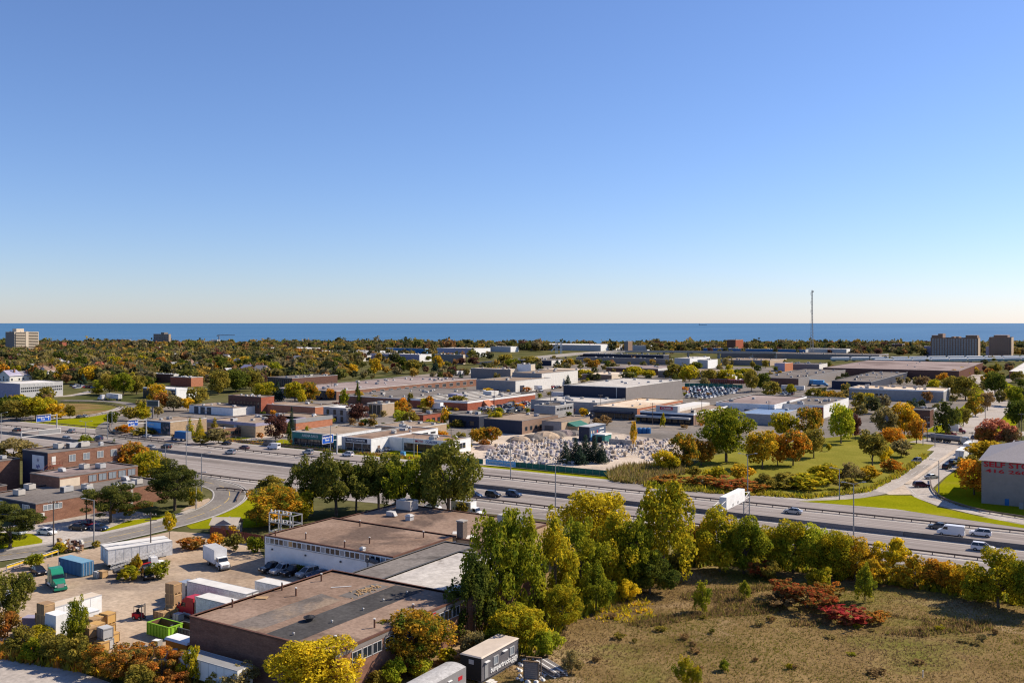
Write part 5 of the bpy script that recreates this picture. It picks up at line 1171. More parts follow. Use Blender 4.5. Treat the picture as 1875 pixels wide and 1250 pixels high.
# meadow grass, goldenrod, reeds, brush
def tufts(name, label, cat, mats, n, region, h0, h1, wd, seed, jit=.35, colf=None, mask=None):
    R = np.random.default_rng(seed); xy = []
    poly = region
    while len(xy) < n:
        x, y = R.uniform(min(p[0] for p in poly), max(p[0] for p in poly)), R.uniform(min(p[1] for p in poly), max(p[1] for p in poly)); ins = False; j = len(poly) - 1
        for i in range(len(poly)):
            if (poly[i][1] > y) != (poly[j][1] > y) and x < (poly[j][0] - poly[i][0]) * (y - poly[i][1]) / (poly[j][1] - poly[i][1]) + poly[i][0]: ins = not ins
            j = i
        if ins and (mask is None or mask(x, y)): xy.append((x, y))
    xy = np.array(xy); k = 3; base_ = np.repeat(xy, k, 0) + R.normal(size=(n * k, 2)) * wd * .8; g = R.uniform(0, 6.28, n * k); hh_ = R.uniform(h0, h1, n * k) * np.repeat(R.uniform(.6, 1.3, n), k)
    dx = np.stack([np.cos(g), np.sin(g), np.zeros(n * k)], 1) * wd; b3 = np.concatenate([base_, np.zeros((n * k, 1))], 1); tip = b3 + np.concatenate([R.normal(size=(n * k, 2)) * jit * hh_[:, None], hh_[:, None]], 1)
    V = np.stack([b3 - dx, b3 + dx, tip], 1); mi = R.integers(0, len(mats), n); mi = np.repeat(mi, k)
    if colf is not None: mi = np.array([colf(p, R) for p in base_])
    tag(link(name, rawmesh(name, V, mats, mi, 3)), label, cat, kind='stuff')
GM = [leafm('straw_grass', (.22, .155, .062), (.31, .22, .10), .2, .5, 1.1), leafm('green_grass', (.14, .14, .03), (.21, .19, .04), .2, .5, 1.1), leafm('tan_grass', (.26, .18, .10), (.34, .245, .145), .2, .5, 1.1), leafm('dark_weed', (.10, .066, .04), (.15, .10, .06), .2, .5, 1.1)]
def gcol(p, R):
    s = math.sin(p[0] * .13 + 1.3) + math.sin(p[1] * .17 + p[0] * .05) + math.sin(p[0] * .31 - p[1] * .22) * .6 + R.normal() * .9 + (p[0] + 40) * .012
    return 1 if s > .35 else 3 if s < -1.75 else (2 if s < -.9 else 0)
tufts('meadow_grass', 'dry brown and green meadow grass in the foreground', 'grass', GM, 80000, [(-80, 100), (-78, 122), (-84, 140), (-70, 172), (10, 182), (60, 180), (40, 110), (-30, 84)], .08, .36, .06, 3, .6, gcol)
tufts('goldenrod', 'bright yellow goldenrod patch beside the poplar clump', 'flowers', [L['yellow'], L['yg'], L['gold']], 330, gp((1050, 1128), (1075, 1098), (1125, 1090), (1190, 1100), (1200, 1130), (1160, 1142), (1100, 1138)), .25, .75, .16, 4, .5)
tufts('reeds', 'pale brown reeds on the highway bank below the stone yard', 'reeds', [L['brown'], L['greyol'], L['olive']], 2000, gp((1105, 868), (1150, 852), (1250, 852), (1255, 868), (1180, 888), (1120, 882)), .8, 2.0, .2, 6, .3)
tufts('bank_scrub', 'mixed green and yellow scrub along the highway bank', 'scrub', [L['yg'], L['olive'], L['olive'], L['green']], 2000, gp((1180, 888), (1300, 892), (1480, 908), (1590, 895), (1640, 868), (1690, 832), (1700, 836), (1650, 872), (1590, 901), (1480, 913), (1300, 903), (1180, 893)), .4, 1.2, .28, 7, .4)
tufts('roadside_weeds', 'brown and green weeds along the fence on the far highway edge', 'weeds', [L['brown'], L['olive'], L['yg'], L['rust']], 1800, [(-340, 258.2), (-200, 258.2), (-200, 261.5), (-340, 262)], .3, 1.1, .2, 8, .3)
tufts('yard_weeds', 'weeds growing among the yard pallets and sumac bushes', 'weeds', [L['olive'], L['yg'], L['rust'], L['mixo']], 2600, gp((0, 1180), (90, 1178), (200, 1205), (300, 1220), (400, 1235), (360, 1262), (200, 1240), (60, 1215), (0, 1205)), .4, 1.3, .22, 9, .3)
tufts('clump_underbrush', 'green underbrush filling the foot of the poplar clump', 'underbrush', [L['green'], L['yg'], L['dkgreen'], L['olive']], 3200, gp((850, 1170), (900, 1185), (985, 1210), (1030, 1150), (1130, 1100), (1230, 1050), (1300, 1035), (1500, 1050), (1870, 1110), (1875, 1080), (1500, 1030), (1250, 1010), (1100, 1060), (950, 1120)), .4, 1.8, .3, 10, .3)

tufts('tall_weeds', 'brown and purple tall weeds in patches on the meadow', 'weeds', [GM[3], GM[0], L['brown'], GM[1]], 3600, gp((1000, 1140), (1100, 1120), (1240, 1060), (1400, 1070), (1650, 1130), (1880, 1140), (1880, 1180), (1600, 1160), (1420, 1150), (1300, 1130), (1120, 1160), (1010, 1165)), .25, .8, .09, 12, .4, None, lambda x, y: math.sin(x * .21) + math.sin(y * .33 + x * .11) + math.sin(x * .52 - y * .4) > .55)
pts2 = []; tr = 0
while len(pts2) < 210 and tr < 4000:
    tr += 1; px, py = R4.uniform(470, 1300), R4.uniform(692, 806); q = at(px, py)
    if q[1] < 264 or blocked(*q, 1.2) or (820 < px < 1250 and py > 776): continue
    pts2.append((q[0], q[1], R4.uniform(1.2, 4.0), R4.choice(['olive', 'yg', 'green', 'brown', 'gold', 'dkgreen', 'rust', 'greyol', 'orange', 'maroon'])))
Vs, Ms = [], []
for (x, y, h_, c) in pts2:
    key = ('shrub', R4.randrange(3))
    if key not in protos: P, N, R, _ = crown_pts('shrub', 700 + key[1], 240); protos[key] = leaves(P, N, .10, .075, R)
    w_ = h_ * R4.uniform(1.0, 2.2); V = protos[key] * np.array([w_, w_ * R4.uniform(.6, 1), h_]) + np.array([x, y, 0]); Vs.append(V); Ms.append(np.full(len(V), NL.index(c)))
tag(link('factory_scrub', rawmesh('factory_scrub', np.concatenate(Vs), [L[k] for k in NL], np.concatenate(Ms))), 'scattered scrub growing between the factories', 'scrub', kind='stuff')

for i in range(34):
    px, py = R4.uniform(1010, 1870), R4.uniform(1130, 1245); c = R4.choice(['olive', 'brown', 'greyol', 'yg', 'brown'])
    tree('low', px, py, R4.uniform(10, 26), R4.uniform(6, 13), c, CW[c] + ' weed clump on the open meadow', 'weed clumps on the open meadow', name='weed_clump', cat='weed')
# ---------------------------------------------------------------- vehicles
def wheelmesh(r, w_): return MB().tube((0, -w_ / 2, 0), (0, w_ / 2, 0), r, n=14).mesh('wheel', [M['tyre']])
def rimmesh(r, w_): return MB().tube((0, -w_ / 2 - .015, 0), (0, w_ / 2 + .015, 0), r * .55, n=10).mesh('rim', [M['hub']])
WC, WT, RC, RT = wheelmesh(.34, .24), wheelmesh(.5, .32), rimmesh(.34, .24), rimmesh(.5, .32)
def ring(m, secs, mat):
    """loft of rectangles (x, y_half, z0, z1)"""
    for i in range(len(secs) - 1):
        a, b = secs[i], secs[i + 1]
        A = [(a[0], -a[1], a[2]), (a[0], a[1], a[2]), (a[0], a[1] * .94, a[3]), (a[0], -a[1] * .94, a[3])]; B = [(b[0], -b[1], b[2]), (b[0], b[1], b[2]), (b[0], b[1] * .94, b[3]), (b[0], -b[1] * .94, b[3])]
        for k in range(4): j = (k + 1) % 4; m.face([A[k], B[k], B[j], A[j]], mat)
    for s, rev in ((secs[0], 0), (secs[-1], 1)):
        q = [(s[0], -s[1], s[2]), (s[0], s[1], s[2]), (s[0], s[1] * .94, s[3]), (s[0], -s[1] * .94, s[3])]; m.face(q[::-1] if rev else q, mat)
    return m
def car_proto(kind, label='', cat='car', name='car', lod=0):
    o = thing(name, label or 'car', cat, (0, 0, -50)); b = MB()
    if kind == 'sedan': ring(b, [(-2.33, .80, .38, .78), (-2.2, .88, .30, .93), (-1.5, .90, .26, .97), (1.0, .90, .26, .93), (1.9, .88, .28, .80), (2.28, .78, .34, .62)], 0); g0, g1, zt, zb = (-1.75, 1.15, -.80, .80), (-1.05, .30, -.60, .60), 1.43, .93
    elif kind == 'suv': ring(b, [(-2.3, .84, .45, 1.0), (-2.2, .92, .36, 1.10), (-1.4, .93, .32, 1.10), (1.0, .93, .32, 1.06), (1.95, .91, .34, .98), (2.28, .82, .42, .74)], 0); g0, g1, zt, zb = (-2.2, 1.15, -.84, .84), (-1.9, .25, -.66, .66), 1.72, 1.06
    elif kind == 'pickup': ring(b, [(-2.75, .88, .5, 1.05), (-2.7, .94, .42, 1.12), (.95, .95, .4, 1.12), (2.2, .93, .4, 1.08), (2.72, .86, .48, .85)], 0); g0, g1, zt, zb = (-1.0, 1.25, -.86, .86), (-.7, .55, -.7, .7), 1.84, 1.1
    else: ring(b, [(-2.85, .92, .42, 2.2), (-2.8, .98, .36, 2.36), (.9, .98, .34, 2.38), (1.35, .97, .34, 2.2), (1.9, .96, .34, 1.34), (2.6, .92, .38, 1.10), (2.85, .82, .45, .8)], 0); g0 = None
    g = MB()
    if g0:
        n = len(b.v); b.frus((g1[0], g1[1], g1[2], g1[3]), (g1[0] + .05, g1[1] - .05, g1[2] + .06, g1[3] - .06), zt, zt + .05)
        for f0, f1 in ((0, 0), (1, 0), (0, 1), (1, 1)): b.tube((g0[f0], g0[2 + f1], zb), (g1[f0], g1[2 + f1], zt), .055, n=4)
        for s in (2, 3): b.tube(((g0[0] + g0[1]) / 2 - .1, g0[s], zb), ((g1[0] + g1[1]) / 2 - .1, g1[s], zt), .045, n=4)
        g.frus(g0, g1, zb, zt)
        if kind == 'pickup': g.box(-2.6, -1.1, -.75, .75, 1.10, 1.135, 1)
    else:
        g.face([(1.37, -.80, 2.12), (1.37, .80, 2.12), (1.91, .84, 1.40), (1.91, -.84, 1.40)][::-1])
        for s in (-1, 1): g.face([(.55, s * .975, 1.45), (1.6, s * .965, 1.45), (1.3, s * .955, 2.0), (.55, s * .955, 2.05)])
        g.box(-2.88, -2.84, -.75, .75, 1.4, 2.05)
    if lod:
        b.v += []; n = len(b.v); b.v += g.v; b.f += [tuple(i + n for i in f) for f in g.f]; b.m += [1] * len(g.f)
        me = b.mesh('car', [M['c_silver'], M['carglass']]); COL.objects.unlink(o); return me
    bo = part('body', b, [M['c_silver']], o); bo['painted'] = 1; part('windows', g, [M['carglass'], M['black']], o)
    L_ = {'sedan': 1.42, 'suv': 1.42, 'pickup': 1.75, 'van': 1.85}[kind]; yy = .82 if kind in ('sedan',) else .86
    for x in (-L_, L_):
        for y in (-yy, yy): link('wheel', WC, o, (x, y, .34))
    e = {'sedan': 2.3, 'suv': 2.28, 'pickup': 2.7, 'van': 2.82}[kind]; zl = {'sedan': .6, 'suv': .8, 'pickup': .85, 'van': .85}[kind]
    for y in (-.6, .6): part('headlight', MB().box(e - .12, e, y - .17, y + .17, zl - .08, zl + .08), [M['lamp']], o); part('taillight', MB().box(-e - .03, -e + .1, y - .16, y + .16, zl - .02, zl + .2), [M['tail']], o)
    return o
PR = {k: car_proto(k) for k in ('sedan', 'suv', 'pickup', 'van')}
CC = {'white': 'c_white', 'silver': 'c_silver', 'black': 'c_black', 'grey': 'c_grey', 'blue': 'c_blue', 'red': 'c_red', 'maroon': 'c_maroon'}
used = set()
def car(kind, px, py, col, rz, label, xy=None, group=None, sc=1.0):
    q = at(px, py) if xy is None else xy; nm = {'sedan': 'car', 'suv': 'car', 'pickup': 'pickup_truck', 'van': 'van'}[kind]; p = PR[kind]
    o = dup(p, (q[0], q[1], .06), rz, label, sc, M[CC[col]]); o.name = nm; o['category'] = 'van' if kind == 'van' else 'pickup' if kind == 'pickup' else 'car'
    if group: o['group'] = group
    return o
PI = math.pi; HG = 'vehicles driving on the highway'
for a in '''suv 1800 1008 white 0|white SUV driving right in the nearest lanes at the right border
sedan 869 910 blue 0|dark blue sedan just right of the tallest willow
suv 903 910 black 0|black SUV between two cars right of the willow
suv 941 909 blue 0|blue-grey SUV leading the three cars right of the willow
sedan 1452 940 silver 3.14|blue-silver sedan alone left of the tall light pole
sedan 1719 968 grey 3.14|dark grey sedan beside the far guard rail
van 1741 980 white 3.14|white cargo van next to the concrete median
suv 1795 981 white 3.14|white car following the cargo van
suv 422 831 silver 3.14|silver SUV in the far express lanes left of the willows
sedan 447 822 maroon 3.14|maroon car on the collector behind the silver SUV
sedan 414 814 black 3.14|black car on the collector in front of the office lawn
suv 304 821 black 3.14|black SUV behind the bare light pole
sedan 275 821 silver 3.14|silver car half hidden by the clinic trees
sedan 269 801 silver 3.14|silver sedan near the ramp bank
van 501 822 white 3.14|white camper van on the collector
van 493 816 grey 3.14|grey van ahead of the camper van
suv 564 831 silver 3.14|silver SUV left of the blue sign pole
suv 637 835 white 3.14|white SUV right of the blue sign pole
suv 30 790 black 3.14|black SUV at the left above the truss sign
suv 130 792 silver 3.14|silver SUV beside the ramp island lawn
suv 180 805 blue 3.14|dark blue SUV above the clinic bush
pickup 212 794 black 3.14|black pickup leaving the loop ramp
sedan 733 928 white 0|white car behind the willow trunks
sedan 793 932 white 0|white sedan beside the tallest willow trunk
sedan 480 898 black 0|black car emerging behind the round olive bush
suv 123 806 silver 0|silver SUV above the clinic roof units'''.splitlines():
    s, lab = a.split('|'); k, x, y, c, rz = s.split(); car(k, float(x), float(y), c, float(rz), lab, group=HG)
sd = math.atan2(99, 67) - 0  # street runs along +y
for a in '''suv 1678 847 grey -1.9|dark grey SUV coming down the ramp towards the motorway
sedan 1706 876 silver 1.0|silver sedan turning up the ramp
suv 1687 892 maroon 0.6|maroon SUV at the ramp curve
suv 1734 858 black 1.35|black car queueing below the white trailer, last in line
suv 1746 851 black 1.35|black SUV second in the queue below the white trailer
sedan 1753 846 white 1.35|white car right behind the white trailer
sedan 1783 803 blue 1.5|dark blue car waiting right of the tanker cab
suv 1790 797 white 1.5|white car waiting behind the blue car
suv 1797 791 black 1.5|black car at the end of the waiting line
sedan 1742 797 red 0|red car behind the tanker trailer'''.splitlines():
    s, lab = a.split('|'); k, x, y, c, rz = s.split(); car(k, float(x), float(y), c, float(rz), lab, group='vehicles on the interchange street')
for a in '''suv 270 1058 black -.5|black SUV parked by the green bush in the yard
sedan 70 1050 black -.2|black car parked behind the blue container
pickup 499 1046 black -1.75|black van-backed pickup, first of the row at the white wall
pickup 519 1049 silver -1.75|silver pickup second in the row at the white wall
pickup 539 1052 black -1.75|black pickup third in the row at the white wall
suv 563 1055 silver -1.75|silver SUV fourth in the row at the white wall
sedan 584 1058 blue -1.75|dark blue car last in the row at the white wall
sedan 30 1082 white -1.2|white car under the leaning tree
sedan 22 1102 silver -1.2|silver car at the left photo edge
sedan 32 978 silver .1|silver car behind the left dark pine
sedan 145 970 black .3|black car in the shade of the clinic pine
pickup 158 966 red .3|red pickup under the clinic pine
sedan 181 970 blue .3|blue car under the clinic pine
sedan 691 827 blue 0|dark blue car in front of the pie shop
sedan 708 825 silver 0|silver car in front of the pie shop
van 651 818 white -.5|white delivery van at the pie shop front
sedan 669 819 white -.4|white car next to the pie shop van
suv 722 820 black 0|black car beside the motor shop white bay
sedan 622 820 white .1|white car at the grey end of the pie shop
sedan 155 764 silver 3.0|silver car on the merge ramp
sedan 145 765 grey 3.0|grey car trailing on the merge ramp
sedan 86 978 white .2|white car beside the clinic parking stops'''.splitlines():
    s, lab = a.split('|'); k, x, y, c, rz = s.split(); car(k, float(x), float(y), c, float(rz), lab)
for p in PR.values():
    for c in list(p.children): bpy.data.objects.remove(c)
    bpy.data.objects.remove(p)
FARC = {}
for k in ('sedan', 'suv', 'van'): FARC[k] = car_proto(k, lod=1)
cols = ['white'] * 5 + ['silver'] * 4 + ['black'] * 4 + ['grey'] * 3 + ['blue'] * 2 + ['red', 'maroon']
def inpoly(x, y, poly):
    ins = False; j = len(poly) - 1
    for i in range(len(poly)):
        if (poly[i][1] > y) != (poly[j][1] > y) and x < (poly[j][0] - poly[i][0]) * (y - poly[i][1]) / (poly[j][1] - poly[i][1]) + poly[i][0]: ins = not ins
        j = i
    return ins
def lot(poly, place, du=3.0, dv=6.6, keep=.85, limit=99):
    x0, x1 = min(p[0] for p in poly), max(p[0] for p in poly); y0, y1 = min(p[1] for p in poly), max(p[1] for p in poly); n = 0; y = y0
    while y < y1:
        x = x0
        while x < x1:
            if inpoly(x, y, poly) and rng.random() < keep and not blocked(x, y, 2) and n < limit:
                k = rng.choice(('sedan', 'suv', 'sedan', 'suv', 'van' if rng.random() < .3 else 'suv')); c = rng.choice(cols)
                o = link('parked_car', FARC[k], None, (x + rng.uniform(-.2, .2), y + rng.uniform(-.4, .4), .05), rng.choice((1, -1)) * PI / 2 + rng.uniform(-.04, .04)); paint(o, M[CC[c]])
                tag(o, c + ' car parked in the ' + place, 'car', 'cars parked in the ' + place); n += 1
            x += du
        y += dv
lot(gp((1252, 728), (1264, 710), (1356, 713), (1346, 721), (1290, 732)), 'packed lot behind the black warehouse', 3.0, 7.4, .9, 120)
lot(gp((868, 751), (905, 738), (962, 735), (975, 742), (960, 756), (905, 757)), 'lot beside the red brick mill', 2.9, 6.4, .8, 46)
lot(gp((1070, 763), (1080, 757), (1160, 760), (1160, 768), (1090, 768)), 'plaza lot', 3, 6.5, .7, 20)
lot(gp((1168, 770), (1180, 764), (1290, 768), (1290, 773), (1200, 774)), 'showroom forecourt', 3.2, 6.5, .7, 14)
lot(gp((1330, 752), (1352, 740), (1400, 744), (1370, 756)), 'dock yard of the white warehouse', 3.2, 7, .7, 10)
lot(gp((1552, 752), (1568, 738), (1600, 738), (1580, 754)), 'lot beside the brick corner warehouse', 3.2, 7, .7, 12)
lot(gp((1428, 724), (1440, 716), (1460, 718), (1450, 726)), 'lot by the white semi trailer', 3.2, 7, .8, 10)
lot(gp((120, 712), (140, 706), (190, 704), (190, 711)), 'lot beside the beverage plant', 3.2, 8, .6, 14)
lot(gp((880, 786), (890, 780), (945, 785), (930, 792)), 'yard before the navy units', 3.2, 6.5, .6, 12)
lot(gp((395, 756), (420, 748), (450, 750), (420, 760)), 'yard of the white-sided shop', 3.4, 7, .6, 8)
lot(gp((1020, 715), (985, 712), (985, 706), (1026, 708)), 'lot before the tall grey depot', 3.4, 8, .7, 14)
lot(gp((1742, 812), (1744, 700), (1752, 700), (1768, 800)), 'lane of the long street', 60, 30, .5, 8)

# ---------------------------------------------------------------- trucks, trailers
def tractor(label, loc, rz, col, sleeper=True):
    o = thing('semi_truck', label, 'truck', (*loc, .02), rz); c = M[col]
    part('chassis', MB().box(-4.2, 2.6, -.45, .45, .55, .85).box(-4.3, -2.4, -.5, .5, .85, 1.0), [M['darkgrey']], o)
    b = MB(); ring(b, [(1.1, 1.02, .75, 1.95), (2.4, .95, .7, 1.75), (3.1, .85, .7, 1.5)], 0); b.frus((-.5, 1.2, -1.1, 1.1), (-.5, .75, -1.0, 1.0), .7, 2.75)
    if sleeper: b.frus((-2.2, -.5, -1.15, 1.15), (-2.1, -.5, -1.05, 1.05), .8, 3.5); b.frus((-.5, .7, -1.0, 1.0), (-.5, -.2, -1.0, 1.0), 2.75, 3.5)
    part('cab', b, [c], o)
    part('windshield', MB().face([(1.13, -.95, 1.98), (1.13, .95, 1.98), (.86, .92, 2.6), (.86, -.92, 2.6)]), [M['carglass']], o)
    for s in (-1, 1):
        part('side_window', MB().face([(-.2, s * 1.09, 1.9), (.9, s * 1.09, 1.9), (.68, s * 1.04, 2.55), (-.2, s * 1.04, 2.55)]), [M['carglass']], o)
        part('exhaust_stack', MB().tube((-2.45, s * .95, .9), (-2.45, s * .95, 4.0), .09, n=6), [M['steel']], o); part('fuel_tank', MB().tube((-1.6, s * .95, .75), (.2, s * .95, .75), .33, n=8), [M['steel']], o)
        part('fender', MB().frus((1.8, 3.05, s * .72 - .3, s * .72 + .3), (2.0, 2.85, s * .72 - .28, s * .72 + .28), .85, 1.15), [c], o); part('headlight', MB().box(2.95, 3.12, s * .78 - .15, s * .78 + .15, .95, 1.2), [M['lamp']], o)
        part('mirror', MB().box(.95, 1.1, s * 1.35 - .1, s * 1.35 + .1, 1.9, 2.6), [M['darkgrey']], o); link('wheel', WT, o, (2.4, s * .95, .5))
        for x in (-2.7, -3.9): link('wheel', WT, o, (x, s * .92, .5))
    part('grille', MB().box(3.08, 3.16, -.55, .55, .75, 1.45), [M['steel']], o); part('bumper', MB().box(3.0, 3.3, -1.1, 1.1, .35, .7), [M['steel'] if col != 'greentruck' else c], o); return o
def trailer(label, loc, rz, Ln, wall='trailerwhite', roof='offwhite', h=2.85, z0=1.2, refrig=False):
    """front at +x"""
    o = thing('semi_trailer', label, 'trailer', (*loc, .02), rz); a = Ln / 2
    part('body', MB().box(-a, a, -1.28, 1.28, z0, z0 + h, 0, 1), [M[wall], M[roof]], o); part('rear_frame', MB().box(-a - .06, -a + .05, -1.3, 1.3, z0 - .1, z0 + .1).box(-a - .06, -a + .05, -1.3, 1.3, z0 + h - .15, z0 + h + .02).box(-a - .06, -a + .05, -.05, .05, z0, z0 + h), [M['steel']], o)
    part('top_rail', MB().box(-a, a, -1.32, -1.25, z0 + h - .12, z0 + h + .02).box(-a, a, 1.25, 1.32, z0 + h - .12, z0 + h + .02), [M['lightgrey']], o)
    rb = MB().box(-.03, .03, -1.3, -1.28, z0 + .1, z0 + h - .15).mesh('side_rib', [M['lightgrey']])
    for i in range(1, int(Ln / 1.5)): link('side_rib', rb, o, (-a + i * 1.5, 0, 0))
    part('underframe', MB().box(-a + .3, a - 1, -.5, .5, z0 - .35, z0 - .02), [M['darkgrey']], o)
    for s in (-1, 1):
        part('landing_leg', MB().box(a - 3.2, a - 3.0, s * .8 - .08, s * .8 + .08, .05, z0), [M['grey']], o)
        for x in (-a + 1.2, -a + 2.5): link('wheel', WT, o, (x, s * .95, .5))
    return o
trailer('white semi trailer parked against the road fence, behind the nearer one', (-163.6, 118.4), RX(71), 12.4)
trailer('white semi trailer with ribbed side behind the boom truck', (-160.7, 117.2), RX(71), 12.4)
trailer('long white trailer backed to the brick factory with a silver tractor', (-123.5, 106.1), PI, 14.5); tractor('silver tractor in front of the long white trailer', (-133.6, 106.1), PI, 'c_silver')
trailer('shorter white trailer nearest the brick factory edge', (-115.2, 100.9), PI, 14); tractor('dark red tractor behind the tall crate stack', (-125.2, 100.9), PI, 'red')
trailer('white trailer parked nearest the white workshop', (-114.6, 112.3), PI, 13)
trailer('white trailer parked among the crates at the yard edge', (-137.3, 88.3), RX(90), 8.0, 'white', 'cream')
tractor('green tractor parked beside the blue container', (*at(104, 1076),), -.35, 'greentruck')
trailer('white trailer with grey roof lying along the factory foot', (-98.5, 83.4), 0, 11.5, 'white', 'grey', 2.6, .9)
trailer('small white trailer behind the crates', (-133, 86.2), RX(86), 5.5, 'white', 'white', 2.4, .8)
# boom truck
q = at(255, 1040); o = thing('boom_truck', 'white boom truck with a folded lattice boom beside the trailers', 'truck', (-155.5, 113.8, .02), RX(68))
part('chassis', MB().box(-5, 4.2, -.5, .5, .6, 1.0).box(-5, 1.6, -1.2, 1.2, 1.0, 1.2), [M['darkgrey']], o); b = MB(); ring(b, [(3.2, 1.0, .7, 1.8), (4.6, .9, .7, 1.5)], 0); b.frus((1.7, 3.3, -1.1, 1.1), (1.7, 2.9, -1.0, 1.0), .8, 2.7); part('cab', b, [M['white']], o)
part('windshield', MB().face([(3.27, -.9, 1.9), (3.27, .9, 1.9), (2.98, .88, 2.6), (2.98, -.88, 2.6)]), [M['carglass']], o); m = MB()
for y in (-.35, .35):
    for z in (0, .7): m.tube((-5.5, y, 1.5 + z), (4.6, y, 3.4 + z * .7), .06, n=4)
for i in range(14): t_ = i / 14; t2 = (i + 1) / 14; m.tube((-5.5 + 10.1 * t_, -.35, 1.5 + 1.9 * t_), (-5.5 + 10.1 * t2, -.35, 2.2 + 1.7 * t2), .04, n=4).tube((-5.5 + 10.1 * t_, .35, 1.5 + 1.9 * t_), (-5.5 + 10.1 * t2, .35, 2.2 + 1.7 * t2), .04, n=4)
part('boom', m, [M['offwhite']], o); part('red_arm', MB().tube((-3.5, -.9, 1.2), (2, -.9, 1.9), .14, n=6), [M['redsign']], o)
for x in (3.7, -2.5, -3.8):
    for y in (-.95, .95): link('wheel', WT, o, (x, y, .5))
def boxtruck(label, loc, rz, box='white', cabc='white', Lb=5.6, sc=1.0, hb=2.5):
    o = thing('box_truck', label, 'truck', (*loc, .03), rz, None, sc); part('cargo_box', MB().box(-Lb + .8, .8, -1.22, 1.22, 1.0, 1.0 + hb, 0, 1), [M[box], M['lightgrey'] if box == 'white' else M[box]], o)
    part('box_trim', MB().box(-Lb + .78, .82, -1.25, 1.25, .9, 1.02).box(-Lb + .78, -Lb + .86, -1.25, 1.25, 1, 1.0 + hb), [M['steel']], o)
    b = MB(); b.frus((.9, 2.2, -1.0, 1.0), (.95, 1.8, -.92, .92), .55, 2.2); ring(b, [(2.1, .95, .5, 1.45), (2.9, .9, .5, 1.3), (3.2, .8, .5, 1.1)], 0); part('cab', b, [M[cabc]], o)
    part('windshield', MB().face([(2.17, -.88, 1.5), (2.17, .88, 1.5), (1.88, .84, 2.12), (1.88, -.84, 2.12)]), [M['carglass']], o); part('grille', MB().box(3.18, 3.26, -.5, .5, .7, 1.05), [M['steel']], o); part('bumper', MB().box(3.1, 3.35, -1, 1, .35, .6), [M['darkgrey']], o)
    for s in (-1, 1):
        part('side_window', MB().face([(1.15, s * .99, 1.45), (2.0, s * .99, 1.45), (1.75, s * .945, 2.05), (1.15, s * .945, 2.05)]), [M['carglass']], o); part('headlight', MB().box(3.1, 3.22, s * .7 - .14, s * .7 + .14, .85, 1.05), [M['lamp']], o)
        for x in (2.5, -2.6): link('wheel', WT, o, (x, s * .9, .5))
    return o
boxtruck('white box truck alone in the middle of the gravel yard', (-145.5, 124.2), -.33, sc=1.05)
boxtruck('dark blue box truck on the far collector lanes', at(327, 806), PI, 'signblue', 'c_blue', 6.4, 1.1)
boxtruck('white delivery truck beside the tallest willow', at(862, 945), 0, 'white', 'c_white', 5.6, 1.05)
boxtruck('red and white truck beyond the tanker at the intersection', at(1752, 793), 0, 'pinkbox' if 'pinkbox' in M else 'white', 'c_red', 5.6, 1.1)
boxtruck('small white box truck in the lot before the tall depot', at(988, 717), -.6, 'white', 'c_white', 5.6, 1.2)
boxtruck('white cube truck among autumn trees behind the shops', at(806, 752), .1, 'white', 'c_white', 6.5, 1.3)
boxtruck('blue box truck parked at the vented works, left one', at(1492, 706), 0, 'lightblue', 'lightblue', 6, 1.3); boxtruck('blue box truck parked at the vented works, right one', at(1506, 707), 0, 'skyblue', 'skyblue', 6, 1.3)
boxtruck('white truck in the bay of the white-sided shop', at(404, 750), -1.2, 'white', 'c_white', 5, 1.0)
trailer('white semi trailer travelling on the loop ramp', at(209, 732.5), RX(176), 13.5); tractor('white tractor pulling the trailer on the loop ramp', at(186, 732.5), RX(176), 'c_white')
trailer('white trailer waiting on the street, nearer of two', at(1762, 842.5), RX(88), 12.5, 'white', 'white'); trailer('white trailer waiting on the street, farther of two', at(1774, 830), RX(88), 9.5, 'white', 'white')
trailer('white trailer parked behind the black warehouse corner', at(1024, 729), 0, 10); trailer('long white trailer in the lot left of the vented works', at(1452, 716), 0, 16); trailer('small white trailer in front of the plaza trees', at(1303, 770), 0, 8)
q = at(1753, 812); o = thing('tank_truck', 'grey tank semi truck crossing the intersection', 'truck', (*q, .05), -.40)
part('tank', MB().tube((-11, 0, 2.1), (1.5, 0, 2.1), 1.05, n=12), [M['grey']], o); part('frame', MB().box(-11, 2, -.6, .6, .8, 1.1), [M['black']], o); b = MB().frus((2.3, 4.4, -1.15, 1.15), (2.3, 4.1, -1.0, 1.0), .8, 3.0); ring(b, [(4.3, 1.0, .7, 1.9), (5.8, .9, .7, 1.6)], 0); part('cab', b, [M['c_silver']], o); part('windshield', MB().face([(4.42, -.9, 1.95), (4.42, .9, 1.95), (4.18, .88, 2.7), (4.18, -.88, 2.7)]), [M['carglass']], o)
for x in (-10, -8.7, -7.4, -5, -3.7, 1.4, 2.6, 4.9):
    for y in (-.95, .95): link('wheel', WT, o, (x, y, .5))
# shipping container
o = thing('shipping_container', 'blue corrugated shipping container with door bars in the yard', 'container', (-165.6, 106.9, 0), RX(-2)); a = 3.9
part('body', MB().box(-a, a, -1.25, 1.25, .12, 2.7, 0, 1), [M['bluecont'], plain('container_roof', (.16, .30, .40))], o); rb = MB().box(-.11, .11, -1.3, -1.25, .2, 2.6).mesh('corrugation', [M['bluecont']])
for i in range(17): link('corrugation', rb, o, (-a + .3 + i * .45, 0, 0))
for y in (-.62, .62): part('door', MB().box(a, a + .05, y - .58, y + .58, .2, 2.6), [M['bluecont']], o)
for y in (-.9, -.35, .35, .9): part('locking_bar', MB().tube((a + .1, y, .2), (a + .1, y, 2.6), .035, n=5), [M['offwhite']], o)

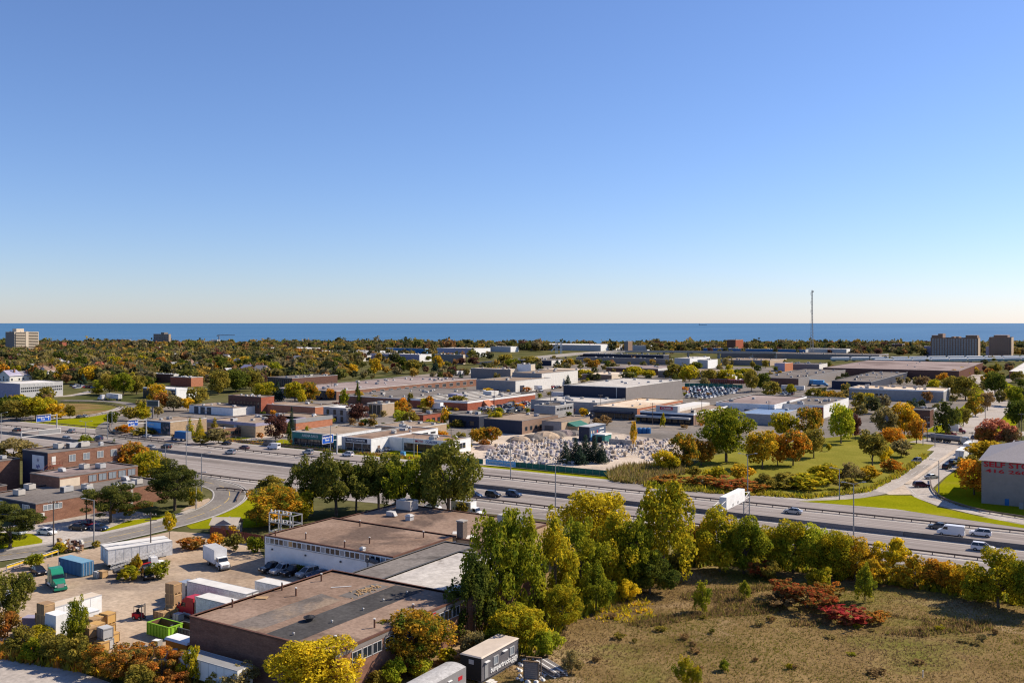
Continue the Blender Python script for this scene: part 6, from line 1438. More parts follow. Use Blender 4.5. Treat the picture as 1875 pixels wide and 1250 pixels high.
# ---------------------------------------------------------------- mobile office trailers at the meadow edge
def office(label, dims, z, body, roofm, curved=False):
    u0, u1, v0, v1 = dims; o = thing('office_trailer', label, 'trailer', ((u0 + u1) / 2, (v0 + v1) / 2, 0)); a, b = (u1 - u0) / 2, (v1 - v0) / 2
    part('body', MB().box(-a, a, -b, b, .45, z), [body], o)
    if curved:
        m = MB(); n = 8; P_ = [(-a + 2 * a * i / n, z + .01 + .28 * math.sin(math.pi * i / n)) for i in range(n + 1)]
        for i in range(n): m.face([(P_[i][0], -b, P_[i][1]), (P_[i + 1][0], -b, P_[i + 1][1]), (P_[i + 1][0], b, P_[i + 1][1]), (P_[i][0], b, P_[i][1])])
        m.face([(p[0], -b, p[1]) for p in P_]).face([(p[0], b, p[1]) for p in P_][::-1]); part('roof', m, [roofm], o)
    else: part('roof', MB().frus((-a - .12, a + .12, -b - .1, b + .1), (-a + .1, a - .1, -b + .1, b - .1), z, z + .14), [roofm], o)
    part('skid', MB().box(-a + .2, -a + .5, -b, b, 0, .45).box(a - .5, a - .2, -b, b, 0, .45), [M['darkgrey']], o); return o, (-a, a, -b, b)
GW = plain('trailer_grey', (.12, .115, .125), .6); PR_ = surf('galvanised_roof', (.36, .35, .34), (.46, .45, .44), None, .4, 2, rough=.5)
o, d = office('grey office trailer with beige roof, windows and white lettering', (-72.1, -68.7, 102.3, 111.6), 3.5, GW, plain('beige_roof', (.52, .44, .36)))
panel('end_wall', o, d, 'v', d[0] + .01, d[1] - .01, .5, 3.45, 'black', .03); panel('end_sign', o, d, 'v', -.3, .5, 2.5, 3.1, 'lightgrey', .08)
for y in (-1.2, 2.9): put_face('window', winmesh(1.0, 1.0, 'lightgrey', 'paleglass', 1), o, d, 'u', y, 1.8)
panel('door', o, d, 'u', -3.9, -3.1, .6, 2.6, 'grey'); panel('door_hood', o, d, 'u', -4, -3, 2.75, 2.85, 'white', .35); panel('window_hood', o, d, 'u', .4, 1.5, 2.9, 3.0, 'white', .3)
text('lettering', 'bumpertrucks.com', 1.0, o, (d[1] + .05, .9, 1.25), RX(90), 'white', .02, fit=6.8); text('lettering', '416 741', .45, o, (d[1] + .05, 3.4, .75), RX(90), 'white', .01)
for i in range(2): part('step', MB().box(d[1] + .3 + i * .5, d[1] + .9 + i * .5, -4.2, -2.9, .3 - i * .15, .38 - i * .15), [M['offwhite']], o)
o, d = office('silver curved-roof trailer cut by the bottom photo border', (-72.3, -69.1, 88, 99.3), 3.3, plain('trailer_silver', (.24, .235, .24), .5), PR_, True)
panel('lamp', o, d, 'u', 1.6, 2.4, 2.6, 2.68, 'white', .2); text('lettering', 'We Pro', .8, o, (d[1] + .05, 4.2, 1.2), RX(90), 'white', .02); panel('logo_patch', o, d, 'u', 3.9, 4.8, 2.0, 2.5, 'redsign', .03)
# ---------------------------------------------------------------- yard goods
def cratemesh(mat, strap):
    m = MB().box(-.6, .6, -.5, .5, .14, 1.1, 0)
    for y in (-.42, 0, .42): m.box(-.6, .6, y - .06, y + .06, 0, .14, 1)
    for x in (-.58, 0, .58):
        for s in (-1, 1): m.box(x - .05, x + .05, s * .5 - (.03 if s < 0 else 0), s * .5 + (.03 if s > 0 else 0), .14, 1.1, 1)
    for s in (-1, 1): m.box(s * .6 - (.03 if s < 0 else 0), s * .6 + (.03 if s > 0 else 0), -.5, .5, .95, 1.05, 1)
    return m.mesh('wooden_crate', [M[mat], M[strap]])
CRM = [cratemesh('ply', 'wood'), cratemesh('goldwood', 'wood'), cratemesh('wood', 'ply'), cratemesh('lightgrey', 'grey')]
def crates(spots, place, group):
    for (px, py, n, k, s) in spots:
        q = at(px, py); z = .02
        for i in range(n):
            o = link('wooden_crate', CRM[k], None, (q[0] + rng.uniform(-.06, .06), q[1] + rng.uniform(-.06, .06), z), rng.uniform(-.12, .12), s); z += 1.1 * s
            lv = '' if n == 1 else (', bottom of its stack' if i == 0 else ', top of its stack' if i == n - 1 else ', middle of its stack')
            tag(o, ('plywood', 'golden wooden', 'brown wooden', 'grey')[k] + ' crate ' + place + lv, 'crate', group)
crates([(164, 1187, 2, 0, 1.5), (176, 1180, 2, 1, 1.5), (186, 1192, 1, 1, 1.4), (172, 1168, 2, 0, 1.4), (185, 1162, 2, 1, 1.4), (198, 1160, 2, 1, 1.5), (193, 1188, 2, 3, 1.5), (205, 1176, 1, 1, 1.4), (160, 1166, 2, 0, 1.3)], 'beside the young green tree', 'crates piled beside the young green tree')
crates([(84, 1166, 3, 2, 1.6), (80, 1160, 2, 0, 1.5)], 'beside the white-wrapped stack', 'crates beside the white-wrapped stack')
crates([(318, 1125, 3, 2, 1.6), (312, 1128, 1, 0, 1.3), (326, 1126, 1, 1, 1.2), (300, 1134, 1, 0, 1.2), (292, 1132, 1, 0, 1.2), (327, 1136, 1, 3, 1.1)], 'before the dark red tractor', 'crates stacked before the dark red tractor')
crates([(188, 1057, 1, 0, 1.2), (180, 1057, 1, 3, 1.1)], 'beside the blue container doors', 'crates beside the blue container')
q = at(104, 1172); o = thing('wrapped_stack', 'tall white-wrapped goods stack beside the crates', 'goods', (*q, 0)); part('wrap', MB().frus((-1.5, 1.5, -1.1, 1.1), (-1.4, 1.4, -1.0, 1.0), .15, 4.2), [M['white']], o); part('pallet', MB().box(-1.5, 1.5, -1.1, 1.1, 0, .15), [M['wood']], o)
q = at(68, 1150); o = thing('old_van', 'faded lilac van nose poking out behind the crates', 'van', (*q, 0), .5); part('body', ring(MB(), [(-2, .9, .4, 1.9), (.4, .9, .4, 1.9), (1.0, .9, .4, 1.2), (2, .8, .5, 1.0)], 0), [M['mauve']], o); part('windshield', MB().face([(.45, -.8, 1.8), (.45, .8, 1.8), (.98, .82, 1.25), (.98, -.82, 1.25)]), [M['carglass']], o)
for x in (-1.3, 1.3):
    for y in (-.85, .85): link('wheel', WC, o, (x, y, .34))
# skips
def skip(label, loc, rz, mat, rust, L_, W_, h):
    o = thing('waste_skip', label, 'dumpster', (*loc, 0), rz); m = MB(); a, b = L_ / 2, W_ / 2
    for (x0, x1, y0, y1) in ((-a, a, -b, -b + .06), (-a, a, b - .06, b), (-a, -a + .06, -b + .06, b - .06), (a - .06, a, -b + .06, b - .06)): m.box(x0, x1, y0, y1, .15, h)
    m.box(-a + .06, a - .06, -b + .06, b - .06, .15, .3, 1); part('shell', m, [M[mat], M[rust]], o)
    part('inner_lining', MB().box(-a + .07, a - .07, b - .1, b - .065, .31, h - .05).box(-a + .065, -a + .1, -b + .07, b - .1, .31, h - .05), [M['rust']], o)
    part('rim', MB().box(-a - .08, a + .08, -b - .08, -b + .08, h - .12, h + .04).box(-a - .08, a + .08, b - .08, b + .08, h - .12, h + .04).box(-a - .08, -a + .08, -b + .08, b - .08, h - .12, h + .04).box(a - .08, a + .08, -b + .08, b - .08, h - .12, h + .04), [M[mat]], o)
    rbm = MB().box(-.07, .07, -b - .12, -b, .15, h - .12).mesh('side_rib', [M[mat]]); n = int(L_ / .65)
    for i in range(n + 1): link('side_rib', rbm, o, (-a + L_ * i / n, 0, 0))
    rbm = MB().box(a, a + .1, -.07, .07, .15, h - .12).mesh('end_rib', [M[mat]])
    for y in (-b * .6, 0, b * .6): link('end_rib', rbm, o, (0, y, 0))
    part('skid', MB().box(-a, a, -.8, -.6, 0, .15).box(-a, a, .6, .8, 0, .15), [M['black']], o); return o
skip('lime green open skip in the yard', at(302, 1163), 0, 'lime', 'rust', 5.0, 2.5, 2.0); skip('dark grey open skip tucked behind the brick factory', at(342, 1164), 0, 'darkgrey', 'black', 4.4, 2.4, 1.6)
q = at(334, 1196); o = thing('orange_container', 'orange storage box with a white lid by the brick factory corner', 'container', (q[0], q[1], 0)); part('box', MB().box(-2.3, 2.3, -1.1, 1.1, 0, 2.0), [M['orangebox']], o); part('lid', MB().frus((-2.5, 2.5, -1.25, 1.25), (-2.4, 2.4, -1.0, 1.0), 2.0, 2.3), [M['white']], o)
# forklift
q = at(256, 1133); o = thing('forklift', 'small red forklift standing on the gravel yard', 'forklift', (*q, 0), .15); part('body', MB().frus((-.9, .5, -.55, .55), (-.85, .3, -.5, .5), .25, .95), [M['redsign']], o); part('counterweight', MB().box(-1.2, -.85, -.55, .55, .3, 1.0), [M['redsign']], o); m = MB()
for x in (-.85, .4):
    for y in (-.5, .5): m.tube((x, y, .9), (x * .9, y, 2.05), .04, n=4)
m.box(-.85, .45, -.55, .55, 2.05, 2.12); part('overhead_guard', m, [M['black']], o); part('seat', MB().box(-.5, -.1, -.25, .25, .95, 1.15).box(-.55, -.42, -.25, .25, 1.15, 1.6), [M['black']], o)
part('mast', MB().box(.7, .82, -.4, -.3, .05, 2.6).box(.7, .82, .3, .4, .05, 2.6).box(.7, .82, -.3, .3, 2.4, 2.5), [M['darkgrey']], o)
for y in (-.22, .22): part('fork', MB().box(.8, 1.9, y - .06, y + .06, .06, .11), [M['darkgrey']], o)
for x in (-.7, .45):
    for y in (-.5, .5): link('wheel', WC, o, (x, y, .3), 0, .85)
# loose yard pieces
q = at(287, 1185); o = thing('water_tank', 'white caged liquid tank near the lime skip', 'tank', (*q, 0), .2); part('tank', MB().frus((-.6, .6, -.5, .5), (-.55, .55, -.45, .45), .15, 1.15), [M['white']], o); part('cage', MB().box(-.62, .62, -.53, -.5, .1, 1.2).box(.6, .63, -.5, .5, .1, 1.2), [M['galv']], o); part('pallet', MB().box(-.6, .6, -.5, .5, 0, .14), [M['wood']], o)
for i, (x, y, h, c, lab) in enumerate(((320, 1205, 1.3, 'white', 'tall white roll standing by the orange storage box'), (305, 1202, .8, 'offwhite', 'white drum by the plank fence'), (322, 1216, 1.0, 'lightgrey', 'grey drum behind the yellow-green bush'), (285, 1128, 1.2, 'darkgrey', 'dark cable drum beside the forklift'), (270, 1196, .7, 'black', 'black drum beside the caged tank'))):
    q = at(x, y); o = thing('drum', lab, 'drum', (*q, 0)); part('barrel', MB().tube((0, 0, 0), (0, 0, h), .42, n=12), [M[c]], o); part('lid', MB().tube((0, 0, h), (0, 0, h + .05), .45, n=12), [M['grey']], o)
f = thing('plank_fence', 'short weathered plank fence beside the sumac', 'fence', (*at(284, 1203), 0), .45)
for i in range(13): part('plank', MB().box(-.11, .11, -.03, .03, 0, 1.55 + rng.uniform(-.08, .08)), [M['wood']], f, (-1.8 + i * .27, 0, 0))
part('rail', MB().box(-2, 2, .03, .08, 1.1, 1.2), [M['wood']], f)
f = thing('plank_deck', 'low wooden deck in front of the plank fence', 'deck', (*at(292, 1216), 0), .3)
for i in range(9): part('plank', MB().box(-1.7, 1.7, -.13, .13, .35, .42), [M['ply']], f, (0, -1.2 + i * .29, 0))
for x in (-1.5, 1.5): part('bearer', MB().box(x - .1, x + .1, -1.3, 1.3, 0, .35), [M['wood']], f)
sc = MB()
for k in range(70):
    q = at(rng.uniform(258, 300), rng.uniform(1186, 1200)); s = rng.uniform(.15, .45); sc.box(q[0] - s, q[0] + s, q[1] - s * .6, q[1] + s * .6, .02, .05 + s * .8, rng.randrange(4))
tag(part('scrap_heap', sc, [M['offwhite'], M['darkgrey'], M['bluecont'], M['wood']], None), 'untidy scrap heap beside the caged tank', 'scrap', kind='stuff')
sc = MB()
for k in range(90):
    q = at(rng.uniform(104, 150), rng.uniform(996, 1012)); s = rng.uniform(.2, .5); z = rng.uniform(.0, 1.2); sc.box(q[0] - s, q[0] + s, q[1] - s * .6, q[1] + s * .6, z, z + s, rng.randrange(3))
tag(part('pallet_scrap', sc, [M['rust'], M['wood'], M['offwhite']], None), 'rusty scrap and pallets behind the white trailers', 'scrap', kind='stuff')
f = thing('corrugated_fence', 'rusty red corrugated fence behind the vine bushes', 'fence', (-168, 141.5, 0), 0)
for i in range(14): part('panel', MB().frus((-.75, .75, -.05, .05), (-.75, .75, -.02, .02), 0, 2.1), [M['redmetal']], f, (i * 1.55, (i % 2) * .08, 0))
f = thing('yellow_guard_fence', 'yellow and white rail along the road behind the blue container', 'fence', (*at(12, 1046), 0)); A = at(12, 1046); Bq = at(106, 1016); an = math.atan2(Bq[1] - A[1], Bq[0] - A[0]); Ln = math.hypot(Bq[0] - A[0], Bq[1] - A[1]); f.rotation_euler = (0, 0, an)
part('rail', MB().box(0, Ln, -.08, .08, .7, .95), [M['yellow']], f); part('pipe_rail', MB().box(0, Ln, -.04, .04, 1.15, 1.22), [M['offwhite']], f)
for i in range(9): part('post', MB().box(-.07, .07, -.07, .07, 0, 1.2), [M['galv']], f, (Ln * i / 8, 0, 0))
# shed
q = at(415, 975); o = thing('garden_shed', 'small grey shed with pale gable roof beside the ramp lawn', 'shed', (*q, 0), .5); part('wall', MB().box(-3, 3, -2, 2, 0, 2.3).prism([(-2, 2.3), (2, 2.3), (0, 3.4)], -2, 2), [M['grey']], o); part('roof', MB().face([(-3.3, -2.3, 2.2), (3.3, -2.3, 2.2), (3.3, 0, 3.6), (-3.3, 0, 3.6)]).face([(-3.3, 2.3, 2.2), (3.3, 2.3, 2.2), (3.3, 0, 3.6), (-3.3, 0, 3.6)]), [M['cream']], o); part('door', MB().box(-.5, .5, -2.05, -2, 0, 2), [M['wood']], o)
# orange safety barriers on the clinic lawn
bm = MB().frus((-.75, .75, -.28, .28), (-.72, .72, -.08, .08), 0, 1.0).box(-.6, -.2, -.3, .3, 0, .15).mesh('body', [M['orange']])
for i, x in enumerate((224, 234, 244, 254, 264, 274, 206)):
    q = at(x, 941 - (x - 202) * .2); o = thing('safety_barrier', 'orange plastic safety barrier ' + ('alone under the clinic pine' if x < 210 else ('first', 'second', 'third', 'fourth', 'fifth', 'sixth')[i] + ' in the row from the pine'), 'barrier', (*q, 0), 1.35, 'orange barriers along the clinic wall'); link('body', bm, o); part('top_slot', MB().box(-.3, .3, -.1, .1, 1.0, 1.06), [M['orange']], o)
for i in range(5):
    q = at(106 + i * 8, 949 - i * 1.6); tag(part('parking_stop', MB().frus((-.9, .9, -.12, .12), (-.85, .85, -.07, .07), 0, .16), [M['conc']], None, (*q, .03), 1.35), 'concrete parking stop ' + ('nearest the downpipe', 'second from the downpipe', 'middle of the row', 'fourth from the downpipe', 'nearest the pine')[i], 'kerb stop', 'parking stops by the clinic wall')
# timber frame and pile at the meadow corner
q = at(975, 1240); o = thing('timber_crate_frame', 'tall weathered timber bin at the meadow corner', 'bin', (*q, 0), .3); m = MB()
for x in (-1, 1):
    for y in (-.8, .8): m.box(x - .08, x + .08, y - .08, y + .08, 0, 2.5)
part('posts', m, [M['pole']], o)
for i in range(8): part('board', MB().box(-1, 1, -.85, -.8, .1 + i * .28, .36 + i * .28), [M['tapered']], o)
for y in (-.8, .8): part('top_rail', MB().box(-1.1, 1.1, y - .08, y + .08, 2.4, 2.55), [M['wood']], o)
q = at(1008, 1228); o = thing('timber_stack', 'grey weathered timber stack beside the willow bush', 'timber', (*q, 0), -.5)
for k in range(3):
    for i in range(7): part('plank', MB().box(-2.6, 2.6, -.12, .12, 0, .14), [M['tapered' if (i + k) % 3 else 'offwhite']], o, (rng.uniform(-.2, .2), -1 + i * .32, .1 + k * .3))
for x in (-1.8, 1.8): part('bearer', MB().box(x - .1, x + .1, -1.2, 1.2, 0, .1), [M['wood']], o)
rk = MB()
for k in range(60): q = at(rng.uniform(945, 1000), rng.uniform(1205, 1250)); s = rng.uniform(.1, .35); rk.frus((q[0] - s, q[0] + s, q[1] - s, q[1] + s), (q[0] - s * .5, q[0] + s * .4, q[1] - s * .5, q[1] + s * .5), 0, s)
tag(part('rubble', rk, [M['offwhite']], None), 'pale rubble beside the timber bin', 'rubble', kind='stuff')
tag(part('survey_post', MB().tube((0, 0, 0), (0, 0, .9), .06, n=6).tube((0, 0, .9), (0, 0, .98), .09, n=6), [M['offwhite']], None, (*at(1690, 1240), 0)), 'short marker post standing in the dry meadow', 'post')

# ---------------------------------------------------------------- stone yard
def palletmesh(k):
    R = random.Random(k); m = MB().box(-.6, .6, -.5, .5, 0, .12, 1); h = R.choice((.7, .9, 1.2, 1.5)); n = int(h / .22)
    for i in range(n):
        for x in (-.4, 0, .4): dx = R.uniform(-.03, .03); m.box(x - .19 + dx, x + .19 + dx, -.48 + R.uniform(0, .06), .48 - R.uniform(0, .06), .12 + i * .22, .12 + i * .22 + .205, 0)
    return m.mesh('stone_pallet', [M['offwhite'], M['wood']])
PM = [palletmesh(k) for k in range(6)]; PC = [plain('stone_' + n, c, .8, var=.15, scale=2) for n, c in (('white', (.56, .53, .50)), ('grey', (.33, .31, .31)), ('lilac', (.40, .37, .40)), ('tan', (.42, .34, .26)), ('dark', (.15, .14, .15)))]
PN = ['white', 'grey', 'lilac-grey', 'tan', 'dark grey']
yard = gp((885, 846), (905, 815), (1000, 803), (1065, 806), (1180, 818), (1150, 835), (1120, 846), (1030, 852), (900, 848)); yd2 = gp((1120, 800), (1230, 806), (1236, 838), (1190, 846), (1150, 830))
n = 0; Ry = random.Random(3)
while n < 295:
    pl = yard if n < 215 else yd2; x, y = Ry.uniform(min(p[0] for p in pl), max(p[0] for p in pl)), Ry.uniform(min(p[1] for p in pl), max(p[1] for p in pl)); y = round(y / 2.6) * 2.6; x = round(x / 1.45) * 1.45
    if not inpoly(x, y, pl): continue
    k = Ry.choice((0, 0, 1, 1, 2, 2, 3, 3, 4)); o = link('stone_pallet', PM[Ry.randrange(6)], None, (x, y, .04), Ry.choice((0, PI / 2)) + Ry.uniform(-.08, .08), Ry.uniform(.75, 1.1)); paint(o, PC[k])
    pz = 'in the front of the stone yard' if n < 215 and y < 275 else 'in the middle of the stone yard' if n < 215 else 'in the stone yard corner beside the blue tanks'
    tag(o, PN[k] + ' stone pallet ' + pz, 'pallet', 'stone pallets ' + pz); n += 1
rk = MB()
for k in range(1500):
    while True:
        x, y = Ry.uniform(-215, -110), Ry.uniform(262, 345)
        if inpoly(x, y, yard) or inpoly(x, y, yd2): break
    s = Ry.uniform(.12, .45); rk.frus((x - s, x + s, y - s, y + s), (x - s * .6, x + s * .5, y - s * .5, y + s * .6), .02, s * Ry.uniform(.6, 1.6), Ry.randrange(4))
tag(part('stone_rubble', rk, PC[:4], None), 'loose boulders and offcuts between the stone pallets', 'rubble', kind='stuff')
for i, (x, y, h, w_, c, lab) in enumerate(((952, 808, 3.4, 4.6, 'dirt', 'first tan gravel heap from the grassy bank'), (975, 806, 3.8, 5, 'r_grey', 'grey gravel heap second from the bank'), (998, 802, 4.4, 5.5, 'dirt', 'tallest tan gravel heap of the row'), (1018, 798, 3.4, 4.4, 'r_grey', 'grey gravel heap before the green awning'), (1036, 796, 3.4, 4.4, 'r_lilac', 'brownish gravel heap before the green awning'), (1050, 796, 3.0, 4, 'r_grey', 'last grey gravel heap beside the painted hoarding'), (890, 822, 2.4, 3.6, 'r_lilac', 'brown soil heap beside the motor shop'))):
    q = at(x, y); me = MB(); R = random.Random(i); k1 = 16; h *= .95; rings = [(1.15, 0), (.9, .34), (.55, .6), (.25, .68)]; pts_ = [[(w_ * r_ * (1 + R.uniform(-.2, .2)) * math.cos(6.283 * j / k1), w_ * r_ * (1 + R.uniform(-.2, .2)) * math.sin(6.283 * j / k1), h * z_) for j in range(k1)] for r_, z_ in rings]
    for a_ in range(3):
        for j in range(k1): me.face([pts_[a_][j], pts_[a_][(j + 1) % k1], pts_[a_ + 1][(j + 1) % k1], pts_[a_ + 1][j]])
    me.face(pts_[3]); tag(part('gravel_heap', me, [M[c]], None, (*q, .02)), lab, 'heap', 'material heaps at the stone yard')
hd = (-176.5, -171.7, 333.5, 348.4); o = thing('painted_hoarding', 'dark shed with a painted blue figure mural in the stone yard', 'building', ((hd[0] + hd[1]) / 2, (hd[2] + hd[3]) / 2, 0)); part('wall', MB().box(-2.4, 2.4, -7.4, 7.4, 0, 6), [M['navy']], o); part('roof', MB().box(-2.5, 2.5, -7.5, 7.5, 6, 6.15), [M['lightgrey']], o); part('mural_panel', MB().box(2.4, 2.46, -7.2, 7.2, .3, 5.7), [plain('mural_slate', (.05, .08, .14))], o)
for (y, c, c2) in ((-5.6, 'lightblue', 'cream'), (-3.6, 'bluesign', 'cream'), (-.4, 'mauve', 'redsign')): part('painted_figure', MB().frus((2.44, 2.5, y - .9, y + .9), (2.44, 2.5, y - .5, y + .5), .5, 3.2), [M[c]], o); part('painted_head', MB().box(2.44, 2.5, y - .4, y + .4, 3.2, 4.3), [M[c2]], o)
for z in (4.4, 3.0): part('painted_stripe', MB().box(2.44, 2.5, 1.6, 5.6, z, z + .4), [M['white']], o)
o = thing('green_kiosk', 'small green kiosk with pale roof beside the painted hoarding', 'kiosk', (-168, 338, 0)); part('wall', MB().box(-2.5, 2.5, -3, 3, 0, 3), [M['teal']], o); part('roof', MB().frus((-2.8, 2.8, -3.3, 3.3), (-2.5, 2.5, -3, 3), 3, 3.3), [M['offwhite']], o); part('doorway', MB().box(-.8, 1.2, -3.06, -3, 0, 2.3), [M['black']], o)
for i, x in enumerate((1171, 1179, 1187)): q = at(x, 793); o = thing('blue_tank', 'blue plastic tank ' + ('left', 'middle', 'right')[i] + ' of the three beside the gold poplar', 'tank', (*q, 0), 0, 'blue tanks in the stone yard'); part('tank', MB().tube((0, 0, 0), (0, 0, 2.1), 1.2, n=14).tube((0, 0, 2.1), (0, 0, 2.5), 1.2, .5, n=14), [M['signblue']], o); part('cap', MB().tube((0, 0, 2.5), (0, 0, 2.65), .3, n=8), [M['darkgrey']], o)
o = thing('yard_sign_slab', 'black upright slab behind the dark yard pines', 'sign', (*at(1088, 822), 0)); part('slab', MB().frus((-.8, .8, -.3, .3), (-.7, .7, -.25, .25), 0, 5.2), [M['black']], o)
o = thing('yard_wall', 'low concrete retaining wall in the stone yard', 'wall', (*at(1120, 812), 0)); part('wall', MB().box(-1, 9, -.4, .4, 0, 2.0), [M['conc']], o)
for i, (x, y, w_, h) in enumerate(((1036, 848, 30, 40), (1054, 846, 30, 46), (1072, 846, 34, 52), (1090, 846, 32, 46), (1062, 850, 30, 36), (1102, 848, 26, 38))): tree('cone', x, y, w_, h, 'bluec', 'dark yard pine ' + ('first', 'second', 'third', 'fourth', 'fifth', 'sixth')[i] + ' in the clump before the pallets')
# fences on the far highway edge
f = thing('green_mesh_fence', 'green screened fence along the highway below the stone yard', 'fence', (-196, 261.8, 0))
for i in range(28):
    if 9 <= i < 14: continue
    part('panel', MB().box(-1.2, 1.2, -.03, .03, .1, 1.9), [M['greenfence']], f, (i * 2.45, 0, 0)); part('post', MB().box(-.05, .05, -.05, .05, 0, 2.1), [M['galv']], f, (i * 2.45 - 1.22, 0, 0))
bn = thing('blue_banner', 'blue banner with white lettering on the stone yard fence', 'banner', (-168, 261.6, 0)); part('cloth', MB().box(-6, 6, -.03, .03, .2, 2.0), [M['lightblue']], bn); text('lettering', 'LANDSCAPE SUPPLY', 1.0, bn, (0, -.06, 1.1), 0, 'white', .01, fit=10.5)
f = thing('highway_fence', 'thin grey chain fence along the far highway edge', 'fence', (-330, 262.2, 0))
for i in range(36): part('post', MB().box(-.05, .05, -.05, .05, 0, 1.7), [M['galv']], f, (i * 3.0, 0, 0))
part('top_rail', MB().box(0, 105, -.03, .03, 1.6, 1.66), [M['galv']], f); part('mid_rail', MB().box(0, 105, -.03, .03, .8, .85), [M['galv']], f)
part_f = thing('car_lot_fence', 'green screen fence behind the packed car lot', 'fence', (*at(1254, 707.5), 0)); A = at(1254, 707.5); Bq = at(1360, 711); Ln = math.hypot(Bq[0] - A[0], Bq[1] - A[1]); part_f.rotation_euler = (0, 0, math.atan2(Bq[1] - A[1], Bq[0] - A[0]))
for i in range(12): part('panel', MB().box(Ln * i / 12, Ln * (i + 1) / 12 - .1, -.05, .05, 0, 2.6), [M['greenfence']], part_f)
for i, (x, y) in enumerate(((1312, 703), (1332, 703.5), (1350, 704.5))): trailer('dark red box trailer ' + ('left', 'middle', 'right')[i] + ' of three beyond the car lot fence', at(x, y), .2, 13, 'redmetal', 'red')
for i in range(7): q = at(832 + i * 8.5, 687 - i * .2); trailer('white trailer number ' + ('one', 'two', 'three', 'four', 'five', 'six', 'seven')[i] + ' from the dark round tree in the row behind the vast factory', q, RX(90), 11) if i != 4 else None

# ---------------------------------------------------------------- poles and signs
def lightpole(px, ty, by, arms, label, wood=False, xy=None):
    q = at(px, by) if xy is None else xy; Y = dep(by); h = (by - ty) * Y / F; o = thing('light_pole' if not wood else 'utility_pole', label, 'light pole' if not wood else 'utility pole', (*q, 0), TH)
    part('pole', MB().tube((0, 0, 0), (0, 0, h), .17 if not wood else .16, .10 if not wood else .11, n=8), [M['pole' if wood else 'galv']], o)
    if wood:
        for z in (h - .5, h - 1.5)[:arms]: part('crossarm', MB().box(-1.2, 1.2, -.06, .06, z - .07, z + .07), [M['pole']], o)
        for x in (-1, -.4, .4, 1): part('insulator', MB().tube((x, 0, h - .42), (x, 0, h - .2), .06, n=5), [M['offwhite']], o)
    else:
        for s in ((-1, 1) if arms == 2 else (arms if arms in (-1,) else 1,)): part('arm', MB().tube((0, 0, h - .1), (s * 2.0, 0, h + .35), .06, n=5), [M['galv']], o); part('lamp_head', MB().frus((s * 2.3 - .45, s * 2.3 + .45, -.16, .16), (s * 2.3 - .35, s * 2.3 + .35, -.1, .1), h + .28, h + .45), [M['lightgrey']], o)
    return o
for a in '''1563 885 994 2|tall light pole in front of the right hedge row
1017 843 936 0|tall light pole behind the poplar clump
935 800 877 0|light pole beside the blue banner
1537 858 915 -1|light pole with one arm at the start of the ramp
1719 843 902 -1|light pole beside the ramp to the storage building
1369 832 905 2|light pole on the sumac bank
341 778 863 0|tall light pole above the exit ramp
344 762 812 0|light pole behind the dark blue truck
359 866 932 1|light pole at the exit ramp bend
303 815 858 0|short light pole behind the clinic trees
197 757 804 2|light pole beside the loop ramp mouth
205 750 782 1|thin light pole at the loop ramp
2 756 803 1|light pole at the left photo border
157 772 800 2|short light pole at the end of the left lawn
172 915 1000 -1|light pole beside the clinic parking
605 778 838 0|light pole right of the showroom sign
534 784 812 0|white light pole before the spruce
758 797 836 0|light pole in front of the motor shop
307 715 742 -1|tall white lamp among roadside trees
369 830 905 0|light pole on the dividing rail behind the clinic
1712 778 818 1|white street lamp at the intersection
1690 775 815 0|signal pole at the intersection'''.splitlines():
    s, lab = a.split('|'); x, t_, b_, k = s.split(); lightpole(float(x), float(t_), float(b_), int(k), lab)
for a in '''98 916 1008 1|wooden utility pole at the service road
158 895 955 2|wooden utility pole with crossarms beside the clinic pine
276 938 1030 2|dark wooden utility pole in front of the white trailers
1195 737 778 1|wooden utility pole behind the stone yard
1285 728 777 1|wooden utility pole right of the showroom
1008 715 762 2|utility pole with crossarms beside the grey warehouse
1100 722 762 2|utility pole with crossarms before the plaza
815 720 748 2|utility pole before the mill, left one
905 715 745 2|utility pole before the mill, right one
607 698 722 1|first utility pole at the striped factory
612 700 724 1|second utility pole at the striped factory
1408 733 768 2|utility pole on the blue roofed shed yard
826 785 812 1|dark snag pole behind the motor shop
377 750 772 1|utility pole behind the cone trees
1804 746 783 1|wooden pole along the long street
1848 740 768 1|wooden pole right of the long street
1870 756 812 1|wooden pole at the right border
1698 762 808 1|wooden pole near the traffic lights
1780 790 830 1|wooden pole beside the tanker cab'''.splitlines():
    s, lab = a.split('|'); x, t_, b_, k = s.split(); lightpole(float(x), float(t_), float(b_), int(k), lab, True)
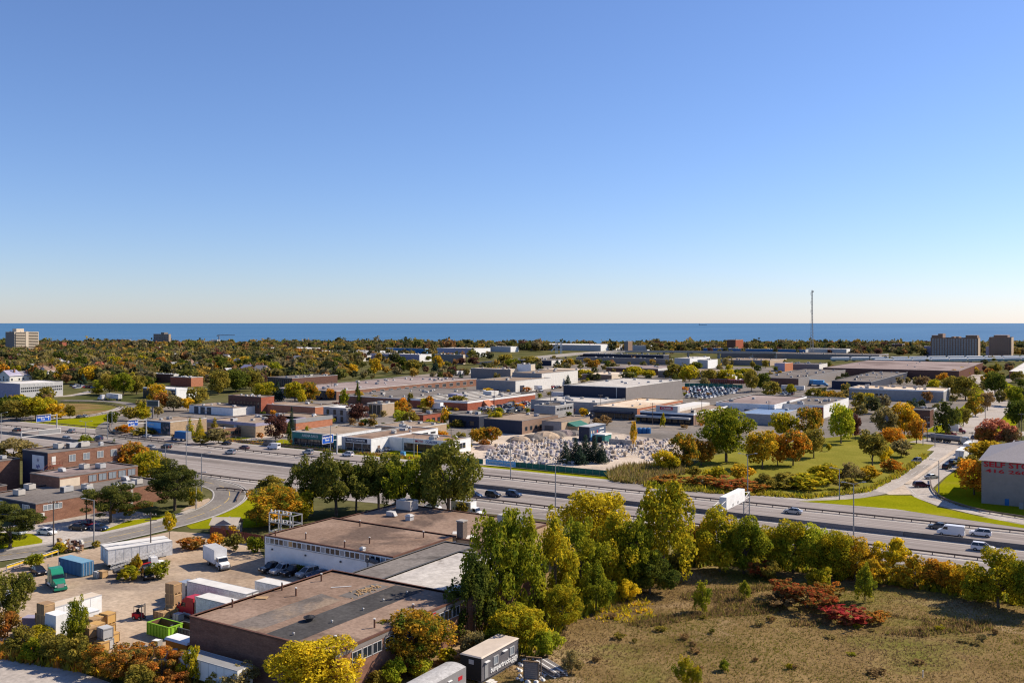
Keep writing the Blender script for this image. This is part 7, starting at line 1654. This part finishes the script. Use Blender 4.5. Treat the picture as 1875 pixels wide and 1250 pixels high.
def cantilever(px, by, ty, reach, z0, z1, w_, label, lines, arrow):
    q = at(px, by); o = thing('road_sign', label, 'road sign', (*q, 0)); part('post', MB().tube((0, 0, 0), (0, 0, z1 + .2), .28, .22, n=8), [M['lightgrey']], o)
    for z in (z0 + .7, z1 - .3): part('arm', MB().box(-.08, .08, -reach, 0, z - .1, z + .1), [M['offwhite']], o)
    s = part('board', MB().box(.12, .2, -reach, -reach + w_, z0, z1), [M['bluesign']], o); part('border', MB().box(.11, .215, -reach - .08, -reach + w_ + .08, z0 - .1, z0).box(.11, .215, -reach - .08, -reach + w_ + .08, z1, z1 + .1).box(.11, .215, -reach - .1, -reach, z0, z1).box(.11, .215, -reach + w_, -reach + w_ + .1, z0, z1), [M['white']], s); part('catwalk', MB().box(-.1, .7, -reach, -reach + w_, z1 + .25, z1 + .32), [M['offwhite']], o)
    for i, t_ in enumerate(lines): text('lettering', t_, .95 if i == 0 else .8, s, (.24, -reach + w_ * .44, z1 - .75 - i * 1.0), RX(90), 'white', .02)
    if arrow: part('arrow', MB().box(.2, .24, -reach + w_ - 1.1, -reach + w_ - .85, z0 + .4, z1 - .7).prism([(.2, z1 - .9), (.24, z1 - .9), (.24, z1 - .4), (.2, z1 - .4)], -reach + w_ - 1.3, -reach + w_ - .65), [M['white']], s)
cantilever(104, 785, 758, 9.6, 4.1, 6.7, 6.6, 'blue overhead road sign with arrow above the ramp island lawn', ['Islington Ave', 'South'], True)
cantilever(268, 803, 768, 8.6, 6.0, 8.2, 4.4, 'blue overhead road sign left of the mural warehouse', ['Islington Ave', 'South'], False)
cantilever(617, 831, 796, 7.8, 4.6, 7.4, 5.6, 'blue overhead road sign before the pie shop', ['Islington Ave', 'North'], True)
# variable message gantry over the near lanes
o = thing('sign_gantry', 'white box sign gantry standing over the motorway lanes', 'sign gantry', (-72, 213.2, 0)); m = MB()
for y in (-10.8, 10.8):
    for x in (-.7, .7): part('post', MB().tube((x, y, 0), (x, y, 6.6), .16, n=6), [M['galv']], o)
    for k in range(4): m.tube((-.7, y, .8 + k * 1.4), (.7, y, 2.2 + k * 1.4), .06, n=4)
for x in (-.7, .7):
    for z in (5.4, 7.2):
        m.tube((x, -10.8, 6.6), (x, -6.3, z), .09, n=5).tube((x, 10.8, 6.6), (x, 6.3, z), .09, n=5)
    m.tube((x, -10.8, 5.4), (x, 10.8, 5.4), .08, n=5)
part('bracing', m, [M['offwhite']], o); part('sign_box', MB().box(-.75, .9, -6.6, 6.6, 5.1, 8.0), [M['white']], o)
for y in (-2.6, -1.8, 1.2, 2.0): part('vent', MB().box(.9, .93, y - .1, y + .1, 5.3, 5.9), [M['darkgrey']], o)
q = at(39, 821); o = thing('truss_sign', 'back of a truss-framed road sign above the left highway lanes', 'road sign', (*q, 0)); part('post', MB().tube((0, 0, 0), (0, 0, 6.6), .25, n=8), [M['lightgrey']], o); part('frame', MB().box(-.1, .1, 0, 16, 6.2, 6.45).box(-.1, .1, 0, 16, 4.3, 4.55).box(-.1, .1, 15.8, 16, 4.55, 6.2), [M['offwhite']], o); part('sign_back', MB().box(-.06, .06, 7, 15.6, 4.6, 6.15), [M['grey']], o)
q = at(280, 772); o = thing('billboard', 'dark billboard on a single post behind the mural warehouse', 'billboard', (*q, 0), RX(20)); part('post', MB().tube((0, 0, 0), (0, 0, 7.4), .45, n=10), [M['tapered']], o); part('board', MB().box(-3.2, 3.2, -.4, .4, 7.4, 10.4), [M['grey']], o); part('screen', MB().box(-2.7, 2.9, -.46, -.4, 7.7, 10.1), [plain('dark_screen', (.05, .07, .07))], o)
for (x, y, lab) in ((1696, 790, 'yellow traffic signal left of the cedar'), (1792, 793, 'orange traffic signal above the waiting cars')):
    q = at(x, y + 18); o = thing('traffic_signal', lab, 'traffic signal', (*q, 0)); part('pole', MB().tube((0, 0, 0), (0, 0, 5.4), .1, n=6), [M['galv']], o); part('housing', MB().box(-.25, .25, -.2, .2, 4.3, 5.5), [M['yellow']], o)
o = thing('yellow_marker', 'yellow roadside post before the motor shop', 'post', (*at(764, 838), 0)); part('post', MB().tube((0, 0, 0), (0, 0, 4.6), .12, n=6), [M['yellow']], o); part('cap', MB().tube((0, 0, 4.6), (0, 0, 4.8), .16, n=6), [M['offwhite']], o)
o = thing('construction_sign', 'orange diamond construction sign on the shop lawn', 'road sign', (*at(533, 816), 0)); part('post', MB().box(-.05, .05, -.05, .05, 0, 1.4), [M['wood']], o); part('board', MB().face([(.06, -.9, 1.8), (.06, 0, .9), (.06, .9, 1.8), (.06, 0, 2.7)]), [M['orange']], o)
o = thing('blue_utility_box', 'small blue utility box on the motor shop lawn', 'utility box', (*at(738, 834), 0)); part('box', MB().box(-.9, .9, -.5, .5, .3, 1.5), [M['skyblue']], o); part('base', MB().box(-1, 1, -.6, .6, 0, .3), [M['white']], o)
# ---------------------------------------------------------------- sub-parts: rims in wheels, panes in the nearer windows
fr, pn = {}, {}
bpy.context.view_layer.update()
for o in list(SC.objects):
    if o.data is None: continue
    if o.data == WC: link('rim', RC, o)
    elif o.data == WT: link('rim', RT, o)
    elif o.data.name in WSPLIT:
        p = o.matrix_world.translation
        if math.hypot(p.x, p.y) > 420: continue
        n = o.data.name; k, w_, h_ = WSPLIT[n]
        if n not in fr:
            f = .09; m = MB()
            for (a, b, c, d) in ((-w_ / 2 - f, w_ / 2 + f, -f, 0), (-w_ / 2 - f, w_ / 2 + f, h_, h_ + f), (-w_ / 2 - f, -w_ / 2, 0, h_), (w_ / 2, w_ / 2 + f, 0, h_)): m.box(a, b, -.1, .05, c, d)
            for i in range(1, k[4]): x = -w_ / 2 + w_ * i / k[4]; m.box(x - .04, x + .04, -.08, -.041, 0, h_)
            fr[n] = m.mesh('window', [M[k[2]]]); pn[n] = MB().box(-w_ / 2, w_ / 2, -.04, .05, 0, h_).mesh('pane', [M[k[3]]])
        o.data = fr[n]; link('pane', pn[n], o)
# repeats that share a label are told apart by their order across the picture
ONES = 'first second third fourth fifth sixth seventh eighth ninth tenth eleventh twelfth thirteenth fourteenth fifteenth sixteenth seventeenth eighteenth nineteenth'.split()
TENS = {2: 'twent', 3: 'thirt', 4: 'fort', 5: 'fift', 6: 'sixt', 7: 'sevent', 8: 'eight', 9: 'ninet'}
def ordinal(n):
    if n < 20: return ONES[n - 1]
    a, b = divmod(n, 10); return TENS[a] + 'ieth' if b == 0 else TENS[a] + 'y-' + ONES[b - 1]
by = {}
for o in SC.objects:
    if o.parent is None and o.get('label') and o.get('group'): by.setdefault(o['label'], []).append(o)
for lab, os_ in by.items():
    if len(os_) < 2: continue
    os_.sort(key=lambda o: (o.location.x * CT + o.location.y * ST) / max(1, -o.location.x * ST + o.location.y * CT))
    if len({round(o.location.z, 2) for o in os_}) > 1 and 'crate' in lab: pass
    for i, o in enumerate(os_): o['label'] = (lab + ', ' + ordinal(i + 1) + ' from left')
